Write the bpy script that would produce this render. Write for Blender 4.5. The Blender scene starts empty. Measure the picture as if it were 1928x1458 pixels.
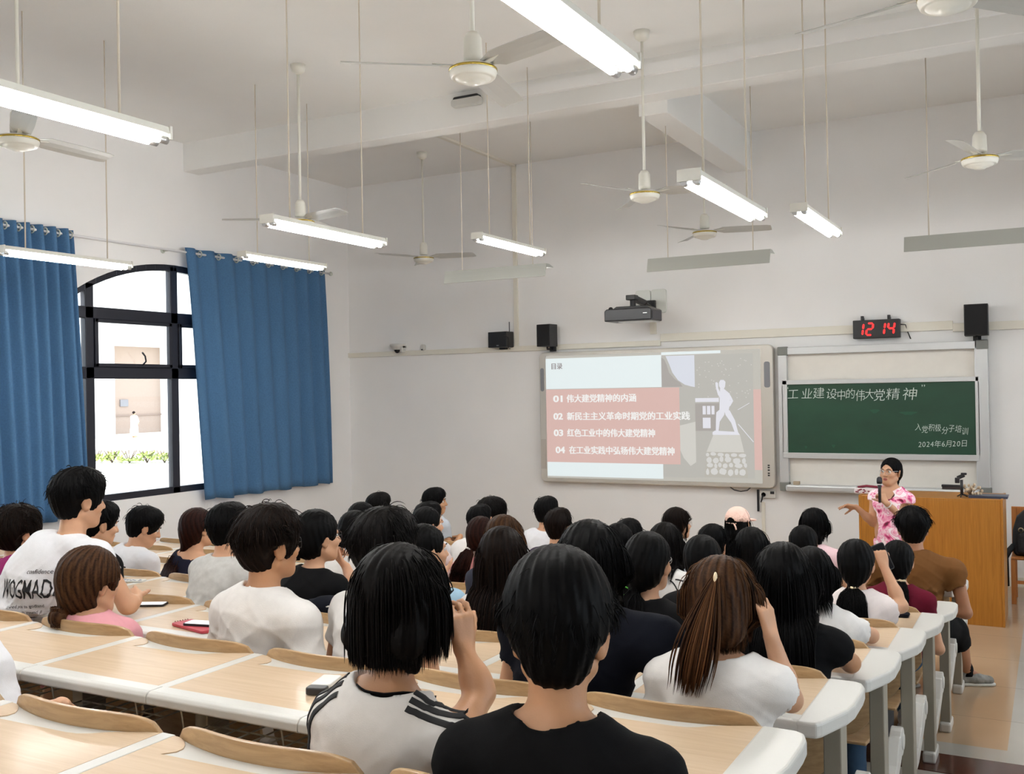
import bpy, math, random
import numpy as np
from mathutils import Vector, Matrix

PI = math.pi
SC = bpy.context.scene
COL = SC.collection

# ------------------------------------------------------------------ camera
FOC, YAW, PITCH, ROLL, CAMZ = 1892.477, 0.495833, 0.004768, -0.0174106, 2.17688
IW, IH = 1928, 1458
def _axes():
    cy, sy = math.cos(YAW), math.sin(YAW)
    f = np.array([-sy * math.cos(PITCH), cy * math.cos(PITCH), math.sin(PITCH)])
    r = np.array([cy, sy, 0.0]); u = np.cross(r, f)
    cr, sr = math.cos(ROLL), math.sin(ROLL)
    return r * cr + u * sr, -r * sr + u * cr, f
AX_R, AX_U, AX_F = _axes()
cam = bpy.data.cameras.new('camera')
cam.sensor_fit = 'HORIZONTAL'; cam.sensor_width = 36.0
cam.lens = FOC / IW * 36.0; cam.clip_start = 0.05; cam.clip_end = 300
camo = bpy.data.objects.new('camera', cam); COL.objects.link(camo)
M = Matrix(((AX_R[0], AX_U[0], -AX_F[0], 0), (AX_R[1], AX_U[1], -AX_F[1], 0), (AX_R[2], AX_U[2], -AX_F[2], CAMZ), (0, 0, 0, 1)))
camo.matrix_world = M
SC.camera = camo

# ------------------------------------------------------------------ world, sun, exposure
SC.view_settings.view_transform = 'Standard'
SC.view_settings.look = 'None'
SC.view_settings.gamma = 1.0
SC.view_settings.use_curve_mapping = False
SC.view_settings.exposure = 1.28
W = bpy.data.worlds.new('world'); SC.world = W; W.use_nodes = True
nt = W.node_tree; nt.nodes.clear()
wo = nt.nodes.new('ShaderNodeOutputWorld'); bg = nt.nodes.new('ShaderNodeBackground')
sky = nt.nodes.new('ShaderNodeTexSky'); sky.sky_type = 'HOSEK_WILKIE'
sky.sun_direction = (-0.35, -0.2, 0.9); sky.turbidity = 4.0; sky.ground_albedo = 0.4
mixw = nt.nodes.new('ShaderNodeMixRGB'); mixw.inputs[0].default_value = 0.65; mixw.inputs[2].default_value = (0.9, 0.95, 1.0, 1)
nt.links.new(sky.outputs[0], mixw.inputs[1]); nt.links.new(mixw.outputs[0], bg.inputs[0])
bg.inputs[1].default_value = 2.6
nt.links.new(bg.outputs[0], wo.inputs[0])
sun = bpy.data.lights.new('sun', 'SUN'); sun.energy = 4.0; sun.angle = 0.02; sun.color = (1, 0.95, 0.86)
suno = bpy.data.objects.new('sun', sun); COL.objects.link(suno)
suno.rotation_euler = Vector((0.30, 0.35, -1.0)).to_track_quat('-Z', 'Y').to_euler()
TUBE_POWER = 33.0
cy = SC.cycles
cy.max_bounces = 8; cy.diffuse_bounces = 5; cy.glossy_bounces = 3; cy.transmission_bounces = 4; cy.transparent_max_bounces = 6
cy.sample_clamp_indirect = 6.0; cy.caustics_reflective = False; cy.caustics_refractive = False
cy.use_denoising = True
try:
    cy.denoiser = 'OPENIMAGEDENOISE'
except Exception:
    pass

# ------------------------------------------------------------------ room constants (metres)
YW, XL, XR, YB, ZC = 12.0, -9.23, 2.3, -1.6, 5.25
def _ray(u, v):
    d = AX_F * FOC + AX_R * (u - IW / 2) + AX_U * (IH / 2 - v)
    return np.array([0, 0, CAMZ]), d
def at_y(u, v, y):
    o, d = _ray(u, v); return o + d * (y / d[1])
def at_x(u, v, x):
    o, d = _ray(u, v); return o + d * (x / d[0])
def at_z(u, v, z):
    o, d = _ray(u, v); return o + d * ((z - o[2]) / d[2])
# benches: row i has its far table edge at row_y(i); people of row i sit in front of (beyond) it
STEP = 0.102
def row_y(i): return 7.989 - 0.884 * (i - 1) - (0.075 if i >= 8 else 0.0)
def tread(i): return max(0, i - 2) * STEP
def desk_z(i): return 0.76 + tread(i)
# ------------------------------------------------------------------ materials
MATS = {}
def _nodes(name):
    m = bpy.data.materials.new(name); m.use_nodes = True
    nt = m.node_tree; nt.nodes.clear()
    out = nt.nodes.new('ShaderNodeOutputMaterial'); b = nt.nodes.new('ShaderNodeBsdfPrincipled')
    nt.links.new(b.outputs[0], out.inputs[0])
    return m, nt, b
def mat(name, c=None, rough=0.5, metal=0.0, var=0.0, vscale=8.0, bump=0.0, bscale=60.0, spec=None, stretch=(1, 1, 1), emit=None, estr=0.0, sheen=0.0, space='Object'):
    if name in MATS: return MATS[name]
    m, nt, b = _nodes(name)
    b.inputs['Base Color'].default_value = (*c, 1); b.inputs['Roughness'].default_value = rough; b.inputs['Metallic'].default_value = metal
    if spec is not None: b.inputs['Specular IOR Level'].default_value = spec
    if sheen: b.inputs['Sheen Weight'].default_value = sheen
    if emit: b.inputs['Emission Color'].default_value = (*emit, 1); b.inputs['Emission Strength'].default_value = estr
    if var or bump:
        tc = nt.nodes.new('ShaderNodeTexCoord'); mp = nt.nodes.new('ShaderNodeMapping'); mp.inputs['Scale'].default_value = stretch
        nt.links.new(tc.outputs[space], mp.inputs[0])
    if var:
        n = nt.nodes.new('ShaderNodeTexNoise'); n.inputs['Scale'].default_value = vscale; n.inputs['Detail'].default_value = 5
        nt.links.new(mp.outputs[0], n.inputs['Vector'])
        r = nt.nodes.new('ShaderNodeValToRGB')
        r.color_ramp.elements[0].position = 0.3; r.color_ramp.elements[1].position = 0.7
        r.color_ramp.elements[0].color = (*[max(0, x * (1 - var)) for x in c], 1); r.color_ramp.elements[1].color = (*[min(1, x * (1 + var)) for x in c], 1)
        nt.links.new(n.outputs[0], r.inputs[0]); nt.links.new(r.outputs[0], b.inputs['Base Color'])
    if bump:
        n2 = nt.nodes.new('ShaderNodeTexNoise'); n2.inputs['Scale'].default_value = bscale; n2.inputs['Detail'].default_value = 4
        nt.links.new(mp.outputs[0], n2.inputs['Vector'])
        bp = nt.nodes.new('ShaderNodeBump'); bp.inputs['Strength'].default_value = bump; bp.inputs['Distance'].default_value = 0.02
        nt.links.new(n2.outputs[0], bp.inputs['Height']); nt.links.new(bp.outputs[0], b.inputs['Normal'])
    MATS[name] = m
    return m
def wood(name, c1, c2, rough, axis='X', scale=3.0, coat=0.0):
    if name in MATS: return MATS[name]
    m, nt, b = _nodes(name)
    tc = nt.nodes.new('ShaderNodeTexCoord'); mp = nt.nodes.new('ShaderNodeMapping')
    mp.inputs['Scale'].default_value = {'X': (1.2, 26, 26), 'Y': (26, 1.2, 26), 'Z': (26, 26, 1.2)}[axis]
    nt.links.new(tc.outputs['Object'], mp.inputs[0])
    n = nt.nodes.new('ShaderNodeTexNoise'); n.inputs['Scale'].default_value = scale; n.inputs['Detail'].default_value = 7; n.inputs['Roughness'].default_value = 0.62; n.inputs['Distortion'].default_value = 0.6
    nt.links.new(mp.outputs[0], n.inputs['Vector'])
    r = nt.nodes.new('ShaderNodeValToRGB'); r.color_ramp.elements[0].position = 0.3; r.color_ramp.elements[1].position = 0.68
    r.color_ramp.elements[0].color = (*c1, 1); r.color_ramp.elements[1].color = (*c2, 1)
    nt.links.new(n.outputs[0], r.inputs[0]); nt.links.new(r.outputs[0], b.inputs['Base Color'])
    b.inputs['Roughness'].default_value = rough
    b.inputs['Coat Weight'].default_value = coat; b.inputs['Coat Roughness'].default_value = 0.12
    bp = nt.nodes.new('ShaderNodeBump'); bp.inputs['Strength'].default_value = 0.08; bp.inputs['Distance'].default_value = 0.004
    nt.links.new(n.outputs[0], bp.inputs['Height']); nt.links.new(bp.outputs[0], b.inputs['Normal'])
    MATS[name] = m
    return m
def emis(name, c, s):
    if name in MATS: return MATS[name]
    m = bpy.data.materials.new(name); m.use_nodes = True; nt = m.node_tree; nt.nodes.clear()
    o = nt.nodes.new('ShaderNodeOutputMaterial'); e = nt.nodes.new('ShaderNodeEmission')
    e.inputs[0].default_value = (*c, 1); e.inputs[1].default_value = s; nt.links.new(e.outputs[0], o.inputs[0])
    MATS[name] = m; return m
def srgb(r, g, b):
    f = lambda x: (x / 255 / 12.92) if x / 255 <= 0.04045 else ((x / 255 + 0.055) / 1.055) ** 2.4
    return (f(r), f(g), f(b))

# ------------------------------------------------------------------ mesh building
class MB:
    def __init__(s): s.v = []; s.f = []; s.mi = []; s.sm = []
    def add(s, vs, fs, mi=0, smooth=False):
        b = len(s.v); s.v += [tuple(map(float, v)) for v in vs]
        for f in fs: s.f.append([b + i for i in f]); s.mi.append(mi); s.sm.append(smooth)
        return s
    def box(s, lo, hi, mi=0):
        x0, y0, z0 = lo; x1, y1, z1 = hi
        v = [(x0, y0, z0), (x1, y0, z0), (x1, y1, z0), (x0, y1, z0), (x0, y0, z1), (x1, y0, z1), (x1, y1, z1), (x0, y1, z1)]
        return s.add(v, [(0, 3, 2, 1), (4, 5, 6, 7), (0, 1, 5, 4), (1, 2, 6, 5), (2, 3, 7, 6), (3, 0, 4, 7)], mi)
    def cbox(s, c, d, mi=0):
        return s.box([c[i] - d[i] / 2 for i in range(3)], [c[i] + d[i] / 2 for i in range(3)], mi)
    def bar(s, p, q, w, h, up=(0, 0, 1), mi=0):
        p = np.array(p, float); q = np.array(q, float); d = q - p; d /= np.linalg.norm(d)
        u = np.array(up, float); r = np.cross(d, u); r /= np.linalg.norm(r); u = np.cross(r, d)
        c = [(-1, -1), (1, -1), (1, 1), (-1, 1)]
        v = [p + r * a * w / 2 + u * b * h / 2 for a, b in c] + [q + r * a * w / 2 + u * b * h / 2 for a, b in c]
        return s.add(v, [(3, 2, 1, 0), (4, 5, 6, 7), (0, 1, 5, 4), (1, 2, 6, 5), (2, 3, 7, 6), (3, 0, 4, 7)], mi)
    def tube(s, pts, r, n=8, caps=True, mi=0):
        pts = [np.array(p, float) for p in pts]; k = len(pts); rr = r if hasattr(r, '__len__') else [r] * k
        vs = []; prev = None
        for i in range(k):
            d = pts[min(i + 1, k - 1)] - pts[max(i - 1, 0)]; d = d / (np.linalg.norm(d) + 1e-12)
            if prev is None:
                a = np.array([0, 0, 1.0]) if abs(d[2]) < 0.9 else np.array([1.0, 0, 0])
            else: a = prev
            x = a - d * (a @ d); x /= np.linalg.norm(x) + 1e-12; prev = x; y = np.cross(d, x)
            for j in range(n):
                t = 2 * PI * j / n; vs.append(pts[i] + (x * math.cos(t) + y * math.sin(t)) * rr[i])
        fs = [(i * n + j, i * n + (j + 1) % n, (i + 1) * n + (j + 1) % n, (i + 1) * n + j) for i in range(k - 1) for j in range(n)]
        s.add(vs, fs, mi, True)
        if caps:
            b = len(s.v) - len(vs)
            s.f.append([b + j for j in reversed(range(n))]); s.mi.append(mi); s.sm.append(False)
            s.f.append([b + (k - 1) * n + j for j in range(n)]); s.mi.append(mi); s.sm.append(False)
        return s
    def lathe(s, prof, c=(0, 0, 0), n=24, mi=0, axis='z'):
        vs = []; k = len(prof)
        for r, z in prof:
            for j in range(n):
                t = 2 * PI * j / n; p = (r * math.cos(t), r * math.sin(t), z)
                if axis == 'y': p = (p[0], p[2], -p[1])
                if axis == 'x': p = (p[2], p[0], p[1])
                vs.append((c[0] + p[0], c[1] + p[1], c[2] + p[2]))
        fs = [(i * n + j, i * n + (j + 1) % n, (i + 1) * n + (j + 1) % n, (i + 1) * n + j) for i in range(k - 1) for j in range(n)]
        return s.add(vs, fs, mi, True)
    def prism(s, poly, z0, z1, axes='xyz', mi=0, smooth=False):
        """polygon in the first two axes, extruded along the third"""
        def P(a, b, c):
            d = dict(zip(axes, (a, b, c))); return (d['x'], d['y'], d['z'])
        n = len(poly)
        vs = [P(a, b, z0) for a, b in poly] + [P(a, b, z1) for a, b in poly]
        s.add(vs, [tuple(reversed(range(n))), tuple(range(n, 2 * n))], mi)
        b = len(s.v) - 2 * n
        for i in range(n):
            j = (i + 1) % n; s.f.append([b + i, b + j, b + n + j, b + n + i]); s.mi.append(mi); s.sm.append(smooth)
        return s
    def sphere(s, c, r, n=12, mi=0):
        rr = r if hasattr(r, '__len__') else (r, r, r); vs = []; k = n // 2 + 1
        for i in range(k):
            a = PI * i / (k - 1)
            for j in range(n):
                t = 2 * PI * j / n
                vs.append((c[0] + rr[0] * math.sin(a) * math.cos(t), c[1] + rr[1] * math.sin(a) * math.sin(t), c[2] + rr[2] * math.cos(a)))
        fs = [(i * n + j, (i + 1) * n + j, (i + 1) * n + (j + 1) % n, i * n + (j + 1) % n) for i in range(k - 1) for j in range(n)]
        return s.add(vs, fs, mi, True)
    def mesh(s, name, mats):
        me = bpy.data.meshes.new(name); me.from_pydata(s.v, [], s.f)
        for m in (mats if isinstance(mats, (list, tuple)) else [mats]): me.materials.append(m)
        me.polygons.foreach_set('material_index', s.mi); me.polygons.foreach_set('use_smooth', s.sm)
        me.validate(); me.update(); return me
def link(name, data, parent=None, loc=None):
    o = bpy.data.objects.new(name, data); COL.objects.link(o)
    if parent is not None: o.parent = parent
    if loc is not None: o.location = loc
    return o
def obj(name, mb, mats, parent=None, loc=None, bevel=0.0, seg=2):
    o = link(name, mb.mesh(name, mats), parent, loc)
    if bevel:
        m = o.modifiers.new('edge', 'BEVEL'); m.width = bevel; m.segments = seg; m.limit_method = 'ANGLE'; m.angle_limit = 0.6
    return o
def tag(o, label, cat, group=None):
    o['label'] = label; o['category'] = cat
    if group: o['group'] = group
    return o
def thing(name, label, cat, loc=(0, 0, 0), rz=0.0, group=None):
    o = bpy.data.objects.new(name, None); COL.objects.link(o); o.empty_display_size = 0.1
    o.location = loc; o.rotation_euler = (0, 0, rz)
    return tag(o, label, cat, group)
def struct(name, mb, mats, bevel=0.0):
    o = obj(name, mb, mats, bevel=bevel); o['kind'] = 'structure'; return o
def copy_tree(o, parent=None):
    c = o.copy(); COL.objects.link(c)
    if parent is not None: c.parent = parent
    for ch in list(o.children): copy_tree(ch, c)
    return c
def text_mesh(txt, size, extrude=0.0, offset=0.0, shear=0.0, align='LEFT', res=4):
    cu = bpy.data.curves.new('lettering', 'FONT'); cu.body = txt; cu.size = size; cu.extrude = extrude; cu.offset = offset; cu.shear = shear
    cu.align_x = align; cu.resolution_u = res
    o = bpy.data.objects.new('lettering', cu); COL.objects.link(o)
    dg = bpy.context.evaluated_depsgraph_get(); dg.update()
    me = bpy.data.meshes.new_from_object(o.evaluated_get(dg))
    bpy.data.objects.remove(o); bpy.data.curves.remove(cu)
    me.materials.clear()
    return me
def join_meshes(parts, name, m):
    """parts: list of (mesh, Matrix) -> one mesh"""
    mb = MB()
    for me, mx in parts:
        mb.add([mx @ v.co for v in me.vertices], [list(p.vertices) for p in me.polygons])
        bpy.data.meshes.remove(me)
    return mb.mesh(name, m)
def arc(cx, cy, r, a0, a1, n):
    return [(cx + r * math.cos(a0 + (a1 - a0) * i / n), cy + r * math.sin(a0 + (a1 - a0) * i / n)) for i in range(n + 1)]
def rrect(x0, y0, x1, y1, r, n=5):
    return arc(x1 - r, y1 - r, r, 0, PI / 2, n) + arc(x0 + r, y1 - r, r, PI / 2, PI, n) + arc(x0 + r, y0 + r, r, PI, 1.5 * PI, n) + arc(x1 - r, y0 + r, r, 1.5 * PI, 2 * PI, n)

WHITE_PL = mat('white_plastic', srgb(202, 201, 196), 0.38, bump=0.05, bscale=300)
BLACK_PL = mat('black_plastic', (0.012, 0.012, 0.014), 0.45)
GREY_METAL = mat('grey_metal', srgb(172, 170, 160), 0.45, metal=0.2)
STEEL = mat('steel', (0.55, 0.55, 0.55), 0.3, metal=0.9)
ALU = mat('aluminium', srgb(205, 207, 208), 0.35, metal=0.35)
# ------------------------------------------------------------------ room shell
M_WALL = mat('wall_paint', (0.85, 0.845, 0.84), 0.75, var=0.02, vscale=1.3, bump=0.06, bscale=90)
M_CEIL = mat('ceiling_paint', (0.85, 0.845, 0.825), 0.8, var=0.02, vscale=1.0, bump=0.05, bscale=70)

def floor_material():
    m, nt, b = _nodes('polished_tile')
    geo = nt.nodes.new('ShaderNodeNewGeometry'); sep = nt.nodes.new('ShaderNodeSeparateXYZ'); nt.links.new(geo.outputs['Position'], sep.inputs[0])
    br = nt.nodes.new('ShaderNodeTexBrick'); br.offset = 0.0; br.inputs['Scale'].default_value = 1.0
    br.inputs['Brick Width'].default_value = 0.8; br.inputs['Row Height'].default_value = 0.8; br.inputs['Mortar Size'].default_value = 0.003
    br.inputs['Color1'].default_value = (*srgb(186, 160, 132), 1); br.inputs['Color2'].default_value = (*srgb(182, 156, 128), 1); br.inputs['Mortar'].default_value = (*srgb(150, 132, 112), 1)
    nt.links.new(geo.outputs['Position'], br.inputs['Vector'])
    br2 = nt.nodes.new('ShaderNodeTexBrick'); br2.offset = 0.0; br2.inputs['Scale'].default_value = 1.0
    br2.inputs['Brick Width'].default_value = 0.8; br2.inputs['Row Height'].default_value = 0.8; br2.inputs['Mortar Size'].default_value = 0.003
    br2.inputs['Color1'].default_value = (*srgb(180, 176, 168), 1); br2.inputs['Color2'].default_value = (*srgb(174, 170, 162), 1); br2.inputs['Mortar'].default_value = (*srgb(140, 136, 128), 1)
    nt.links.new(geo.outputs['Position'], br2.inputs['Vector'])
    gx = nt.nodes.new('ShaderNodeMath'); gx.operation = 'GREATER_THAN'; gx.inputs[1].default_value = -0.29; nt.links.new(sep.outputs[0], gx.inputs[0])
    gy = nt.nodes.new('ShaderNodeMath'); gy.operation = 'LESS_THAN'; gy.inputs[1].default_value = 6.62; nt.links.new(sep.outputs[1], gy.inputs[0])
    mx = nt.nodes.new('ShaderNodeMath'); mx.operation = 'MAXIMUM'; nt.links.new(gx.outputs[0], mx.inputs[0]); nt.links.new(gy.outputs[0], mx.inputs[1])
    mix = nt.nodes.new('ShaderNodeMixRGB'); nt.links.new(mx.outputs[0], mix.inputs[0]); nt.links.new(br.outputs[0], mix.inputs[1]); nt.links.new(br2.outputs[0], mix.inputs[2])
    no = nt.nodes.new('ShaderNodeTexNoise'); no.inputs['Scale'].default_value = 3; nt.links.new(geo.outputs['Position'], no.inputs['Vector'])
    mul = nt.nodes.new('ShaderNodeMixRGB'); mul.blend_type = 'MULTIPLY'; mul.inputs[0].default_value = 0.12; nt.links.new(mix.outputs[0], mul.inputs[1]); nt.links.new(no.outputs[0], mul.inputs[2])
    nt.links.new(mul.outputs[0], b.inputs['Base Color']); b.inputs['Roughness'].default_value = 0.13; b.inputs['Specular IOR Level'].default_value = 0.6
    return m
M_FLOOR = floor_material()
M_NOSE = mat('dark_brown_tile', srgb(70, 38, 30), 0.14, var=0.15, vscale=20)

mb = MB(); mb.box((XL - 0.3, row_y(3) - 0.13, -0.2), (XR, YW + 0.2, 0.0))
struct('floor', mb, M_FLOOR)
for i in range(3, 11):                       # the stepped rows towards the back
    y1 = row_y(i) - 0.13; y0 = row_y(i + 1) - 0.13 if i < 10 else YB - 0.2; z = tread(i)
    mb = MB(); mb.box((XL - 0.3, y0, z - 0.3), (XR, y1, z)); mb.box((XL, y1 - 0.29, z), (XR, y1 + 0.004, z + 0.004), 1)
    struct('floor_step', mb, [M_FLOOR, M_NOSE])
mb = MB(); mb.box((XL - 0.3, YB - 0.3, ZC), (XR + 0.2, YW + 0.25, ZC + 0.2)); struct('ceiling', mb, M_CEIL)
# beams under the ceiling
mb = MB(); mb.box((XL - 0.1, 8.81, 4.91), (XR + 0.1, 9.06, ZC + 0.05)); struct('ceiling_beam', mb, M_CEIL, 0.008)
mb = MB(); mb.box((-3.47, 9.06, 4.79), (-3.18, YW + 0.1, ZC + 0.05)); struct('ceiling_beam', mb, M_CEIL, 0.008)
mb = MB(); mb.box((XL - 0.1, 1.6, 4.91), (XR + 0.1, 1.85, ZC + 0.05)); struct('ceiling_beam', mb, M_CEIL, 0.008)
mb = MB(); mb.box((-4.75, 8.52, 5.0), (XR, 8.56, 5.1)); struct('trim_1', mb, M_WALL)
for n, lo, hi in (('wall_front', (XL - 0.3, YW, -0.2), (XR + 0.3, YW + 0.25, ZC + 0.1)),
                  ('wall_back', (XL - 0.3, YB - 0.25, -0.2), (XR + 0.3, YB, ZC + 0.1))):
    mb = MB(); mb.box(lo, hi); struct(n, mb, M_WALL)

# the wall across the aisle, with two plain windows, out of view and added for daylight
RW = [(1.6, 4.94), (6.98, 10.32)]
mb = MB(); ys = [YB - 0.2, RW[0][0], RW[0][1], RW[1][0], RW[1][1], YW + 0.2]
for a, b in ((ys[0], ys[1]), (ys[2], ys[3]), (ys[4], ys[5])): mb.box((XR, a, -0.2), (XR + 0.25, b, ZC + 0.1))
for w in RW: mb.box((XR, w[0], -0.2), (XR + 0.25, w[1], 1.04)); mb.box((XR, w[0], 3.4), (XR + 0.25, w[1], ZC + 0.1))
struct('wall_right', mb, M_WALL)
# the window wall: arched openings, built as strips around each opening
WINS = [(6.98, 10.32), (1.6, 4.94)]
SILL, SPRING, APEX = 1.04, 3.16, 3.76
def arch_z(y, w):
    c = (w[0] + w[1]) / 2; hw = (w[1] - w[0]) / 2; s = APEX - SPRING
    R = (hw * hw + s * s) / (2 * s); return APEX - R + math.sqrt(max(0, R * R - (y - c) ** 2))
mb = MB(); ys = [YB - 0.2, WINS[1][0], WINS[1][1], WINS[0][0], WINS[0][1], YW + 0.2]
T0, T1 = XL - 0.26, XL
for a, b in ((ys[0], ys[1]), (ys[2], ys[3]), (ys[4], ys[5])): mb.box((T0, a, -0.2), (T1, b, ZC + 0.1))
for w in WINS:
    mb.box((T0, w[0], -0.2), (T1, w[1], SILL))
    n = 24; lo = [(w[0] + (w[1] - w[0]) * i / n) for i in range(n + 1)]
    mb.prism([(y, arch_z(y, w)) for y in lo] + [(w[1], ZC + 0.1), (w[0], ZC + 0.1)], T0, T1, axes='yzx')
struct('wall_left', mb, M_WALL)

M_WFRAME = mat('dark_window_metal', srgb(38, 40, 50), 0.4, metal=0.3)
def glass_mat():
    m = bpy.data.materials.new('window_glass'); m.use_nodes = True; nt = m.node_tree; nt.nodes.clear()
    o = nt.nodes.new('ShaderNodeOutputMaterial'); t = nt.nodes.new('ShaderNodeBsdfTransparent'); g = nt.nodes.new('ShaderNodeBsdfGlossy')
    t.inputs[0].default_value = (0.95, 0.97, 0.97, 1); g.inputs['Roughness'].default_value = 0.02
    f = nt.nodes.new('ShaderNodeFresnel'); f.inputs[0].default_value = 1.35
    mx = nt.nodes.new('ShaderNodeMixShader'); nt.links.new(f.outputs[0], mx.inputs[0]); nt.links.new(t.outputs[0], mx.inputs[1]); nt.links.new(g.outputs[0], mx.inputs[2])
    nt.links.new(mx.outputs[0], o.inputs[0]); return m
M_GLASS = glass_mat()
for wi, w in enumerate(WINS):
    root = bpy.data.objects.new('window_%d' % (wi + 1), None); COL.objects.link(root); root['kind'] = 'structure'
    xf0, xf1 = XL - 0.10, XL - 0.02
    c = (w[0] + w[1]) / 2; st = [w[0], c - 1.2, c, c + 1.2, w[1]]
    mb = MB(); n = 24
    outer = [(y, arch_z(y, w) + 0.01) for y in [w[0] + (w[1] - w[0]) * i / n for i in range(n + 1)]]
    inner = [(y, arch_z(y, w) - 0.075) for y in [w[0] + (w[1] - w[0]) * i / n for i in range(n + 1)]]
    for i in range(n): mb.prism([outer[i], outer[i + 1], inner[i + 1], inner[i]], xf0, xf1, axes='yzx')
    for k, y in enumerate(st):
        wd = 0.05 if k in (0, 4) else 0.055
        yy = y + (0.03 if k == 0 else -0.03 if k == 4 else 0); mb.box((xf0, yy - wd, SILL), (xf1, yy + wd, arch_z(yy, w) - 0.02))
    mb.box((xf0, w[0], SILL), (xf1, w[1], SILL + 0.075))
    mb.box((xf0, w[0], 2.40), (xf1, w[1], 2.53)); mb.box((xf0, w[0], 3.06), (xf1, w[1], 3.19))
    obj('window_frame', mb, M_WFRAME, root, bevel=0.006)
    for k in range(4):
        a, b = st[k] + 0.05, st[k + 1] - 0.05
        for z0, z1 in ((SILL + 0.07, 2.41), (2.52, 3.07)):
            mb = MB(); mb.box((XL - 0.066, a, z0), (XL - 0.06, b, z1)); obj('pane', mb, M_GLASS, root)
        mb = MB(); m_ = 8; top = [(a + (b - a) * i / m_, arch_z(a + (b - a) * i / m_, w) - 0.07) for i in range(m_ + 1)]
        mb.prism([(a, 3.18)] + top + [(b, 3.18)] if top[0][1] > 3.2 else [(a + 0.1, 3.18)] + [t for t in top if t[1] > 3.19] + [(b - 0.1, 3.18)], XL - 0.066, XL - 0.06, axes='yzx')
        obj('pane', mb, M_GLASS, root)
    for y0, y1 in ((st[1], st[2]), (st[2], st[3])):       # opening sashes above the transom
        mb = MB(); a, b, z0, z1 = y0 + 0.055, y1 - 0.055, 2.53, 3.06
        for lo, hi in (((a, z0), (b, z0 + 0.04)), ((a, z1 - 0.04), (b, z1)), ((a, z0), (a + 0.045, z1)), ((b - 0.045, z0), (b, z1))):
            mb.box((XL - 0.045, lo[0], lo[1]), (XL - 0.0, hi[0], hi[1]))
        s_ = obj('sash', mb, M_WFRAME, root, bevel=0.004)
        mb = MB(); ym = (a + b) / 2 + 0.1
        mb.tube([(XL + 0.0, ym, 2.56), (XL + 0.03, ym + 0.02, 2.60), (XL + 0.05, ym - 0.01, 2.66), (XL + 0.05, ym - 0.05, 2.70)], 0.010)
        obj('sash_handle', mb, M_WFRAME, s_)

for wi, w in enumerate(RW):  # frames of the unseen aisle-side windows, added to let in more daylight
    root = bpy.data.objects.new('window_%d' % (wi + 3), None); COL.objects.link(root); root['kind'] = 'structure'
    mb = MB()
    for k in range(5): y = w[0] + (w[1] - w[0] - 0.1) * k / 4; mb.box((XR + 0.05, y, 1.04), (XR + 0.11, y + 0.1, 3.4))
    for z in (1.04, 2.4, 3.3): mb.box((XR + 0.05, w[0], z), (XR + 0.11, w[1], z + 0.1))
    obj('window_frame', mb, M_WFRAME, root)
    mb = MB(); mb.box((XR + 0.078, w[0], 1.04), (XR + 0.082, w[1], 3.4)); obj('pane', mb, M_GLASS, root)
# trunking on the front wall and the ceiling
M_TRUNK = mat('trunking_plastic', srgb(226, 222, 210), 0.5)
tz0 = at_y(658, 668, YW)[2]
mb = MB(); mb.box((XL + 0.0, YW - 0.035, tz0 - 0.05), (-4.35, YW, tz0 + 0.02)); mb.box((-0.98, YW - 0.035, tz0 - 0.02), (XR, YW, tz0 + 0.07)); mb.box((-4.35, YW - 0.03, tz0 + 0.0), (-0.98, YW, tz0 + 0.10)); struct('trim_2', mb, M_TRUNK, 0.004)
tx = at_y(970, 420, YW)[0]
mb = MB(); mb.box((tx - 0.03, YW - 0.03, tz0), (tx + 0.03, YW, ZC)); mb.box((tx - 0.03, 9.06, ZC - 0.03), (tx + 0.03, YW, ZC)); struct('trim_3', mb, M_TRUNK, 0.003)
tx = at_y(1231, 630, YW)[0]
mb = MB(); mb.box((tx - 0.04, YW - 0.03, tz0 + 0.1), (tx + 0.04, YW, at_y(1231, 590, YW)[2])); struct('trim_4', mb, M_TRUNK, 0.003)
tx = at_y(1438, 960, YW)[0]
mb = MB(); mb.box((tx - 0.02, YW - 0.025, 0.1), (tx + 0.02, YW, at_y(1438, 945, YW)[2])); struct('trim_5', mb, M_TRUNK, 0.003)
mb = MB(); mb.box((XL, YW - 0.015, 0), (XR, YW, 0.10)); struct('baseboard_front', mb, M_TRUNK)
mb = MB(); mb.box((XL, YB, 0), (XL + 0.015, YW, 0.10)); struct('baseboard_left', mb, M_TRUNK)

# outside the window: pale paving, grass, a pink building with a porch
M_GR = mat('outside_paving', (0.75, 0.73, 0.68), 0.9)
mb = MB(); mb.box((-60, -30, -0.6), (XL - 0.3, 60, -0.4)); struct('exterior_ground', mb, M_GR)
M_BLD = mat('outside_pink_plaster', srgb(156, 138, 126), 0.9, var=0.04)
M_BW = mat('outside_white_plaster', (0.80, 0.79, 0.77), 0.9)
r = bpy.data.objects.new('exterior_building', None); COL.objects.link(r); r['kind'] = 'structure'
mb = MB(); mb.box((-62, 30, -0.6), (-60, 80, 6.0)); obj('building_wall', mb, M_BLD, r)
mb = MB(); mb.box((-61.5, 30, 6.0), (-58.5, 80, 14)); obj('upper_storey', mb, M_BW, r)
for y0, y1 in ((30, 49.9), (54.6, 80)):
    mb = MB(); mb.box((-60, y0, -0.6), (-59.4, y1, 6.0)); obj('white_pier', mb, M_BW, r)
mb = MB(); mb.box((-60.05, 49.9, 0.9), (-59.9, 54.6, 0.98)); obj('wall_ledge', mb, mat('ledge_grey', srgb(140, 122, 112), 0.9), r)
mb = MB(); mb.box((-60.0, 50.8, 1.6), (-59.9, 51.5, 2.1)); obj('notice_plate', mb, mat('outside_sign', srgb(125, 125, 130), 0.6), r)
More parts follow.
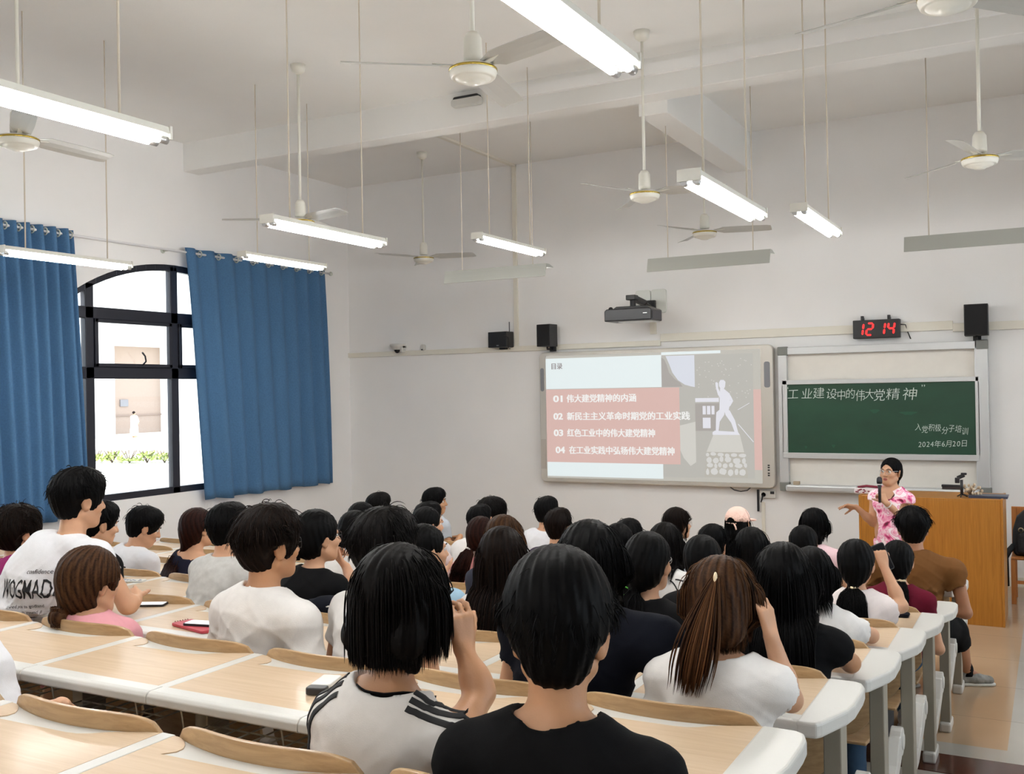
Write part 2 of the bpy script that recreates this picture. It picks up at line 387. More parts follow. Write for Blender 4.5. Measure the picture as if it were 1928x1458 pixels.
# ------------------------------------------------------------------ ceiling fans
M_FAN = mat('fan_enamel', srgb(226, 224, 214), 0.35)
M_BLADE = mat('fan_blade_metal', srgb(196, 196, 192), 0.4, metal=0.3)
M_GOLD = mat('brass_band', srgb(190, 165, 80), 0.25, metal=0.9)
def fan_parts(root, drop, blade_angles):
    mb = MB(); mb.tube([(0, 0, 0.1), (0, 0, drop)], 0.013, 10); obj('rod', mb, M_FAN, root)
    mb = MB(); mb.lathe([(0.0, drop), (0.07, drop), (0.06, drop - 0.06), (0.02, drop - 0.09), (0, drop - 0.09)]); obj('ceiling_cup', mb, M_FAN, root)
    mb = MB(); mb.lathe([(0, 0.235), (0.03, 0.23), (0.048, 0.20), (0.052, 0.10), (0.05, 0.075), (0, 0.07)]); obj('motor_hood', mb, M_FAN, root)
    mb = MB(); mb.lathe([(0, 0.055), (0.05, 0.06), (0.118, 0.045), (0.128, 0.03), (0.128, 0.012), (0.12, -0.01), (0.112, -0.018), (0.100, -0.012), (0.094, -0.020), (0.07, -0.032), (0.042, -0.038), (0.040, -0.044), (0, -0.046)], n=32)
    h = obj('motor_housing', mb, M_FAN, root)
    mb = MB(); mb.lathe([(0.1275, 0.036), (0.1305, 0.034), (0.1305, 0.024), (0.1275, 0.022)], n=32); obj('brass_band', mb, M_GOLD, h)
    for a in blade_angles:
        ca, sa = math.cos(a), math.sin(a); vs = []; st = [(0.10, 0.035, -0.004), (0.16, 0.05, -0.012), (0.20, 0.062, -0.022), (0.45, 0.068, -0.022), (0.66, 0.066, -0.018), (0.70, 0.058, -0.014)]
        for r_, w_, tw in st:
            for sgn in (-1, -0.2, 0.5, 1):
                x, y = r_, sgn * w_; z = 0.05 + sgn * tw + (0.005 if abs(sgn) < 0.6 else 0) - 0.02 * (r_ - 0.1)
                vs.append((x * ca - y * sa, x * sa + y * ca, z))
        k = len(vs); vs += [(x, y, z - 0.004) for x, y, z in vs]; fs = []
        for i in range(len(st) - 1):
            for j in range(3):
                q = (i * 4 + j, (i + 1) * 4 + j, (i + 1) * 4 + j + 1, i * 4 + j + 1); fs.append(q); fs.append(tuple(k + t for t in reversed(q)))
            for j in (0, 3):
                q = (i * 4 + j, (i + 1) * 4 + j, k + (i + 1) * 4 + j, k + i * 4 + j); fs.append(q)
        for i in (0, len(st) - 1):
            for j in range(3): fs.append((i * 4 + j, i * 4 + j + 1, k + i * 4 + j + 1, k + i * 4 + j))
        mb = MB(); mb.add(vs, fs, 0, False); b = obj('blade', mb, M_BLADE, root)
        mb = MB(); mb.bar((0.09 * ca, 0.09 * sa, 0.045), (0.22 * ca, 0.22 * sa, 0.055), 0.03, 0.006); obj('blade_bracket', mb, M_FAN, b)
def ang(c, t): return math.atan2(t[1] - c[1], t[0] - c[0])
FANS = [((891, 150), 3.85, (650, 128), 'ceiling fan with three sharp still blades, hung nearest the large lit tube lamp'),
        ((1785, 14), 3.85, (1928, 20), 'ceiling fan cut by the top edge of the photo, shown by its white motor disc'),
        ((35, 277), 3.85, (165, 297), 'ceiling fan half hidden by the big tube lamp above the blue curtain'),
        ((1845, 312), 3.80, (1725, 337), 'ceiling fan above the digital clock, between it and the ceiling beam'),
        ((1214, 377), 3.80, (1310, 362), 'ceiling fan hanging beside the end of the lengthwise ceiling beam'),
        ((566, 428), 3.74, (640, 445), 'ceiling fan showing only its rod and hood behind a lit tube lamp'),
        ((1327, 447), None, (1457, 440), 'small far ceiling fan just above the grey lamp over the projection board'),
        ((798, 494), None, (906, 497), 'small far ceiling fan above the white dome camera')]
for (u, v), z, tip, lab in FANS:
    if z is None:
        Y = 10.55 if u > 1000 else 10.75; c = at_y(u, v, Y); t = at_y(tip[0], tip[1], Y); z = c[2]; t = at_z(tip[0], tip[1] + (0 if u > 1000 else -3), z - 0.02) if False else t
        a0 = 0.15
    else:
        c = at_z(u, v, z); a0 = ang(c, at_z(tip[0], tip[1], z + 0.03))
    r = thing('ceiling_fan', lab, 'fan', (c[0], c[1], c[2] + 0.02), 0, 'ceiling fans')
    fan_parts(r, ZC - c[2] - 0.02, [a0, a0 + 2 * PI / 3, a0 + 4 * PI / 3])

# ------------------------------------------------------------------ tube lamps
M_LAMP = mat('lamp_housing', srgb(225, 224, 216), 0.4)
M_TUBE = emis('lit_tube', (1.0, 0.99, 0.97), TUBE_POWER)
M_CORD = mat('lamp_cord', srgb(214, 204, 188), 0.6)
def tube_lamp(x, y0, z, lab, L=1.22):
    r = thing('tube_lamp', lab, 'lamp', (x, y0 + L / 2, z), 0, 'suspended tube lamps')
    h = L / 2
    mb = MB(); mb.prism([(-0.056, 0.0), (-0.046, 0.032), (0.046, 0.032), (0.056, 0.0)], -h, h, axes='xzy'); obj('housing', mb, M_LAMP, r, bevel=0.003)
    for s in (-1, 1):
        mb = MB(); mb.prism([(-0.057, -0.022), (-0.057, 0.034), (0.057, 0.034), (0.057, -0.022)], s * (h + 0.003) - 0.012 * (s > 0), s * (h + 0.003) + 0.012 * (s < 0), axes='xzy'); obj('end_plate', mb, M_LAMP, r)
        t = MB(); t.tube([(s * 0.030, -h + 0.05, -0.024), (s * 0.030, h - 0.05, -0.024)], 0.017, 14); tb = obj('tube', t, M_TUBE, r)
        for e in (-1, 1):
            c = MB(); c.tube([(s * 0.030, e * (h - 0.052), -0.024), (s * 0.030, e * (h - 0.006), -0.024)], 0.017, 12); obj('end_cap', c, STEEL, tb)
        c = MB(); d = ZC - z; c.tube([(0.0, s * (h - 0.22), 0.03), (0.0, s * (h - 0.22), d)], 0.0055, 6); obj('hanging_cord', c, M_CORD, r)
L2 = at_z(1178, 140, 3.25); L1 = at_z(306, 270, 3.25)
tube_lamp(L2[0], L2[1] - 1.22, 3.28, 'brightest lit double tube lamp, cut by the top edge beside the still fan')
tube_lamp(L1[0], L1[1] - 1.22, 3.28, 'large lit double tube lamp cut by the edge of the photo, high above the curtains')
tube_lamp(-4.355, 4.84, 3.29, 'lit tube lamp whose housing end hides the hood of a fan')
tube_lamp(-7.125, 4.93, 3.34, 'lit tube lamp across the gathered blue curtain and the arched window')
tube_lamp(-6.89, 7.30, 3.55, 'lit tube lamp in front of the eyelets of the spread blue curtain')
tube_lamp(-4.353, 7.46, 3.52, 'lit tube lamp above the small grey reflector lamp near the black speakers')
tube_lamp(-1.475, 4.48, 3.16, 'lit tube lamp hanging just below the lengthwise ceiling beam')
tube_lamp(-1.463, 6.70, 3.35, 'short-looking lit tube lamp above the digital clock')
for x, y in ((-5.6, 1.8), (0.9, 6.7), (-3.3, -1.0), (-1.27, -1.0)):       # unseen lamps added beside and behind the camera to brighten the room
    tube_lamp(x, y, 3.28, 'unseen double tube lamp added to brighten the room')
M_REFL = mat('grey_reflector', srgb(176, 178, 172), 0.35, metal=0.25)
def board_lamp(x, y, z, lab, L=1.22):
    r = thing('board_lamp', lab, 'lamp', (x, y, z), 0, 'grey reflector lamps before the boards')
    prof = [(-0.02, 0.05), (0.05, 0.05), (0.145, 0.026), (0.144, 0.020), (-0.01, 0.012), (-0.035, -0.03), (-0.05, -0.085), (-0.058, -0.083), (-0.045, -0.03), (-0.03, 0.02)]
    mb = MB(); mb.prism(prof, 0, L, axes='yzx'); obj('reflector', mb, M_REFL, r)
    t = MB(); t.tube([(0.04, 0.02, -0.012), (L - 0.04, 0.02, -0.012)], 0.014, 10); obj('tube', t, M_TUBE, r)
    for xx in (0.2, L - 0.17):
        c = MB(); c.tube([(xx, 0.01, 0.05), (xx, 0.01, ZC - z)], 0.005, 6); obj('hanging_cord', c, M_CORD, r)
board_lamp(-5.79, 9.25, 3.44, 'grey reflector lamp behind a lit tube, above the black box with aerial')
board_lamp(-3.56, 9.5, 3.43, 'grey reflector lamp above the projector, below a far fan')
p = at_y(1703, 458, 9.45); board_lamp(p[0], 9.45, p[2] - 0.0, 'grey reflector lamp above the chalkboard, running out of the photo')

# ------------------------------------------------------------------ curtains and rods
M_CURT = mat('blue_curtain_cloth', srgb(70, 110, 148), 0.9, var=0.10, vscale=60, bump=0.12, bscale=500)
M_RING = mat('eyelet_ring', srgb(200, 205, 196), 0.35, metal=0.3)
XC, ZR = XL + 0.13, 3.91
def curtain(lab, y0t, y1t, y0b, y1b, zb, folds, amp, ex=1.0, skew=1.0, gather=0.0, seed=1):
    r = thing('curtain', lab, 'curtain', (XC, y0t, zb), 0)
    ny, nz = folds * 14, 26; vs = []; rnd = np.random.RandomState(seed); ph = rnd.rand(folds * 2 + 4)
    zt = ZR + 0.055
    for i in range(nz + 1):
        tz = i / nz; z = zt + (zb - zt) * tz
        for j in range(ny + 1):
            s = j / ny
            sg = s + gather * math.sin(PI * s) * 0.3
            a = y0t + (y1t - y0t) * sg; b = y0b + (y1b - y0b) * (s ** skew + gather * math.sin(PI * s) * 0.25)
            t2 = tz ** 0.8; y = a + (b - a) * t2
            w = math.sin(2 * PI * folds * s); w = math.copysign(abs(w) ** ex, w)
            k = 1.0 - 0.35 * tz * math.sin(9 * s + seed)
            x = amp * k * w + 0.012 * math.sin(17 * s + 2.5 * tz + seed) * tz * 2
            z2 = z + 0.012 * math.sin(31 * s) * (tz > 0.98)
            vs.append((x, y - y0t, z2 - zb))
    n1 = ny + 1
    fs = [(i * n1 + j, i * n1 + j + 1, (i + 1) * n1 + j + 1, (i + 1) * n1 + j) for i in range(nz) for j in range(ny)]
    mb = MB(); mb.add(vs, fs, 0, True); o = obj('cloth', mb, M_CURT, r)
    m = o.modifiers.new('thick', 'SOLIDIFY'); m.thickness = 0.004
    for k in range(folds * 2):
        s = (k + 0.5) / (folds * 2); y = y0t + (y1t - y0t) * (s + gather * math.sin(PI * s) * 0.3) - y0t
        e = MB(); q = 18; R1, r1 = 0.034, 0.009; vv = []
        for a in range(q):
            t = 2 * PI * a / q
            for b in range(6):
                u = 2 * PI * b / 6; rr = R1 + r1 * math.cos(u); vv.append((rr * math.cos(t), y + r1 * 0.8 * math.sin(u), ZR - zb + rr * math.sin(t)))
        e.add(vv, [(a * 6 + b, ((a + 1) % q) * 6 + b, ((a + 1) % q) * 6 + (b + 1) % 6, a * 6 + (b + 1) % 6) for a in range(q) for b in range(6)], 0, True)
        obj('eyelet', e, M_RING, r)
    return r
tl, tr_ = at_x(348, 470, XC)[1], at_x(611, 513, XC)[1]
bl, br_ = at_x(388, 942, XC), at_x(628, 910, XC)
curtain('spread blue curtain hanging beside the open half of the arched window', tl, tr_, bl[1], br_[1], bl[2], 9, 0.042, 0.8, 1.0, 0.10, seed=3)
ct = at_x(138, 440, XC)[1]; cb = at_x(166, 900, XC)[1]
curtain('gathered blue curtain in narrow folds at the edge of the photo', ct - 1.95, ct, cb - 1.95, cb, bl[2], 13, 0.055, 0.9, seed=8)
mb = MB(); mb.tube([(XC, 4.6, ZR), (XC, tr_ + 0.12, ZR)], 0.014, 12)
rod = thing('curtain_rod', 'white curtain rod carrying both blue curtains along the window wall', 'curtain rod', (0, 0, 0))
obj('rod', mb, mat('rod_white', srgb(222, 222, 224), 0.35, metal=0.1), rod)
mb = MB(); mb.sphere((XC, tr_ + 0.14, ZR), 0.03); obj('finial', mb, M_RING, rod)
for y in (4.9, (tl + ct) / 2 + 0.55, tr_ + 0.05):
    mb = MB(); mb.tube([(XC, y, ZR), (XL, y, ZR)], 0.01, 8); mb.lathe([(0, 0), (0.03, 0), (0.03, 0.012), (0, 0.012)], (XL, y, ZR), 12, axis='x'); obj('bracket', mb, M_RING, rod)

p = at_y(882, 192, 8.80)
r = thing('junction_box', 'small white and black box on the ceiling beam behind the still fan', 'wall box', (p[0], 8.81, p[2]))
mb = MB(); mb.prism(rrect(-0.17, -0.05, 0.17, 0.03, 0.03), -0.08, -0.002, axes='xzy'); obj('case', mb, WHITE_PL, r, bevel=0.01)
mb = MB(); mb.prism(rrect(-0.15, 0.0, 0.15, 0.055, 0.025), -0.075, -0.004, axes='xzy'); obj('dark_cover', mb, BLACK_PL, r, bevel=0.008)
# ------------------------------------------------------------------ interactive board with the projected slide
def rect_from(pix, y):
    P = [at_y(u, v, y) for u, v in pix]
    return (P[0][0] + P[3][0]) / 2, (P[1][0] + P[2][0]) / 2, (P[2][2] + P[3][2]) / 2, (P[0][2] + P[1][2]) / 2    # x0 x1 z0 z1
YBD = YW - 0.11
bx0, bx1, bz0, bz1 = rect_from([(1015, 663), (1454, 650), (1460, 919), (1018, 908)], YBD)
board = thing('interactive_board', 'silver framed interactive board showing a red and white slide with a statue', 'board', ((bx0 + bx1) / 2, YW, bz0))
def bo(name, mb, m, parent=None, **k):
    o = obj(name, mb, m, board if parent is None else parent, **k)
    if parent is None: o.location = (-(bx0 + bx1) / 2, -YW, -bz0)
    return o
M_BFR = mat('board_frame_champagne', srgb(206, 202, 194), 0.35, metal=0.3)
mb = MB(); mb.prism(rrect(bx0, bz0, bx1, bz1, 0.07), YBD, YW - 0.005, axes='xzy'); bo('board_frame', mb, M_BFR, bevel=0.012)
bw = bx1 - bx0; bh = bz1 - bz0
sx0, sx1 = bx0 + bw * 0.033, bx0 + bw * 0.953; sz0, sz1 = bz0 + bh * 0.032, bz1 - bh * 0.03
def BX(zx, zy):     # slide coordinates, 0..1 from the top corner of the screen towards the right and downwards
    return sx0 + (sx1 - sx0) * zx, sz1 - (sz1 - sz0) * zy
def screen(name, c, k=0.36):
    return mat(name, [x * 0.06 for x in c], 0.5, emit=c, estr=k)
YS = YBD - 0.004
def patch(mb, pts, lay):
    y = YS - 0.0012 * lay
    mb.prism([BX(*p) for p in pts], y, y + 0.001, axes='xzy'); return mb
mb = MB(); patch(mb, [(0, 0), (0, 1), (1, 1), (1, 0)], 0); scr = bo('screen', mb, screen('slide_grey', srgb(196, 193, 184)))
def so(name, pts, lay, m):
    for p in pts: bo(name, patch(MB(), p, lay), m, scr)
R_ = lambda x0, y0, x1, y1: [(x0, y0), (x0, y1), (x1, y1), (x1, y0)]
M_SW = screen('slide_white', srgb(236, 246, 247)); M_PK = screen('slide_pink', srgb(222, 188, 180)); M_SKY = screen('slide_sky', srgb(222, 226, 236)); M_MT = screen('slide_mountain', srgb(174, 169, 164))
M_ST = screen('slide_statue', srgb(232, 232, 240)); M_LT = screen('slide_pale', srgb(214, 212, 205)); M_TREE = screen('slide_tree', srgb(190, 188, 181))
so('slide_stripe', [R_(0, 0.02, 0.565, 0.27), R_(0.565, 0.0, 0.83, 0.022), R_(0.0, 0.86, 0.565, 0.985)], 1, M_SW)
so('slide_hillside', [R_(0.565, 0.03, 0.715, 0.97)], 1, M_TREE)
so('slide_sky', [[(0.585, 0.03), (0.60, 0.09), (0.615, 0.16), (0.64, 0.22), (0.67, 0.255), (0.70, 0.27), (0.715, 0.275), (0.715, 0.03)]], 2, M_SKY)
so('slide_mountain', [[(0.565, 0.04), (0.578, 0.055), (0.59, 0.1), (0.60, 0.16), (0.625, 0.21), (0.65, 0.24), (0.66, 0.27), (0.565, 0.27)]], 3, M_MT)
so('slide_mist', [[(0.645, 0.57), (0.715, 0.54), (0.715, 0.85), (0.69, 0.88), (0.66, 0.82), (0.645, 0.76)]], 2, M_LT)
so('slide_photo', [R_(0.715, 0.03, 0.968, 0.965)], 2, M_TREE)
so('slide_edge', [R_(0.968, 0.3, 1.0, 0.9)], 2, M_PK)
so('slide_band', [R_(0.0, 0.275, 0.645, 0.87)], 4, M_PK)
so('slide_house', [R_(0.715, 0.40, 0.82, 0.61)], 3, M_MT)
so('slide_windows', [R_(0.748, 0.42, 0.762, 0.485), R_(0.767, 0.42, 0.782, 0.485), R_(0.787, 0.42, 0.80, 0.485), R_(0.748, 0.51, 0.782, 0.59), R_(0.716, 0.36, 0.82, 0.39)], 4, M_ST)
rs = random.Random(4)
so('slide_leaf_lights', [R_(a, b, a + 0.004, b + 0.007) for a, b in [(0.72 + rs.random() * 0.24, 0.05 + rs.random() * 0.32) for _ in range(46)]], 3, M_LT)
so('slide_twigs', [[(0.90, 0.56), (0.902, 0.556), (0.966, 0.69), (0.964, 0.694)], [(0.90, 0.45), (0.95, 0.40), (0.951, 0.403), (0.901, 0.453)]], 3, M_ST)
# the figure on its stone base
fig = [[(0.806, 0.245), (0.812, 0.24), (0.818, 0.25), (0.818, 0.285), (0.824, 0.31), (0.832, 0.325), (0.834, 0.36), (0.829, 0.37), (0.816, 0.335), (0.808, 0.28)],          # raised arm
       [(0.822, 0.245), (0.828, 0.225), (0.842, 0.225), (0.850, 0.24), (0.848, 0.275), (0.842, 0.295), (0.828, 0.29), (0.822, 0.27)],                                     # head
       [(0.826, 0.29), (0.845, 0.295), (0.868, 0.33), (0.868, 0.40), (0.862, 0.455), (0.850, 0.46), (0.822, 0.455), (0.824, 0.38)],                                        # trunk
       [(0.866, 0.33), (0.876, 0.36), (0.882, 0.385), (0.870, 0.42), (0.864, 0.43), (0.862, 0.40), (0.870, 0.38), (0.862, 0.35)],                                        # bent arm
       [(0.822, 0.45), (0.845, 0.455), (0.842, 0.49), (0.822, 0.54), (0.816, 0.62), (0.804, 0.62), (0.806, 0.52), (0.808, 0.47)],                                          # bent leg
       [(0.842, 0.455), (0.866, 0.455), (0.888, 0.53), (0.902, 0.63), (0.888, 0.63), (0.872, 0.55), (0.848, 0.49)]]                                                        # straight leg
so('slide_statue', fig + [[(0.79, 0.62), (0.80, 0.608), (0.90, 0.618), (0.908, 0.64), (0.79, 0.64)]], 5, M_ST)
so('slide_plinth', [[(0.793, 0.64), (0.908, 0.64), (0.925, 0.77), (0.762, 0.77)]], 4, M_LT)
so('slide_stone_base', [[(0.765, 0.77), (0.928, 0.77), (0.94, 0.962), (0.75, 0.962)]], 4, screen('slide_stones_gap', srgb(190, 186, 176)))
rs = random.Random(7); stones = []; y = 0.775
for hgt in (0.030, 0.046, 0.036, 0.050):
    x = 0.755 + rs.random() * 0.006
    while x < 0.926:
        w = min(0.014 + rs.random() * 0.026, 0.938 - x); c_ = (x + w / 2, y + hgt / 2 + rs.uniform(-.006, .006)); n_ = rs.choice((6, 7, 8)); a0 = rs.random()
        stones.append([(c_[0] + w * 0.5 * rs.uniform(.82, 1.0) * math.cos(a0 + 2 * PI * i / n_), c_[1] + hgt * 0.56 * rs.uniform(.8, 1.05) * math.sin(a0 + 2 * PI * i / n_)) for i in range(n_)]); x += w + 0.0015
    y += hgt + 0.002
so('slide_stones', stones, 5, screen('slide_stone', srgb(218, 217, 214)))
M_TXT = screen('slide_text', srgb(248, 248, 246)); M_TX2 = screen('slide_heading', srgb(150, 140, 140))
def slide_text(t, zx, zy, h, m, off=0.0, width=None):
    x, z = BX(zx, zy); me = text_mesh(t, h, extrude=0.0006, offset=off)
    k = 1.0
    if width:
        xs = [v.co.x for v in me.vertices]; k = width / (max(xs) - min(xs))
    mb_ = MB()
    for dx in ((-0.0022, 0.0022) if width else (0,)): mb_.add([(x + v.co.x * k + dx, YS - 0.0085 - v.co.z - dx * 0.1, z + v.co.y) for v in me.vertices], [list(p.vertices)[::-1] for p in me.polygons])
    bpy.data.meshes.remove(me); return bo('slide_lettering', mb_, m, scr)
sw = sx1 - sx0; T_ = (sz1 - sz0) * 0.058
for num, t, xn, x0, x1, y in (('01', '伟大建党精神的内涵', 0.037, 0.105, 0.444, 0.376), ('02', '新民主主义革命时期党的工业实践', 0.037, 0.105, 0.69, 0.52), ('03', '红色工业中的伟大建党精神', 0.037, 0.105, 0.53, 0.655), ('04', '在工业实践中弘扬伟大建党精神', 0.045, 0.113, 0.618, 0.795)):
    slide_text(num, xn, y, T_ * 1.25, M_TXT, 0.003, 0.047 * sw)
    slide_text(t, x0, y, T_ * 1.18, M_TXT, 0.0014, (x1 - x0) * sw)
slide_text('目录', 0.027, 0.104, T_ * 0.95, M_TX2, 0.0005, 0.055 * sw)
# frame furniture
M_VENT = mat('board_vent_grey', srgb(128, 130, 136), 0.5)
for cx in (bx0 + bw * 0.0145, bx1 - bw * 0.023):
    mb = MB(); mb.prism(rrect(cx - 0.035 if cx > -4 else cx - 0.026, bz1 - bh * 0.30, cx + 0.035 if cx > -4 else cx + 0.026, bz1 - bh * 0.12, 0.025), YBD - 0.004, YBD + 0.01, axes='xzy'); bo('side_vent', mb, M_VENT)
mb = MB()
for k in range(7):
    for s in (-1, 1): mb.lathe([(0, 0), (0.012, 0), (0.012, 0.006), (0, 0.006)], (bx1 - bw * 0.023 + s * 0.02, YBD + 0.001, bz0 + bh * (0.20 + 0.018 * k)), 10, axis='y')
bo('button_strip', mb, mat('board_button', srgb(240, 240, 244), 0.4))
mb = MB()
for k, z in enumerate((0.155, 0.14, 0.122, 0.10, 0.085)): mb.box((bx1 - bw * 0.027, YBD - 0.003, bz0 + bh * z), (bx1 - bw * 0.019, YBD + 0.005, bz0 + bh * (z + 0.009)))
bo('port_panel', mb, BLACK_PL)
mb = MB(); mb.box((bx0 + 0.008, YBD - 0.003, bz0 + bh * 0.10), (bx0 + bw * 0.028, YBD + 0.004, bz0 + bh * 0.33)); bo('side_door', mb, mat('board_side_door', srgb(184, 178, 170), 0.4))
mb = MB(); mb.tube([(bx1 - 0.55, YBD + 0.03, bz0), (bx1 - 0.50, YBD + 0.03, bz0 - 0.035), (bx1 - 0.42, YBD + 0.03, bz0 - 0.05), (bx1 - 0.34, YBD + 0.03, bz0 - 0.035), (bx1 - 0.30, YBD + 0.03, bz0)], 0.007); bo('loose_cable', mb, BLACK_PL)

# ------------------------------------------------------------------ sliding chalkboard
YC = YW - 0.12
cx0, cx1, cz0, cz1 = rect_from([(1467, 655), (1860, 641), (1864, 936), (1466, 922)], YC)
cb = thing('chalkboard', 'green chalkboard sliding in an aluminium frame, covered with chalk writing', 'chalkboard', ((cx0 + cx1) / 2, YW, cz0))
def co(name, mb, m, parent=None, **k):
    o = obj(name, mb, m, cb if parent is None else parent, **k)
    if parent is None: o.location = (-(cx0 + cx1) / 2, -YW, -cz0)
    return o
mb = MB(); mb.box((cx0, YC, cz1 - 0.085), (cx1, YW - 0.005, cz1)); mb.box((cx0, YC, cz0), (cx0 + 0.10, YW - 0.005, cz1)); mb.box((cx1 - 0.13, YC, cz0), (cx1, YW - 0.005, cz1))
co('board_frame', mb, ALU, bevel=0.006)
for x, z in ((cx0 - 0.005, cz1 - 0.095), (cx1 - 0.115, cz1 - 0.095), (cx0 - 0.005, cz0 - 0.01), (cx1 - 0.105, cz0 - 0.01)):
    mb = MB(); mb.box((x, YC - 0.004, z), (x + 0.12, YC + 0.05, z + 0.105)); co('corner_piece', mb, mat('corner_grey', srgb(120, 122, 118), 0.5), bevel=0.01)
M_WB = mat('pale_board', srgb(232, 228, 220), 0.55, var=0.02)
mb = MB(); mb.box((cx0 + 0.08, YC + 0.07, cz0 + 0.05), (cx1 - 0.11, YC + 0.085, cz1 - 0.05)); co('pale_back_panel', mb, M_WB)
gz1 = (at_y(1475, 722, YC)[2] + at_y(1842, 721, YC)[2]) / 2; gz0 = (at_y(1475, 852, YC)[2] + at_y(1843, 858, YC)[2]) / 2
gx0, gx1 = at_y(1475, 790, YC)[0], at_y(1842, 790, YC)[0]
M_GREEN = mat('chalkboard_green', srgb(22, 66, 46), 0.5, var=0.16, vscale=2.2, stretch=(1, 1, 2))
mb = MB(); mb.box((gx0, YC + 0.02, gz0), (gx1, YC + 0.04, gz1)); gp = co('green_panel', mb, M_GREEN)
mb = MB(); mb.box((gx0 - 0.01, YC + 0.0, gz1), (gx1 + 0.01, YC + 0.045, gz1 + 0.05)); mb.box((gx0 - 0.01, YC - 0.01, gz0 - 0.065), (gx1 + 0.0, YC + 0.045, gz0)); mb.box((gx0 - 0.015, YC + 0.0, gz0), (gx0, YC + 0.045, gz1)); mb.box((gx1, YC + 0.0, gz0), (gx1 + 0.015, YC + 0.045, gz1))
co('panel_rail', mb, ALU, bevel=0.004)
mb = MB(); mb.box((cx0 + 0.08, YC - 0.08, cz0 - 0.005), (cx1 - 0.115, YC + 0.09, cz0 + 0.07)); co('chalk_tray', mb, ALU, bevel=0.02)
M_CHALK = mat('chalk', (0.60, 0.68, 0.63), 0.9)
def G(zx, zy):      # position on the green panel from its top corner, in panel widths and heights
    return gx0 + (gx1 - gx0) * zx, gz1 - (gz1 - gz0) * zy
def chalk(chars):
    parts = []
    for ch, zx, zy, s, rot, kx in chars:
        x, z = G(zx, zy); me = text_mesh(ch, s, extrude=0.0008, offset=-0.0012 * s / 0.15, shear=0.12)
        mx = Matrix.Translation((x, YC + 0.0185, z)) @ Matrix.Rotation(PI / 2, 4, 'X') @ Matrix.Rotation(rot, 4, 'Z') @ Matrix.Diagonal((kx, 1, 1, 1))
        parts.append((me, mx))
    return parts
line1 = [('“', 0.004, 0.13, .12, 0, 1), ('工', .020, .205, .135, .03, 1.0), ('业', .096, .20, .135, 0, 1), ('建', .160, .20, .14, .05, 1.0), ('设', .230, .20, .13, -.05, 1), ('中', .290, .225, .13, .04, .8), ('的', .335, .205, .125, 0, .9), ('伟', .388, .24, .14, .03, .8), ('大', .436, .21, .125, -.03, .85), ('党', .482, .24, .145, .02, .9), ('精', .545, .225, .14, .02, 1.1), ('神', .628, .23, .15, 0, 1.1), ('”', .722, .13, .11, 0, 1)]
line2 = [(c, .69 + .0325 * k, .66 + .004 * k + (0.03 if k % 3 == 1 else 0), .088, -.06 + .04 * (k % 2), .78) for k, c in enumerate('入党积极分子培训')]
line3 = [(c, x, .90 - .002 * k, .082, 0.03 * (k % 2), .9) for k, (c, x) in enumerate(zip('2024年6月20日', (.705, .725, .745, .765, .783, .820, .838, .872, .893, .912)))]
for ln in (line1, line2, line3): link('chalk_lettering', join_meshes(chalk(ln), 'chalk_lettering', M_CHALK), gp)
M_SMEAR = mat('chalk_smear', srgb(46, 88, 68), 0.9)
for zx, zy, w, h in ((.66, .43, .075, .05), (.49, .40, .04, .06), (.12, .92, .012, .04), (.27, .90, .015, .05), (.515, .67, .006, .012)):
    x, z = G(zx, zy); mb = MB(); mb.prism([(x + w * 3 * math.cos(a) * (0.7 + 0.3 * math.sin(3 * a)) / 2, z + h * 1.2 * math.sin(a) * (0.8 + 0.2 * math.cos(2 * a)) / 2) for a in [2 * PI * i / 16 for i in range(16)]], YC + 0.0192, YC + 0.0199, axes='xzy')
    obj('chalk_stain', mb, M_SMEAR, gp)
pe = at_y(1793, 925, YC - 0.03)
er = thing('board_eraser', 'dark board eraser lying in the chalk tray behind the lectern', 'eraser', (pe[0], YC - 0.035, cz0 + 0.07))
mb = MB(); mb.box((-0.10, -0.03, 0.0), (0.10, 0.03, 0.025)); obj('felt', mb, mat('eraser_felt', srgb(70, 60, 58), 0.95), er, bevel=0.004)
mb = MB(); mb.box((-0.105, -0.033, 0.025), (0.105, 0.033, 0.048)); obj('grip', mb, mat('eraser_grip', srgb(38, 34, 36), 0.5), er, bevel=0.004)
pe = at_y(1500, 911, YC - 0.03); mb = MB(); mb.box((-0.035, -0.025, 0), (0.035, 0.025, 0.04)); tag(obj('chalk_box', mb, mat('cardboard', srgb(176, 160, 138), 0.9), loc=(pe[0], YC - 0.03, cz0 + 0.07), bevel=0.003), 'small cardboard chalk box in the chalk tray beside the interactive board', 'box')

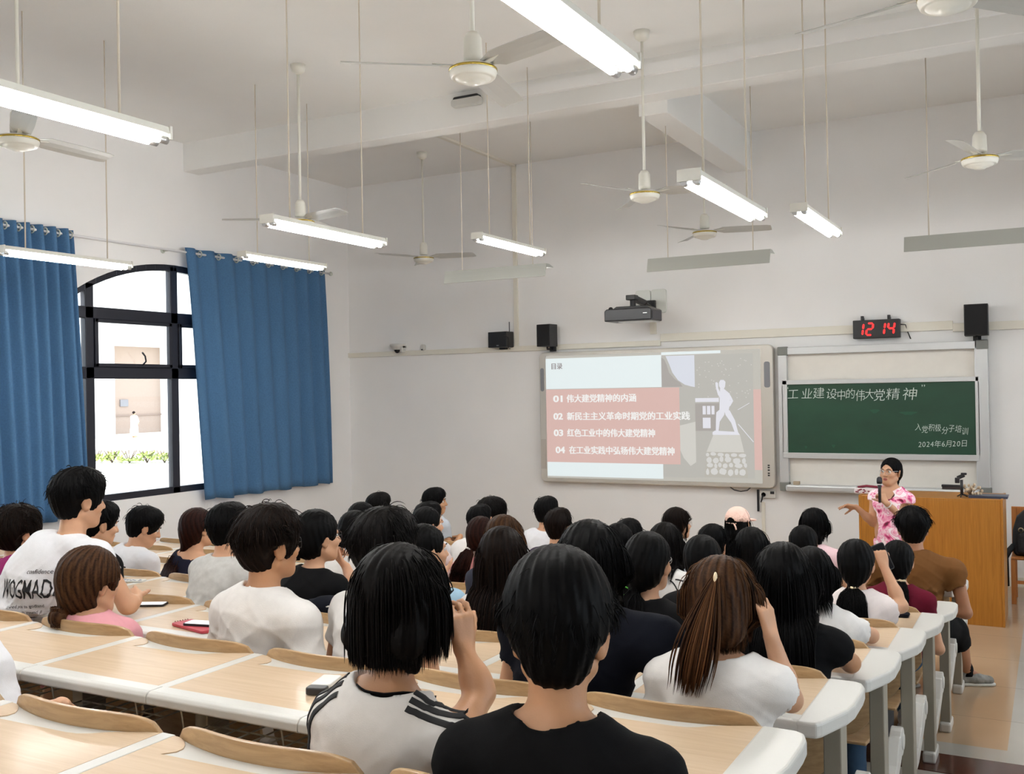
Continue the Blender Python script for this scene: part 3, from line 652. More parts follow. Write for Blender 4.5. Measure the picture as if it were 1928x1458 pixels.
# ------------------------------------------------------------------ digital clock
kx0, kx1, kz0, kz1 = rect_from([(1605.5, 603), (1694, 601), (1694, 636), (1606, 637.5)], YW - 0.12)
clk = thing('digital_clock', 'black digital wall clock with red figures reading 12:14', 'clock', ((kx0 + kx1) / 2, YW, kz0))
kw = kx1 - kx0; kh = kz1 - kz0
mb = MB(); mb.box((-kw / 2, -0.12, 0), (kw / 2, -0.02, kh)); obj('case', mb, BLACK_PL, clk, bevel=0.006)
M_LED = mat('red_figures', (0.2, 0.0, 0.0), 0.4, emit=(1.0, 0.015, 0.015), estr=1.1)
SEG = {'1': 'bc', '2': 'abged', '4': 'fgbc'}
def digit(mb, d, cx, w, z0, h):
    t = 0.013; sh = 0.14
    P = {'a': (0, 1, 1, 1), 'b': (1, .5, 1, 1), 'c': (1, 0, 1, .5), 'd': (0, 0, 1, 0), 'e': (0, 0, 0, .5), 'f': (0, .5, 0, 1), 'g': (0, .5, 1, .5)}
    for s in SEG[d]:
        x0, y0, x1, y1 = P[s]
        a = np.array((cx - w / 2 + x0 * w + y0 * h * sh, z0 + y0 * h)); b = np.array((cx - w / 2 + x1 * w + y1 * h * sh, z0 + y1 * h)); dd = (b - a) / np.linalg.norm(b - a); nn = np.array((-dd[1], dd[0]))
        a = a + dd * 0.004; b = b - dd * 0.004
        mb.prism([tuple(a), tuple(a + dd * t * .7 + nn * t * .8), tuple(b - dd * t * .7 + nn * t * .8), tuple(b), tuple(b - dd * t * .7 - nn * t * .8), tuple(a + dd * t * .7 - nn * t * .8)][::-1], -0.124, -0.119, axes='xzy')
mb = MB(); hz = kh * 0.18; hh = kh * 0.63
for d, f in (('1', .14), ('2', .345), ('1', .60), ('4', .80)): digit(mb, d, -kw / 2 + kw * f, kw * 0.125, hz, hh)
for q in (.3, .75): mb.lathe([(0, 0), (0.011, 0), (0.011, 0.005), (0, 0.005)], (-kw / 2 + kw * .49, -0.119, hz + hh * q), 12, axis='y')
obj('figures', mb, M_LED, clk)
mb = MB()
for f in (.19, .76): mb.box((-kw / 2 + kw * f - 0.015, -0.08, kh), (-kw / 2 + kw * f + 0.015, -0.03, kh + 0.05)); mb.box((-kw / 2 + kw * f - 0.015, -0.035, kh), (-kw / 2 + kw * f + 0.015, 0, kh + 0.03))
obj('hook', mb, BLACK_PL, clk, bevel=0.003)
mb = MB(); mb.tube([(kw / 2, -0.05, kh * .7), (kw / 2 + 0.05, -0.03, kh * .68), (kw / 2 + 0.07, -0.02, kh * .3), (kw / 2 + 0.10, -0.015, -0.02)], 0.006); obj('cable', mb, BLACK_PL, clk)

# ------------------------------------------------------------------ loudspeakers, receiver box, camera, sensor
M_CLOTH = mat('speaker_cloth', (0.008, 0.008, 0.009), 0.9); M_BADGE = mat('badge', (0.7, 0.7, 0.7), 0.3, metal=0.8)
def speaker(c, w, h, d, rz, lab):
    r = thing('loudspeaker', lab, 'speaker', (c[0], c[1], c[2]), rz, 'black loudspeakers on the front wall')
    mb = MB(); mb.box((-w / 2, -d / 2, -h / 2), (w / 2, d / 2, h / 2)); obj('cabinet', mb, BLACK_PL, r, bevel=0.006)
    mb = MB(); mb.box((-w / 2 + 0.008, -d / 2 - 0.012, -h / 2 + 0.008), (w / 2 - 0.008, -d / 2 + 0.005, h / 2 - 0.008)); g = obj('grille', mb, M_CLOTH, r, bevel=0.005)
    mb = MB(); mb.lathe([(0, 0), (0.012, 0), (0.012, 0.004), (0, 0.004)], (0, -d / 2 - 0.011, -h / 2 + 0.035), 12, axis='y'); obj('badge', mb, M_BADGE, g)
    mb = MB(); mb.tube([(0, 0, -h / 2), (0, 0, -h / 2 - 0.03), (0, d / 2 + 0.06, -h / 2 - 0.03)], 0.012); mb.box((-0.04, d / 2 + 0.03, -h / 2 - 0.06), (0.04, d / 2 + 0.07, -h / 2 + 0.06)); obj('wall_bracket', mb, BLACK_PL, r)
p = at_y(1028, 632, YW - 0.22); speaker((p[0], YW - 0.19, p[2]), 0.21, 0.29, 0.18, -0.12, 'black loudspeaker just above the top corner of the interactive board')
p = at_y(1837.5, 602.5, YW - 0.24); speaker((p[0], YW - 0.18, p[2]), 0.235, 0.335, 0.2, 0.03, 'black loudspeaker above the outer corner of the chalkboard frame')
p = at_y(943, 640, YW - 0.12)
r = thing('receiver_box', 'black box with a thin aerial on the wall, next to the white dome camera', 'receiver', (p[0], YW - 0.11, p[2]), -0.1)
mb = MB(); mb.box((-0.155, -0.09, -0.105), (0.145, 0.085, 0.105)); obj('case', mb, BLACK_PL, r, bevel=0.006)
mb = MB(); mb.tube([(0.135, 0.0, -0.02), (0.137, 0.0, 0.235)], 0.006); obj('aerial', mb, BLACK_PL, r)
mb = MB(); mb.tube([(0.13, -0.095, 0.05), (0.165, -0.06, 0.02), (0.165, -0.05, -0.06), (0.14, -0.03, -0.115), (0.1, 0.06, -0.125)], 0.006); mb.box((-0.05, 0.02, -0.13), (0.05, 0.10, -0.1)); obj('cable', mb, BLACK_PL, r)
mb = MB(); mb.lathe([(0, 0), (0.009, 0), (0.009, 0.004), (0, 0.004)], (0.10, -0.089, 0.055), 10, axis='y'); mb.lathe([(0, 0), (0.009, 0), (0.009, 0.004), (0, 0.004)], (0.10, -0.089, -0.08), 10, axis='y'); mb.box((-0.015, -0.094, -0.085), (0.02, -0.089, -0.075)); obj('indicator', mb, M_BADGE, r)
p = at_y(749, 655, YW - 0.08)
r = thing('dome_camera', 'white dome security camera with a dark glass eye on the front wall', 'camera', (p[0], YW - 0.10, p[2] - 0.0))
mb = MB(); mb.lathe([(0, 0.06), (0.10, 0.055), (0.105, 0.03), (0.09, 0.01), (0.075, -0.015), (0.06, -0.03), (0, -0.03)], n=24); mb.box((-0.03, 0.0, 0.0), (0.10, 0.10, 0.055)); obj('housing', mb, WHITE_PL, r)
mb = MB(); mb.sphere((0, 0, -0.03), (0.045, 0.045, 0.05), 16); obj('glass_eye', mb, mat('dark_dome', (0.01, 0.01, 0.012), 0.08), r)
mb = MB(); mb.box((0.05, -0.01, -0.07), (0.10, 0.08, 0.03)); obj('junction_box', mb, WHITE_PL, r, bevel=0.01)
p = at_y(796, 655, YW - 0.04)
r = thing('motion_sensor', 'small white motion sensor on the wall beside the dome camera', 'sensor', (p[0], YW, p[2]))
mb = MB(); mb.prism(rrect(-0.035, -0.045, 0.035, 0.05, 0.03), -0.06, -0.002, axes='xzy'); obj('case', mb, WHITE_PL, r, bevel=0.012)
mb = MB(); mb.box((-0.012, -0.066, -0.035), (0.014, -0.055, -0.02)); obj('lens', mb, BLACK_PL, r)

# ------------------------------------------------------------------ projector on its arm
wx0, wx1, wz0, wz1 = rect_from([(1198, 547), (1256, 545), (1256, 589), (1198, 592)], YW)
pl = thing('wall_plate', 'pale rounded plate on the wall behind the projector arm', 'plate', ((wx0 + wx1) / 2, YW, (wz0 + wz1) / 2))
pw, ph = (wx1 - wx0) / 2, (wz1 - wz0) / 2
M_PLATE = mat('plate_grey', srgb(212, 214, 208), 0.4)
for s in (-1, 1):
    mb = MB(); a, b = (-pw, -pw * 0.02) if s < 0 else (pw * 0.02, pw); mb.prism(rrect(a, -ph, b, ph, 0.035), -0.03, -0.002, axes='xzy'); obj('plate_half', mb, M_PLATE, pl, bevel=0.006)
pa = at_y(1225, 577, YW - 0.05); pj = at_y(1192, 594, 11.42)
pr = thing('projector', 'black projector hung on a wall arm above the interactive board', 'projector', (pj[0], 11.42, pj[2]), 0.0)
ax_ = pa[0] - pj[0]; az = pa[2] - pj[2]
mb = MB(); mb.prism([(-0.30, -0.075), (0.30, -0.075), (0.30, 0.06), (0.27, 0.075), (-0.27, 0.075), (-0.30, 0.05)], -0.19, 0.19, axes='xzy'); obj('body', mb, mat('projector_black', (0.014, 0.014, 0.018), 0.35), pr, bevel=0.012)
mb = MB(); mb.prism([(-0.22, 0.075), (0.26, 0.075), (0.2, 0.105), (-0.17, 0.105)], -0.12, 0.17, axes='xzy'); mb.sphere((-0.24, -0.12, 0.075), 0.03); obj('top_cover', mb, BLACK_PL, pr, bevel=0.006)
mb = MB(); mb.box((0.298, -0.15, -0.055), (0.304, 0.15, 0.035)); obj('vent_grille', mb, mat('vent_dark', srgb(70, 70, 78), 0.5), pr)
mb = MB(); mb.box((0.20, -0.193, 0.005), (0.25, -0.188, 0.012)); obj('badge', mb, M_BADGE, pr)
mb = MB(); mb.box((-0.14, -0.13, -0.085), (0.28, 0.17, -0.074)); obj('silver_base', mb, STEEL, pr)
mb = MB(); mb.tube([(0.0, 0, 0.10), (0.0, 0, 0.20)], 0.035, 14); mb.cbox((-0.01, 0, 0.215), (0.12, 0.12, 0.06)); mb.bar((0.0, 0.0, 0.215), (ax_, YW - 11.42 - 0.05, az + 0.0), 0.06, 0.075); mb.cbox((ax_, YW - 11.42 - 0.035, az - 0.01), (0.13, 0.07, 0.17)); obj('mount_arm', mb, BLACK_PL, pr, bevel=0.008)
mb = MB(); mb.tube([(0.1, 0.05, 0.1), (0.14, 0.12, 0.16), (0.12, 0.25, 0.14), (0.1, 0.45, 0.1)], 0.008); obj('cable', mb, BLACK_PL, pr)

# ------------------------------------------------------------------ wall socket
qx0, qx1, qz0, qz1 = rect_from([(1430, 925), (1460, 923), (1460, 938), (1430, 939)], YW - 0.04)
sk = thing('wall_socket', 'white double wall socket with a black plug below the interactive board', 'socket', ((qx0 + qx1) / 2, YW, (qz0 + qz1) / 2))
hw, hh2 = (qx1 - qx0) / 2, (qz1 - qz0) / 2
mb = MB(); mb.box((-hw, -0.04, -hh2), (hw, -0.002, hh2)); obj('face', mb, WHITE_PL, sk, bevel=0.006)
mb = MB(); mb.box((hw * .35, -0.043, hh2 * .1), (hw * .85, -0.038, hh2 * .8)); obj('switch', mb, BLACK_PL, sk)
mb = MB(); mb.lathe([(0, 0), (0.028, 0), (0.022, 0.04), (0, 0.045)], (-hw * .5, -0.04, -hh2 * .1), 12, axis='y'); mb.tube([(-hw * .5, -0.07, -hh2 * .1), (-hw * .55, -0.09, -hh2 * 1.1), (-hw * .8, -0.05, -hh2 * 2.0)], 0.009); obj('plug', mb, BLACK_PL, sk)
pb = at_y(1427, 935, YW - 0.05)
mb = MB(); mb.box((-0.012, -0.03, -0.16), (0.012, -0.01, 0.1)); tag(obj('hanging_cable', mb, BLACK_PL, loc=(pb[0], YW - 0.02, pb[2] - 0.02)), 'short black cable end hanging below the interactive board', 'cable')

# ------------------------------------------------------------------ lectern and what lies on it
M_LEC = wood('lectern_veneer', srgb(154, 98, 28), srgb(178, 120, 42), 0.4, 'Z', 2.2)
LX0, LX1, LY, LZ = -1.664, -0.432, 9.95, 1.135
lec = thing('lectern', 'broad orange wood lectern behind the woman in the flowered dress', 'lectern', ((LX0 + LX1) / 2, LY, 0))
lw = (LX1 - LX0) / 2
mb = MB(); mb.box((-lw + 0.02, 0.0, 0.0), (lw - 0.02, 0.02, LZ - 0.02)); obj('front_panel', mb, M_LEC, lec, bevel=0.002)
for s in (-1, 1):
    mb = MB(); mb.box((s * lw - (0.02 if s > 0 else 0), -0.006, 0.0), (s * lw + (0.02 if s < 0 else 0), 0.62, LZ + 0.005)); obj('side_panel', mb, M_LEC, lec, bevel=0.002)
mb = MB(); mb.box((-lw + 0.02, 0.0, LZ - 0.02), (lw - 0.02, 0.62, LZ)); obj('top', mb, M_LEC, lec, bevel=0.002)
mb = MB(); mb.box((-lw + 0.02, 0.02, 0.35), (lw - 0.02, 0.58, 0.37)); mb.box((-0.01, 0.02, 0.0), (0.01, 0.58, 0.75)); obj('shelf', mb, M_LEC, lec)
p = at_y(1811, 936, LY + 0.15)
r = thing('phone_tripod', 'small black tabletop tripod standing on the lectern', 'tripod', (p[0], LY + 0.15, LZ))
mb = MB(); mb.tube([(0, 0, 0.02), (0, 0, 0.16)], 0.013, 10); obj('column', mb, BLACK_PL, r)
mb = MB(); mb.bar((-0.035, 0, 0.175), (0.025, 0, 0.205), 0.03, 0.035); mb.cbox((-0.035, -0.01, 0.155), (0.04, 0.03, 0.05)); mb.cbox((0.02, 0, 0.215), (0.05, 0.03, 0.02)); obj('clamp_head', mb, BLACK_PL, r, bevel=0.005)
for k in range(3):
    a = k * 2.094 + 0.4; mb = MB(); mb.tube([(0, 0, 0.03), (0.05 * math.cos(a), 0.05 * math.sin(a), 0.006)], 0.006); obj('leg', mb, BLACK_PL, r)
p = at_y(1827, 936, LY + 0.2); rs = random.Random(3)
r = thing('dried_flowers', 'small bunch of dried beige flowers lying on the lectern by the tripod', 'flowers', (p[0], LY + 0.2, LZ))
mb = MB(); ml = MB()
for k in range(26):
    a, l, e = rs.uniform(0, 6.28), rs.uniform(0.05, 0.12), rs.uniform(0.15, 1.2); q = (l * math.cos(a) * math.cos(e), 0.7 * l * math.sin(a) * math.cos(e), 0.012 + l * math.sin(e))
    mb.tube([(0, 0, 0.01), (q[0] * .5, q[1] * .5, q[2] * .7), q], 0.0025, 5); ml.sphere(q, (0.012, 0.012, 0.016), 8)
obj('stems', mb, mat('dried_stem', srgb(150, 120, 90), 0.9), r); obj('flower_heads', ml, mat('dried_flower', srgb(196, 176, 150), 0.95, var=0.2, vscale=90), r)
p = at_y(1862, 938, LY + 0.25)
mb = MB(); mb.box((-0.16, -0.1, 0), (0.16, 0.1, 0.018)); mb.box((-0.165, -0.105, 0.018), (0.165, 0.105, 0.022)); tag(obj('folder', mb, mat('folder_blue', srgb(58, 66, 88), 0.4), loc=(p[0], LY + 0.2, LZ), bevel=0.002), 'slim dark blue folder at the outer end of the lectern top', 'folder')
p = at_y(1636, 930, LY + 0.2)
r = thing('patterned_pouch', 'white pouch with dark red pattern at the inner end of the lectern', 'pouch', (p[0] - 0.02, LY + 0.2, LZ))
mb = MB(); mb.prism(rrect(-0.11, 0.0, 0.11, 0.055, 0.02), -0.05, 0.05, axes='xzy'); obj('pouch_body', mb, mat('pouch_cloth', srgb(222, 212, 214), 0.8), r, bevel=0.012)
rs = random.Random(8)
for k in range(12): mb = MB(); mb.sphere((rs.uniform(-0.09, 0.09), -0.051, rs.uniform(0.012, 0.045)), (0.012, 0.003, 0.006), 8); obj('red_motif', mb, mat('pouch_red', srgb(120, 30, 50), 0.8), r)
mb = MB(); mb.tube([(-0.08, 0, 0.06), (0.0, -0.01, 0.075), (0.11, 0.0, 0.065)], 0.012); obj('zip_edge', mb, MATS['pouch_red'], r)

# ------------------------------------------------------------------ chair with backpack by the wall
M_CH = wood('chair_wood', srgb(172, 104, 48), srgb(196, 126, 66), 0.45, 'Z', 3)
q = at_z(1914, 1137, 0.0); cxx, cyy = q[0] - 0.02, q[1] - 0.02; sz = at_y(1908, 1049, cyy)[2]
ch = thing('wooden_chair', 'orange wooden chair carrying a black backpack near the front wall', 'chair', (cxx + 0.21, cyy, 0))
mb = MB(); mb.box((-0.23, -0.03, sz - 0.025), (0.23, 0.40, sz)); obj('seat', mb, M_CH, ch, bevel=0.006)
for x in (-0.21, 0.21):
    for y in (0.0, 0.37):
        mb = MB(); mb.box((x - 0.022, y - 0.022, 0), (x + 0.022, y + 0.022, sz - 0.02 if y == 0 else 0.92)); obj('leg', mb, M_CH, ch, bevel=0.003)
mb = MB(); mb.box((-0.2, -0.012, 0.2), (0.2, 0.012, 0.23)); mb.box((-0.22, 0.0, 0.2), (-0.2, 0.37, 0.23)); mb.box((0.2, 0.0, 0.2), (0.22, 0.37, 0.23)); obj('stretcher', mb, M_CH, ch)
mb = MB(); mb.box((-0.2, 0.36, 0.8), (0.2, 0.385, 0.92)); mb.box((-0.2, 0.36, 0.6), (0.2, 0.385, 0.66)); obj('backrest', mb, M_CH, ch, bevel=0.004)
M_BAG = mat('backpack_nylon', (0.010, 0.010, 0.012), 0.75, bump=0.25, bscale=40)
bp_ = thing('backpack', 'black backpack with a dangling strap standing on the wooden chair', 'backpack', (cxx + 0.19, cyy + 0.17, sz))
mb = MB(); prof = [(-0.19, 0.0), (-0.20, 0.10), (-0.195, 0.25), (-0.16, 0.38), (-0.08, 0.46), (0.08, 0.46), (0.16, 0.38), (0.195, 0.25), (0.20, 0.10), (0.19, 0.0)]
mb.prism(prof[::-1], -0.12, 0.10, axes='xzy', smooth=False); obj('main_bag', mb, M_BAG, bp_, bevel=0.045, seg=4)
mb = MB(); mb.prism(rrect(-0.15, 0.03, 0.15, 0.24, 0.05), -0.17, -0.10, axes='xzy'); obj('front_pocket', mb, M_BAG, bp_, bevel=0.03, seg=3)
mb = MB(); mb.tube([(-0.185, -0.09, 0.10), (-0.23, -0.12, 0.05), (-0.25, -0.12, -0.02), (-0.245, -0.12, -0.30)], [0.03, 0.03, 0.018, 0.016], 8); obj('strap', mb, M_BAG, bp_)
mb = MB(); mb.lathe([(0.016, 0), (0.026, 0), (0.026, 0.006), (0.016, 0.006)], (-0.12, -0.121, 0.26), 14, axis='y'); obj('metal_ring', mb, mat('ring_metal', srgb(150, 135, 110), 0.3, metal=0.9), bp_)
# ------------------------------------------------------------------ rows of joined tables with tip-up seats
M_DESK = wood('beech_laminate', srgb(190, 164, 134), srgb(203, 179, 150), 0.5, 'X', 2.0, coat=0.12)
M_PLY = wood('beech_plywood', srgb(158, 126, 88), srgb(184, 153, 113), 0.38, 'X', 2.4, coat=0.15)
M_LEG = mat('bench_leg_metal', srgb(150, 144, 130), 0.5)
M_WIRE = mat('basket_wire', srgb(170, 165, 150), 0.4, metal=0.4)
MW = 0.6
def back_y(x): return -0.006 - 0.055 * max(0.0, 1 - ((x + 0.3) / 0.27) ** 2)
def frame_mesh():
    mb = MB()
    mb.prism([(-0.505, -0.012), (-0.497, -0.002), (-0.485, 0.002), (-0.435, 0.002), (-0.435, -0.03), (-0.46, -0.043), (-0.49, -0.043), (-0.505, -0.034)], -MW + 0.001, -0.001, axes='yzx')
    mb.box((-0.022, -0.44, -0.03), (0.022, -0.004, 0.002)); mb.box((-MW, -0.45, -0.034), (0, -0.10, -0.013))
    tray = [(-0.578, -0.002), (-0.55, -0.004)] + [(x, back_y(x) + 0.002) for x in np.linspace(-0.54, -0.06, 16)] + [(-0.05, -0.004), (-0.022, -0.002), (-0.022, -0.12), (-0.578, -0.12)]
    mb.prism(tray[::-1], -0.02, -0.0015)
    return mb.mesh('desktop_frame', WHITE_PL)
def panel_mesh():
    far = [(-0.577, -0.010), (-0.556, -0.012), (-0.53, -0.024), (-0.505, -0.045), (-0.492, -0.062), (-0.490, -0.084), (-0.512, -0.112), (-0.46, -0.110), (-0.24, -0.106), (-0.205, -0.101), (-0.175, -0.086), (-0.15, -0.066), (-0.12, -0.048), (-0.08, -0.030), (-0.045, -0.014), (-0.023, -0.010)]
    mb = MB(); mb.prism((far + [(-0.023, -0.436), (-0.577, -0.436)])[::-1], -0.013, 0.0012)
    return mb.mesh('desktop_panel', M_DESK)
def back_mesh():
    n, k = 26, 9; vs = []; fs = []
    for side in (0, 1):
        for i in range(n + 1):
            u = -1 + 2 * i / n; x = -0.3 + 0.268 * u
            top = 0.046 * max(0.0, 1 - abs(u) ** 5) ** 0.5 - 0.004; bot = -0.40 + 0.10 * abs(u) ** 5
            for j in range(k + 1):
                z = bot + (top - bot) * j / k; lean = 0.05 * max(0.0, (-z - 0.05) / 0.3) ** 1.5
                vs.append((x, back_y(x) + (0.002 if side == 0 else 0.016) + lean, z))
    m = (n + 1) * (k + 1)
    for i in range(n):
        for j in range(k):
            a, b, c, d = i * (k + 1) + j, (i + 1) * (k + 1) + j, (i + 1) * (k + 1) + j + 1, i * (k + 1) + j + 1
            fs += [(a, b, c, d), (m + d, m + c, m + b, m + a)]
        for j in (0, k):
            a, b = i * (k + 1) + j, (i + 1) * (k + 1) + j; fs.append((a, m + a, m + b, b) if j == 0 else (a, b, m + b, m + a))
    for i in (0, n):
        for j in range(k):
            a, b = i * (k + 1) + j, i * (k + 1) + j + 1; fs.append((a, b, m + b, m + a) if i == 0 else (a, m + a, m + b, b))
    mb = MB(); mb.add(vs, fs, 0, False); return mb.mesh('backrest', M_PLY)
def seat_mesh():
    mb = MB(); prof = [(0.07, 0.0), (0.07, 0.014), (0.16, 0.004), (0.30, 0.006), (0.42, 0.012), (0.455, 0.002), (0.455, -0.012), (0.40, -0.006), (0.30, -0.012), (0.16, -0.012)]
    mb.prism(prof, -0.535, -0.065, axes='yzx'); return mb.mesh('seat', M_PLY)
def basket_mesh():
    mb = MB(); r = 0.003; zb = -0.135
    for x in (-0.50, -0.10): mb.tube([(x, -0.46, -0.035), (x, -0.445, zb), (x, -0.17, zb), (x, -0.15, -0.03)], r, 5)
    for x in np.linspace(-0.45, -0.15, 6): mb.tube([(x, -0.17, zb), (x, -0.44, zb)], r, 5)
    for y in (-0.18, -0.26, -0.34, -0.42): mb.tube([(-0.50, y, zb), (-0.10, y, zb)], r, 5)
    for x in np.linspace(-0.46, -0.14, 5): mb.tube([(x - 0.02, -0.42, zb), (x - 0.02, -0.475, zb + 0.004), (x + 0.02, -0.475, zb + 0.004), (x + 0.02, -0.42, zb)], r, 5)
    return mb.mesh('wire_basket', M_WIRE)
def leg_mesh(): mb = MB(); mb.box((-0.028, -0.28, -0.74), (0.028, -0.18, -0.03)); return mb.mesh('leg', M_LEG)
def foot_mesh(): mb = MB(); mb.box((-0.034, -0.31, -0.76), (0.034, -0.12, -0.70)); return mb.mesh('foot', WHITE_PL)
def bracket_mesh(sz):
    mb = MB(); up = [(-0.20, sz - 0.14), (-0.06, sz - 0.13), (0.08, sz - 0.07), (0.18, sz + 0.02)]; hd = arc(0.26, sz - 0.02, 0.062, 2.5, -2.0, 12); lo = [(0.19, sz - 0.10), (0.08, sz - 0.145), (-0.06, sz - 0.20), (-0.20, sz - 0.215)]
    mb.prism([(y, z) for y, z in up + hd + lo][::-1], -0.024, 0.024, axes='yzx'); mb.lathe([(0, -0.030), (0.036, -0.030), (0.036, 0.030), (0, 0.030)], (0, 0.26, sz - 0.02), 16, axis='x')
    return mb.mesh('seat_bracket', WHITE_PL)
def cap_mesh(s):
    pl = [(-0.028, -0.001), (0.062, -0.002), (0.088, -0.018), (0.102, -0.06), (0.106, -0.12), (0.106, -0.27), (0.096, -0.335), (0.047, -0.485), (0.034, -0.505), (-0.028, -0.507)]
    mb = MB(); mb.prism([(s * x, y) for x, y in (pl[::-1] if s > 0 else pl)], -0.046, 0.003); return mb.mesh('end_cap', WHITE_PL)
ME = dict(frame=frame_mesh(), panel=panel_mesh(), back=back_mesh(), basket=basket_mesh(), seat=seat_mesh(), leg=leg_mesh(), foot=foot_mesh(), br_a=bracket_mesh(-0.34), br_b=bracket_mesh(-0.442), cap=cap_mesh(1), capl=cap_mesh(-1))
def bev(o, w, seg=2): m = o.modifiers.new('edge', 'BEVEL'); m.width = w; m.segments = seg; m.limit_method = 'ANGLE'; m.angle_limit = 0.5; return o
BENCH_LABELS = {1: 'foremost row of joined tables, level with the lectern end, the brown shirt sits behind it',
                2: 'second row of joined tables from the lectern, its end beside the maroon shirt',
                3: 'row of joined tables standing on the first dark brown step edge',
                4: 'row of joined tables behind the woman raising a phone',
                5: 'row of joined tables whose end holds the elbow of the black T-shirt',
                6: 'row of joined tables in front of the woman with the brown ponytail and white top',
                7: 'row of joined tables with wire baskets showing, behind the pink collared shirt',
                8: 'row of joined tables at the bottom edge, behind the striped-sleeve top'}
NMOD = {1: 12, 2: 12, 3: 12, 4: 12, 5: 12, 6: 11, 7: 9, 8: 7}
ENDX = -0.68
for i in range(1, 9):
    r = thing('lecture_bench', BENCH_LABELS[i], 'bench', (ENDX, row_y(i), desk_z(i)), 0, 'rows of joined lecture tables')
    sz = -0.34 if i <= 2 else -0.442
    first = {}
    for k in range(NMOD[i]):
        x = -MW * k
        for key, nm, bw_ in (('frame', 'desktop_frame', 0.003), ('panel', 'desktop_panel', 0.0), ('back', 'backrest', 0.003), ('seat', 'seat', 0.004), ('basket', 'wire_basket', 0)):
            if key not in first:
                o = link(nm, ME[key], r); first[key] = o
                if bw_: bev(o, bw_)
            else: o = first[key].copy(); COL.objects.link(o); o.parent = r
            o.location = (x, 0, sz if key == 'seat' else 0)
    for k in range(NMOD[i] + 1):
        x = -MW * k + (0.035 if k == 0 else 0)
        if k == 0:
            l0 = bev(link('leg', ME['leg'], r), 0.004); f0 = bev(link('foot', ME['foot'], l0), 0.012); b0 = bev(link('seat_bracket', ME['br_a' if i <= 2 else 'br_b'], l0), 0.004); l0.location = (x, 0, 0)
        else:
            l = l0.copy(); COL.objects.link(l); l.parent = r; l.location = (x, 0, 0)
            for s_ in (f0, b0): c = s_.copy(); COL.objects.link(c); c.parent = l
    bev(link('end_cap', ME['cap'], r, (0.0, 0, 0)), 0.010, 3)
    bev(link('end_cap', ME['capl'], r, (-MW * NMOD[i], 0, 0)), 0.010, 3)
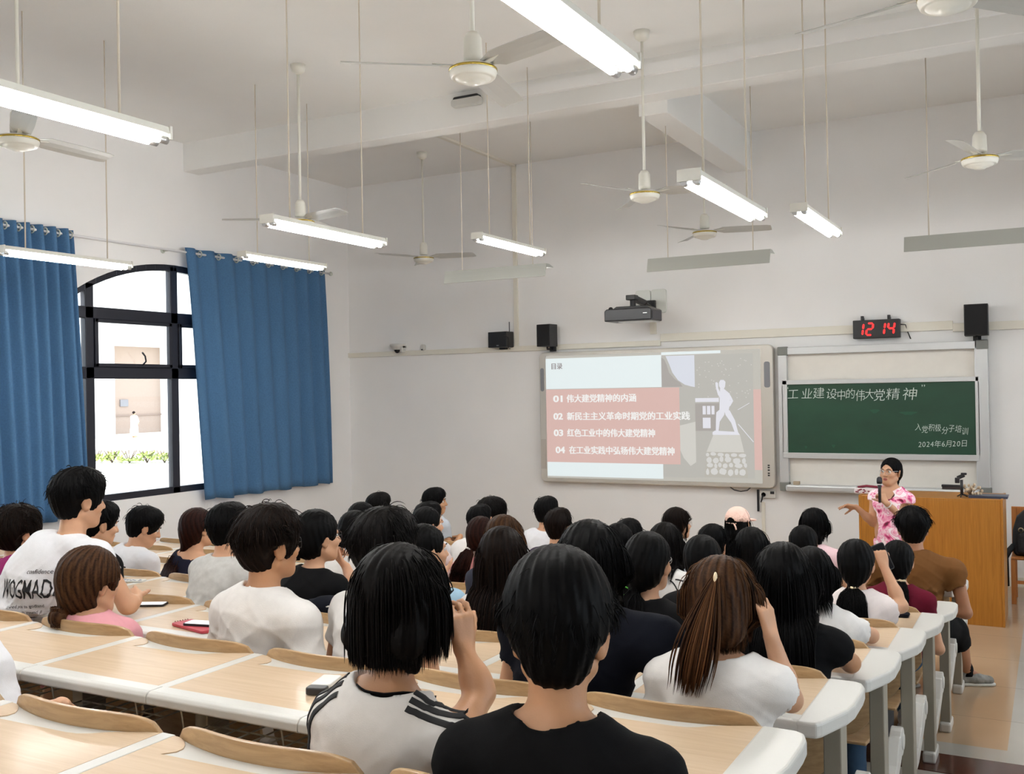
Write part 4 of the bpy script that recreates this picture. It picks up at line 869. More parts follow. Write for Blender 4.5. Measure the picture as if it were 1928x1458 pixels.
# ------------------------------------------------------------------ implicit surfaces: smooth bodies, clothes and hair
def unit(v): v = np.asarray(v, float); return v / (np.linalg.norm(v) + 1e-12)
def rotz(a): c, s = math.cos(a), math.sin(a); return np.array([[c, -s, 0], [s, c, 0], [0, 0, 1.0]])
def rotx(a): c, s = math.cos(a), math.sin(a); return np.array([[1.0, 0, 0], [0, c, -s], [0, s, c]])
def roty(a): c, s = math.cos(a), math.sin(a); return np.array([[c, 0, s], [0, 1.0, 0], [-s, 0, c]])
def basis(z, hint=(0, 1, 0)):
    z = unit(z); y = np.array(hint, float); y = y - z * (y @ z)
    if np.linalg.norm(y) < 1e-3: y = np.array([1.0, 0, 0]) - z * z[0]
    y = unit(y); return np.stack([np.cross(y, z), y, z], 1)
class Field:
    """ordered list of primitives joined by smooth union or cut away"""
    def __init__(s): s.p = []; s.noise = None
    def cone(s, a, b, ra, rb, k=0.02, op=0):
        a = np.asarray(a, float); b = np.asarray(b, float); s.p.append((0, a, b, ra, rb, k, op, (a + b) / 2, np.linalg.norm(b - a) / 2 + max(ra, rb))); return s
    def ell(s, c, r, R=None, k=0.02, op=0):
        c = np.asarray(c, float); r = np.asarray(r, float); s.p.append((1, c, r, R, None, k, op, c, float(max(r)))); return s
    def plane(s, c, n, k=0.0, op=1):    # removes the side the normal points to
        s.p.append((2, np.asarray(c, float), unit(n), None, None, k, op, np.asarray(c, float), 1e9)); return s
    def copy(s): f = Field(); f.p = list(s.p); f.noise = s.noise; return f
    @staticmethod
    def prim(q, P):
        if q[0] == 0:
            a, b, ra, rb = q[1:5]; ba = b - a; L = ba @ ba
            t = np.clip(((P - a) @ ba) / (L + 1e-12), 0, 1); d = P - a - t[:, None] * ba
            return np.sqrt(np.einsum('ij,ij->i', d, d)) - (ra + (rb - ra) * t)
        if q[0] == 1:
            d = P - q[1]
            if q[3] is not None: d = d @ q[3]
            u = d / q[2]; k0 = np.sqrt(np.einsum('ij,ij->i', u, u)); w = u / q[2]; k1 = np.sqrt(np.einsum('ij,ij->i', w, w))
            return k0 * (k0 - 1.0) / np.maximum(k1, 1e-9)
        return -((P - q[1]) @ q[2])       # negative on the removed side
    def eval(s, P, sel=None):
        d = np.full(len(P), 0.3)
        for q in (s.p if sel is None else sel):
            e = s.prim(q, P); k = q[5]
            if q[6] == 0:
                if k > 0: h = np.maximum(k - np.abs(d - e), 0) / k; d = np.minimum(d, e) - h * h * k * 0.25
                else: d = np.minimum(d, e)
            elif q[6] == 1:               # cut
                e = -e
                if k > 0: h = np.maximum(k - np.abs(d - e), 0) / k; d = np.maximum(d, e) + h * h * k * 0.25
                else: d = np.maximum(d, e)
        if s.noise is not None: d = d + s.noise(P)
        return d
    def grad(s, P, e=0.003):
        T = np.array([[1, -1, -1], [-1, -1, 1], [-1, 1, -1], [1, 1, 1.0]]); g = 0
        for t in T: g = g + t * s.eval(P + t * e)[:, None]
        return g / (np.linalg.norm(g, axis=1)[:, None] + 1e-9)
    def near(s, c, r):
        f = Field(); f.noise = s.noise; f.p = [q for q in s.p if q[0] == 2 or (np.linalg.norm(q[7] - c) - q[8] < r and (q[8] > 0.022 or np.linalg.norm(q[7] - c) < 0.17))]; return f
    def bounds(s):
        us = [q for q in s.p if q[6] == 0]
        lo = np.min([q[7] - q[8] for q in us], 0) - 0.02; hi = np.max([q[7] + q[8] for q in us], 0) + 0.02; return lo, hi
    def project(s, P, off=0.0, it=6):
        P = np.array(P, float)
        for _ in range(it): P = P - s.grad(P) * (s.eval(P) - off)[:, None] * 0.9
        return P

def field_mesh(F, h, lo=None, hi=None, blk=6):
    """surface nets over the cells near the surface; returns vertices and quads"""
    b = F.bounds(); lo = b[0] if lo is None else np.asarray(lo, float); hi = b[1] if hi is None else np.asarray(hi, float)
    nb = np.maximum(1, np.ceil((hi - lo) / (h * blk)).astype(int)); N = nb * blk
    D = np.full(tuple(N + 1), 1.0, np.float32); done = np.zeros(tuple(N + 1), bool)
    rad = h * blk * 0.8661
    gi = np.stack(np.meshgrid(*[np.arange(n) for n in nb], indexing='ij'), -1).reshape(-1, 3)
    cen = lo + (gi + 0.5) * h * blk
    loc = np.stack(np.meshgrid(*[np.arange(blk + 1)] * 3, indexing='ij'), -1).reshape(-1, 3)
    dc = F.eval(cen)
    P_ = F.p
    for bi in np.nonzero(dc < 0.299)[0]:
        i, j, k = gi[bi] * blk
        if abs(dc[bi]) > rad * 1.45 + 0.012:
            if dc[bi] < 0:
                D[i:i + blk + 1, j:j + blk + 1, k:k + blk + 1] = np.where(done[i:i + blk + 1, j:j + blk + 1, k:k + blk + 1], D[i:i + blk + 1, j:j + blk + 1, k:k + blk + 1], -1.0)
            continue
        c = cen[bi]
        sel = [q for q in P_ if q[0] == 2 or np.sum((q[7] - c) ** 2) < (q[8] + rad + q[5] + 0.03) ** 2]
        pts = lo + (gi[bi] * blk + loc) * h
        D[i:i + blk + 1, j:j + blk + 1, k:k + blk + 1] = F.eval(pts, sel).reshape((blk + 1,) * 3); done[i:i + blk + 1, j:j + blk + 1, k:k + blk + 1] = True
    S = D < 0
    n = S.shape
    c8 = [(0, 0, 0), (1, 0, 0), (0, 1, 0), (1, 1, 0), (0, 0, 1), (1, 0, 1), (0, 1, 1), (1, 1, 1)]
    cnt = np.zeros(tuple(np.array(n) - 1), np.int8)
    for a, b_, c in c8: cnt += S[a:n[0] - 1 + a, b_:n[1] - 1 + b_, c:n[2] - 1 + c]
    act = (cnt > 0) & (cnt < 8)
    idx = np.argwhere(act)
    if len(idx) == 0: return np.zeros((0, 3)), np.zeros((0, 4), int)
    vid = np.full(act.shape, -1, np.int64); vid[act] = np.arange(len(idx))
    val = np.stack([D[idx[:, 0] + a, idx[:, 1] + b_, idx[:, 2] + c] for a, b_, c in c8], 1)
    acc = np.zeros((len(idx), 3)); num = np.zeros(len(idx))
    for e0, e1 in ((0, 1), (2, 3), (4, 5), (6, 7), (0, 2), (1, 3), (4, 6), (5, 7), (0, 4), (1, 5), (2, 6), (3, 7)):
        a, b_ = val[:, e0], val[:, e1]; m = (a < 0) != (b_ < 0); t = np.where(m, a / np.where(m, a - b_, 1), 0)
        p0 = np.array(c8[e0]); p1 = np.array(c8[e1]); acc += np.where(m[:, None], p0 + t[:, None] * (p1 - p0), 0); num += m
    V = lo + (idx + acc / num[:, None]) * h
    Q = []
    for ax in range(3):
        sl0 = [slice(None)] * 3; sl1 = [slice(None)] * 3; sl0[ax] = slice(0, -1); sl1[ax] = slice(1, None)
        m = S[tuple(sl0)] != S[tuple(sl1)]; e = np.argwhere(m); o1, o2 = [(1, 2), (2, 0), (0, 1)][ax]
        ok = (e[:, o1] > 0) & (e[:, o2] > 0) & (e[:, o1] < n[o1] - 1) & (e[:, o2] < n[o2] - 1); e = e[ok]
        if len(e) == 0: continue
        q = []
        for da, db in ((-1, -1), (0, -1), (0, 0), (-1, 0)):
            f = e.copy(); f[:, o1] += da; f[:, o2] += db; q.append(vid[f[:, 0], f[:, 1], f[:, 2]])
        q = np.stack(q, 1); fl = ~S[e[:, 0], e[:, 1], e[:, 2]]; q[fl] = q[fl][:, ::-1]; Q.append(q)
    Q = np.concatenate(Q); Q = Q[(Q >= 0).all(1)]
    return V, Q
def smooth_verts(V, Q, it=1, f=0.5):
    for _ in range(it):
        acc = np.zeros_like(V); num = np.zeros(len(V))
        for a in range(4):
            b = (a + 1) % 4
            np.add.at(acc, Q[:, a], V[Q[:, b]]); np.add.at(num, Q[:, a], 1); np.add.at(acc, Q[:, b], V[Q[:, a]]); np.add.at(num, Q[:, b], 1)
        V = V + (acc / np.maximum(num, 1)[:, None] - V) * f
    return V
def np_mesh(name, V, Q, mats, mi=None, col=None):
    me = bpy.data.meshes.new(name); nv, nq = len(V), len(Q)
    me.vertices.add(nv); me.vertices.foreach_set('co', np.ascontiguousarray(V, np.float32).ravel())
    me.loops.add(nq * 4); me.loops.foreach_set('vertex_index', np.ascontiguousarray(Q, np.int32).ravel())
    me.polygons.add(nq); me.polygons.foreach_set('loop_start', np.arange(0, nq * 4, 4, dtype=np.int32))
    me.polygons.foreach_set('use_smooth', np.ones(nq, bool))
    for m in (mats if isinstance(mats, (list, tuple)) else [mats]): me.materials.append(m)
    if mi is not None: me.polygons.foreach_set('material_index', np.ascontiguousarray(mi, np.int32))
    if col is not None:
        at = me.color_attributes.new('tint', 'FLOAT_COLOR', 'POINT'); at.data.foreach_set('color', np.ascontiguousarray(np.stack([col, col, col, np.ones(nv)], 1), np.float32).ravel())
    me.update(); return me
def strands_mesh(name, L, rad, m, tint, n=4):
    """L: (strands, points, 3); flattened tapered tubes, one mesh"""
    S_, K, _ = L.shape
    T = np.gradient(L, axis=1); T /= np.linalg.norm(T, axis=2, keepdims=True) + 1e-9
    A = np.cross(T, np.array([0.31, 0.17, 0.93])); A /= np.linalg.norm(A, axis=2, keepdims=True) + 1e-9; B = np.cross(T, A)
    prof = np.sin(np.clip(np.linspace(0.10, 1.0, K), 0, 1) * PI) ** 0.5 * 0.9 + 0.08; prof[0] = 0.75; prof[-1] = 0.12
    V = np.stack([L + (A * math.cos(2 * PI * j / n) + B * math.sin(2 * PI * j / n)) * (rad[:, None] * prof[None])[:, :, None] for j in range(n)], 2)
    base = (np.arange(S_)[:, None, None] * K + np.arange(K - 1)[None, :, None]) * n; j = np.arange(n)[None, None, :]; j2 = (j + 1) % n
    Q = np.stack([base + j, base + j2, base + n + j2, base + n + j], -1).reshape(-1, 4)
    return np_mesh(name, V.reshape(-1, 3), Q, m, col=np.repeat(tint, K * n))

def wrinkle(seed, amp, lo_z, hi_z):
    r = np.random.RandomState(seed); ph = r.rand(12) * 6.28
    dirs = np.array([[14, 4, -20], [-17, 6, -16], [6, 10, 26], [30, 8, -34], [-36, 4, 22.0]]) + r.randn(5, 3) * 4
    am = (1.0, 1.0, 0.7, 0.42, 0.42)
    def f(P):
        w = np.zeros(len(P)); q = P + 0.035 * np.sin(P[:, [2, 0, 1]] * 9 + ph[5:8]) + 0.012 * np.sin(P[:, [1, 2, 0]] * 23 + ph[8:11])
        for i in range(5):
            w += (1 - np.abs(np.sin(q @ dirs[i] + ph[i]))) ** 3 * am[i]
        m = 0.30 + 0.70 * np.clip((hi_z - 0.06 - P[:, 2]) / 0.2, 0, 1)
        return -amp * (w - 0.85) * m
    return f
# ------------------------------------------------------------------ people
def skin_mat(name, c):
    m = mat(name, c, 0.5, var=0.06, vscale=14, bump=0.04, bscale=220)
    b = [n for n in m.node_tree.nodes if n.type == 'BSDF_PRINCIPLED'][0]
    b.inputs['Subsurface Weight'].default_value = 0.08; b.inputs['Subsurface Radius'].default_value = (0.012, 0.005, 0.003); return m
SKIN = [skin_mat('skin_light', srgb(196, 150, 118)), skin_mat('skin_tan', srgb(182, 134, 98)), skin_mat('skin_brown', srgb(158, 110, 80))]
LIP = mat('lip', srgb(166, 92, 84), 0.4); EYE_W = mat('eye_white', (0.75, 0.74, 0.72), 0.2); EYE_B = mat('iris', (0.02, 0.012, 0.008), 0.15); BROW = mat('brow', (0.012, 0.010, 0.009), 0.8)
def hair_mat(name, c1, c2, rough=0.52, spec=0.07):
    if name in MATS: return MATS[name]
    m, nt, b = _nodes(name); at = nt.nodes.new('ShaderNodeVertexColor'); at.layer_name = 'tint'
    r = nt.nodes.new('ShaderNodeValToRGB'); r.color_ramp.elements[0].color = (*c1, 1); r.color_ramp.elements[1].color = (*c2, 1)
    nt.links.new(at.outputs[0], r.inputs[0]); nt.links.new(r.outputs[0], b.inputs['Base Color'])
    b.inputs['Roughness'].default_value = rough; b.inputs['Specular IOR Level'].default_value = spec
    MATS[name] = m; return m
HAIR = {'black': hair_mat('hair_black', (0.0012, 0.0011, 0.0013), (0.0042, 0.0038, 0.004)), 'soft': hair_mat('hair_soft_black', (0.0018, 0.0014, 0.0014), (0.008, 0.006, 0.0055)),
        'dark': hair_mat('hair_dark_brown', (0.0028, 0.0016, 0.0013), (0.016, 0.008, 0.005)), 'brown': hair_mat('hair_brown', (0.012, 0.005, 0.0025), (0.13, 0.058, 0.024)),
        'red': hair_mat('hair_red_brown', (0.007, 0.0022, 0.0016), (0.042, 0.012, 0.007)), 'gold': hair_mat('hair_golden', (0.014, 0.006, 0.003), (0.11, 0.05, 0.02))}
CLOTH = {}
def cloth(name, rgb, rough=0.9, var=0.03, **k):
    return mat('cloth_' + name, srgb(*rgb), rough, var=var, vscale=30, bump=0.10, bscale=330, spec=0.15, **k)
JEANS = cloth('jeans', (62, 84, 108)); DARKT = cloth('dark_trousers', (30, 30, 34)); GREYT = cloth('grey_trousers', (90, 90, 92))

def head_prims(F, H, R, s, k=0.012):
    """H head centre, R head rotation (columns: right, forward, up), s size"""
    p = lambda *v: H + R @ (np.array(v) * s)
    F.ell(p(0, -0.016, 0.036), np.array([0.077, 0.094, 0.084]) * s, R, k)
    F.ell(p(0, 0.030, -0.030), np.array([0.061, 0.062, 0.080]) * s, R, 0.03)
    F.ell(p(0, 0.052, -0.082), np.array([0.036, 0.034, 0.030]) * s, R, 0.03)
    F.cone(p(-0.052, -0.005, -0.055), p(-0.020, 0.062, -0.096), 0.020 * s, 0.016 * s, 0.025); F.cone(p(0.052, -0.005, -0.055), p(0.020, 0.062, -0.096), 0.020 * s, 0.016 * s, 0.025)
    for g in (-1, 1):
        F.ell(p(g * 0.042, 0.062, -0.026), np.array([0.024, 0.022, 0.020]) * s, R, 0.02)        # cheek
        F.ell(p(g * 0.031, 0.086, 0.008), np.array([0.019, 0.013, 0.012]) * s, R, 0.012, op=1)   # eye socket
        F.cone(p(g * 0.012, 0.086, 0.024), p(g * 0.046, 0.074, 0.026), 0.009 * s, 0.008 * s, 0.012)  # brow ridge
        e = p(g * 0.080, -0.010, -0.008); Re = R @ rotz(-g * 0.62) @ roty(g * 0.14)              # ear
        F.ell(e, np.array([0.009, 0.022, 0.034]) * s, Re, 0.006); F.ell(e + Re @ (np.array([g * 0.010, 0.004, 0.002]) * s), np.array([0.007, 0.011, 0.019]) * s, Re, 0.005, op=1)
        F.ell(e + Re @ (np.array([0, 0.004, -0.026]) * s), np.array([0.006, 0.009, 0.009]) * s, Re, 0.006)
    F.cone(p(0, 0.088, 0.012), p(0, 0.108, -0.026), 0.008 * s, 0.0115 * s, 0.012)                # nose
    for g in (-1, 1): F.ell(p(g * 0.012, 0.098, -0.030), np.array([0.008, 0.010, 0.008]) * s, R, 0.006)
    F.ell(p(0, 0.090, -0.056), np.array([0.024, 0.010, 0.006]) * s, R, 0.006); F.ell(p(0, 0.088, -0.067), np.array([0.020, 0.010, 0.0065]) * s, R, 0.005)
    F.cone(p(-0.018, 0.099, -0.0615), p(0.018, 0.099, -0.0615), 0.0018 * s, 0.0018 * s, 0.003, op=1)
def hand_prims(F, w, d, n, side, curl=0.5, s=1.0, thumb=0.6, spread=0.12, curls=None):
    """w wrist, d direction of the hand, n palm normal (out of the palm), side +1 for a right hand"""
    d = unit(d); n = unit(np.asarray(n) - d * (np.asarray(n) @ d)); x = np.cross(d, n) * side * -1.0     # x towards the thumb
    # palm: four rays
    for t in (-0.030, -0.010, 0.011, 0.031):
        F.cone(w + x * t * 0.55 * s + d * 0.006, w + d * 0.082 * s + x * t * s, 0.0135 * s, 0.0118 * s, 0.012)
    F.cone(w + x * 0.02 * s + d * 0.02 * s + n * 0.006, w + x * 0.034 * s + d * 0.055 * s + n * 0.008, 0.014 * s, 0.012 * s, 0.012)
    for i, (t, L) in enumerate(((0.031, .074), (0.0105, .083), (-0.0105, .077), (-0.030, .060))):
        cu = (curls[i] if curls else curl * (1 + 0.14 * i)); p = w + d * 0.084 * s + x * t * s; a = 0.0; fd = unit(d + x * (t / 0.031) * spread)
        r0 = (0.0092, 0.0095, 0.0090, 0.0080)[i] * s
        for j, fr in enumerate((0.46, 0.30, 0.24)):
            a += cu * (0.75, 0.95, 0.6)[j]; q = p + (fd * math.cos(a) + n * math.sin(a)) * L * fr * s
            F.cone(p, q, r0 * (1 - 0.07 * j), r0 * (0.93 - 0.09 * j), 0.004); p = q
    p = w + x * 0.026 * s + d * 0.026 * s + n * 0.006 * s; td = unit(x * 0.75 + d * 0.65 + n * (0.25 + thumb * 0.5))
    for j, L in enumerate((0.040, 0.031, 0.025)):
        q = p + td * L * s; F.cone(p, q, (0.0125, 0.0105, 0.0095)[j] * s, (0.0105, 0.0095, 0.0078)[j] * s, 0.006); p = q; td = unit(td + d * 0.35 * thumb + n * 0.25 * thumb)

def strand_flow(rs, F, H, R, s, style, n, length, tie, tail_end, off, mess=0.2, cling=0.7, hw=0.1, tw=1.0):
    """grow hair over the head field F; returns (n, K, 3)"""
    # scalp directions above the hairline
    g = rs.randn(n * 6, 3); g /= np.linalg.norm(g, axis=1)[:, None]
    front = g[:, 1]; up = g[:, 2]; side = np.abs(g[:, 0])
    line = np.where(front > 0.35, 0.52 + 0.25 * (front - 0.35), np.where(front > -0.1, -0.12 + 1.42 * np.clip(front + 0.1, 0, 0.45), -0.62 if style in ('short', 'fade') else -0.60))
    ear = (front > -0.32) & (front < 0.35) & (up < 0.12)
    if style in ('short', 'fade'): ear = ear | ((front > -0.72) & (front < 0.45) & (up < 0.22) & (side > 0.35))
    g = g[(up > line) & ~ear][:n]; n = len(g)
    P = H + (g * (np.array([0.079, 0.096, 0.087]) * s) + np.array([0, -0.016, 0.036]) * s) @ R.T
    K = 9 if style in ('short', 'fade') else 16
    if style in ('pony', 'bun'):
        L = np.zeros((n, K, 3)); kk = 9
        T = tie + rs.randn(n, 3) * 0.008
        for j in range(kk):
            t = j / (kk - 1); q = P * (1 - t) + T * t
            L[:, j] = q
        flat = L[:, :kk].reshape(-1, 3); o = np.repeat(off, kk) * 0.8
        for _ in range(5):
            dd = F.eval(flat); mv = np.maximum(o - dd, 0); flat = flat + F.grad(flat) * mv[:, None]
        L[:, :kk] = flat.reshape(n, kk, 3); L[:, kk - 1] = T
        a = rs.rand(n) * 6.28; rr = np.sqrt(rs.rand(n)); tl = length * (0.75 + 0.3 * rs.rand(n))
        ax1 = R @ np.array([1, 0, 0.0]); ax2 = R @ np.array([0, 1, 0.0])
        for j in range(kk, K):
            t = (j - kk + 1) / (K - kk)
            if style == 'pony':
                c = tie + (tail_end - tie) * (t * tl / length)[:, None] + np.array([0, -0.05, 0.0]) * (4 * t * (1 - t)) * min(1, length / 0.25)
                w = (0.012 + 0.030 * math.sin(PI * min(1, t * 0.85 + 0.1))) * tw; L[:, j] = c + (np.cos(a) * rr * w)[:, None] * ax1 + (np.sin(a) * rr * w * 0.6)[:, None] * ax2 + rs.randn(n, 3) * 0.002
            else:
                th = a + t * 4.5; L[:, j] = tail_end + np.stack([np.cos(th) * 0.034, np.sin(th) * 0.022, np.sin(th + a * 2) * 0.030 + (rr - .5) * 0.02], 1) * s
        flat = L[:, kk:].reshape(-1, 3)
        if style == 'pony':
            for _ in range(3):
                dd = F.eval(flat); flat = flat + F.grad(flat) * np.maximum(0.006 - dd, 0)[:, None]
        L[:, kk:] = flat.reshape(n, K - kk, 3); return L, g
    crown = H + R @ (np.array([0.012, -0.055, 0.118]) * s)
    D = P - crown; D -= ((D * (P - H)).sum(1) / ((P - H) ** 2).sum(1))[:, None] * (P - H); D /= np.linalg.norm(D, axis=1)[:, None] + 1e-6
    fw = R @ np.array([0, 1, 0.0]); up_ = R @ np.array([0, 0, 1.0])
    ln = length * (0.65 + 0.5 * rs.rand(n))
    if style == 'long': ln = np.maximum(0.05, P[:, 2] - (H[2] + 0.08 - length)) * (0.92 + 0.16 * rs.rand(n))
    if style in ('short', 'fade'):
        ln = ln * np.clip(0.45 + 0.75 * (g[:, 2] + 0.3), 0.35, 1.0)
        zend = np.where((np.abs(g[:, 0]) > 0.5) & (g[:, 1] > -0.55), 0.015, np.where(g[:, 1] > 0.3, 0.052, -0.086)) * s
        ln = np.maximum(0.016, np.minimum(ln, ((P - H) @ R[:, 2] - zend) * 1.2 + 0.014))
        off = off[:n] * np.clip(0.25 + ((P - H) @ R[:, 2] + 0.05) / 0.13, 0.25, 1.0)
        part = np.sign(g[:, 0] + 0.25); D = D + fw * (0.5 * (g[:, 2] > 0.3))[:, None] + (R @ np.array([1, 0, 0.0])) * (0.4 * part * (g[:, 1] > 0.2))[:, None] + rs.randn(n, 3) * mess
        D[:, 2] -= 0.35
    else:
        part = np.where(g[:, 0] > 0.02, 1.0, -1.0)
        D = (R @ np.array([1, 0, 0.0])) * (part * np.clip(g[:, 2], 0, 1) * 0.9)[:, None] - fw * (0.45 * np.clip(g[:, 1] + 0.3, 0, 1))[:, None] - up_ * 0.6 + D * 0.35 + rs.randn(n, 3) * 0.06
    D /= np.linalg.norm(D, axis=1)[:, None]
    L = np.zeros((n, K, 3)); L[:, 0] = P; p = P.copy(); v = D.copy(); down = np.array([0, 0, -1.0])
    fly = (rs.rand(n) > 0.07).astype(float); off = off[:n] + (1 - fly) * 0.008
    clump = rs.randn(n, 3) * 0.07
    for j in range(1, K):
        gw = (0.28 if style in ('short', 'fade') else 0.55)
        v = v * 0.72 + down * gw + clump * (mess * 1.6 if style in ('short', 'fade') else 0.05); v /= np.linalg.norm(v, axis=1)[:, None]
        p = p + v * (ln / (K - 1))[:, None]
        for _ in range(2):
            dd = F.eval(p); G = F.grad(p); push = np.maximum(off * min(1.0, 0.35 + j / 4) - dd, 0)
            if style in ('short', 'fade'): push = push - cling * fly * np.maximum(dd - off * min(1.0, 0.35 + j / 4), 0)
            p = p + G * push[:, None]
        if style not in ('short', 'fade'):      # keep the curtain behind the shoulders
            rel = (p - H) @ R; fr = np.maximum(rel[:, 1] - 0.03, 0) * (rel[:, 2] < 0.03); p = p - fw * (fr * 0.5)[:, None]
            rx = rel[:, 0]; ex = np.maximum(np.abs(rx) - (hw + 0.012), 0) * np.sign(rx) * (rel[:, 2] < -0.05); p = p - (R @ np.array([1, 0, 0.0])) * (ex * 0.6)[:, None]
        v = p - L[:, j - 1]; v /= np.linalg.norm(v, axis=1)[:, None] + 1e-9
        L[:, j] = p
    return L, g

def ribbon(name, F, pts, width, off, m, parent, closed=False, thick=0.0025):
    P = F.project(np.array(pts, float), off); n = len(P); G = F.grad(P)
    T = np.roll(P, -1, 0) - np.roll(P, 1, 0) if closed else np.gradient(P, axis=0)
    Sd = np.cross(G, T); Sd /= np.linalg.norm(Sd, axis=1)[:, None] + 1e-9; w = width / 2
    rows = [F.project(P + Sd * (w * a), off, 4) for a in (-1, -0.5, 0, 0.5, 1)]
    rows = [rows[0] - G * thick * 2] + rows + [rows[-1] - G * thick * 2]
    V = np.concatenate(rows); k = len(rows); Q = []
    for a in range(k - 1):
        for i in range(n if closed else n - 1): j = (i + 1) % n; Q.append((a * n + i, a * n + j, (a + 1) * n + j, (a + 1) * n + i))
    return link(name, np_mesh(name, V, np.array(Q), m), parent)
def print_on(name, F, me, origin, ax, up, into, m, parent, off=0.0025, kx=1.0):
    """lay flat lettering onto a garment along direction INTO"""
    import bmesh
    bm = bmesh.new(); bm.from_mesh(me); bpy.data.meshes.remove(me); bmesh.ops.remove_doubles(bm, verts=bm.verts, dist=1e-5)
    bmesh.ops.triangulate(bm, faces=bm.faces)
    for _ in range(5):
        es = [e for e in bm.edges if e.calc_length() > 0.016]
        if not es: break
        bmesh.ops.subdivide_edges(bm, edges=es, cuts=1); bmesh.ops.triangulate(bm, faces=bm.faces)
    bm.verts.index_update(); V = np.array([v.co[:] for v in bm.verts]); fs = [[v.index for v in f.verts] for f in bm.faces]; bm.free()
    P = np.asarray(origin) + V[:, :1] * kx * np.asarray(ax) + V[:, 1:2] * np.asarray(up) - np.asarray(into) * 0.25
    t = np.zeros(len(P)); into = np.asarray(into, float)
    for _ in range(40): t += np.clip(F.eval(P + into * t[:, None]) - off, -0.02, 0.05) * 0.8
    good = t < 0.36; fs = [f for f in fs if all(good[i] for i in f)]; t = np.minimum(t, 0.36)
    mb = MB(); mb.add(P + into * t[:, None], fs, 0, False); return obj(name, mb, m, parent)

SHOE = {}
def shoe_parts(root, ankle, toe_dir, col, sole, name='shoe'):
    F = Field(); d = unit(np.array([toe_dir[0], toe_dir[1], 0.0])); a = np.array([ankle[0], ankle[1], 0.0])
    F.cone(a + d * -0.05 + (0, 0, 0.05), a + d * 0.05 + (0, 0, 0.05), 0.040, 0.042, 0.03).cone(a + d * 0.05 + (0, 0, 0.045), a + d * 0.15 + (0, 0, 0.035), 0.042, 0.036, 0.03).cone(a + (0, 0, 0.06) + d * -0.03, a + (0, 0, 0.09) + d * -0.02, 0.042, 0.042, 0.02)
    F.plane(a + np.array([0, 0, 0.018]), (0, 0, -1))
    V, Q = field_mesh(F, 0.009); sh = link(name, np_mesh(name, V, Q, col), root)
    F = Field(); F.cone(a + d * -0.055 + (0, 0, 0.012), a + d * 0.155 + (0, 0, 0.012), 0.044, 0.042, 0.0); F.plane(a + np.array([0, 0, 0.022]), (0, 0, 1)); F.plane(a + np.array([0, 0, 0.0]), (0, 0, -1))
    V, Q = field_mesh(F, 0.009); link('sole', np_mesh('sole', V, Q, sole), sh)

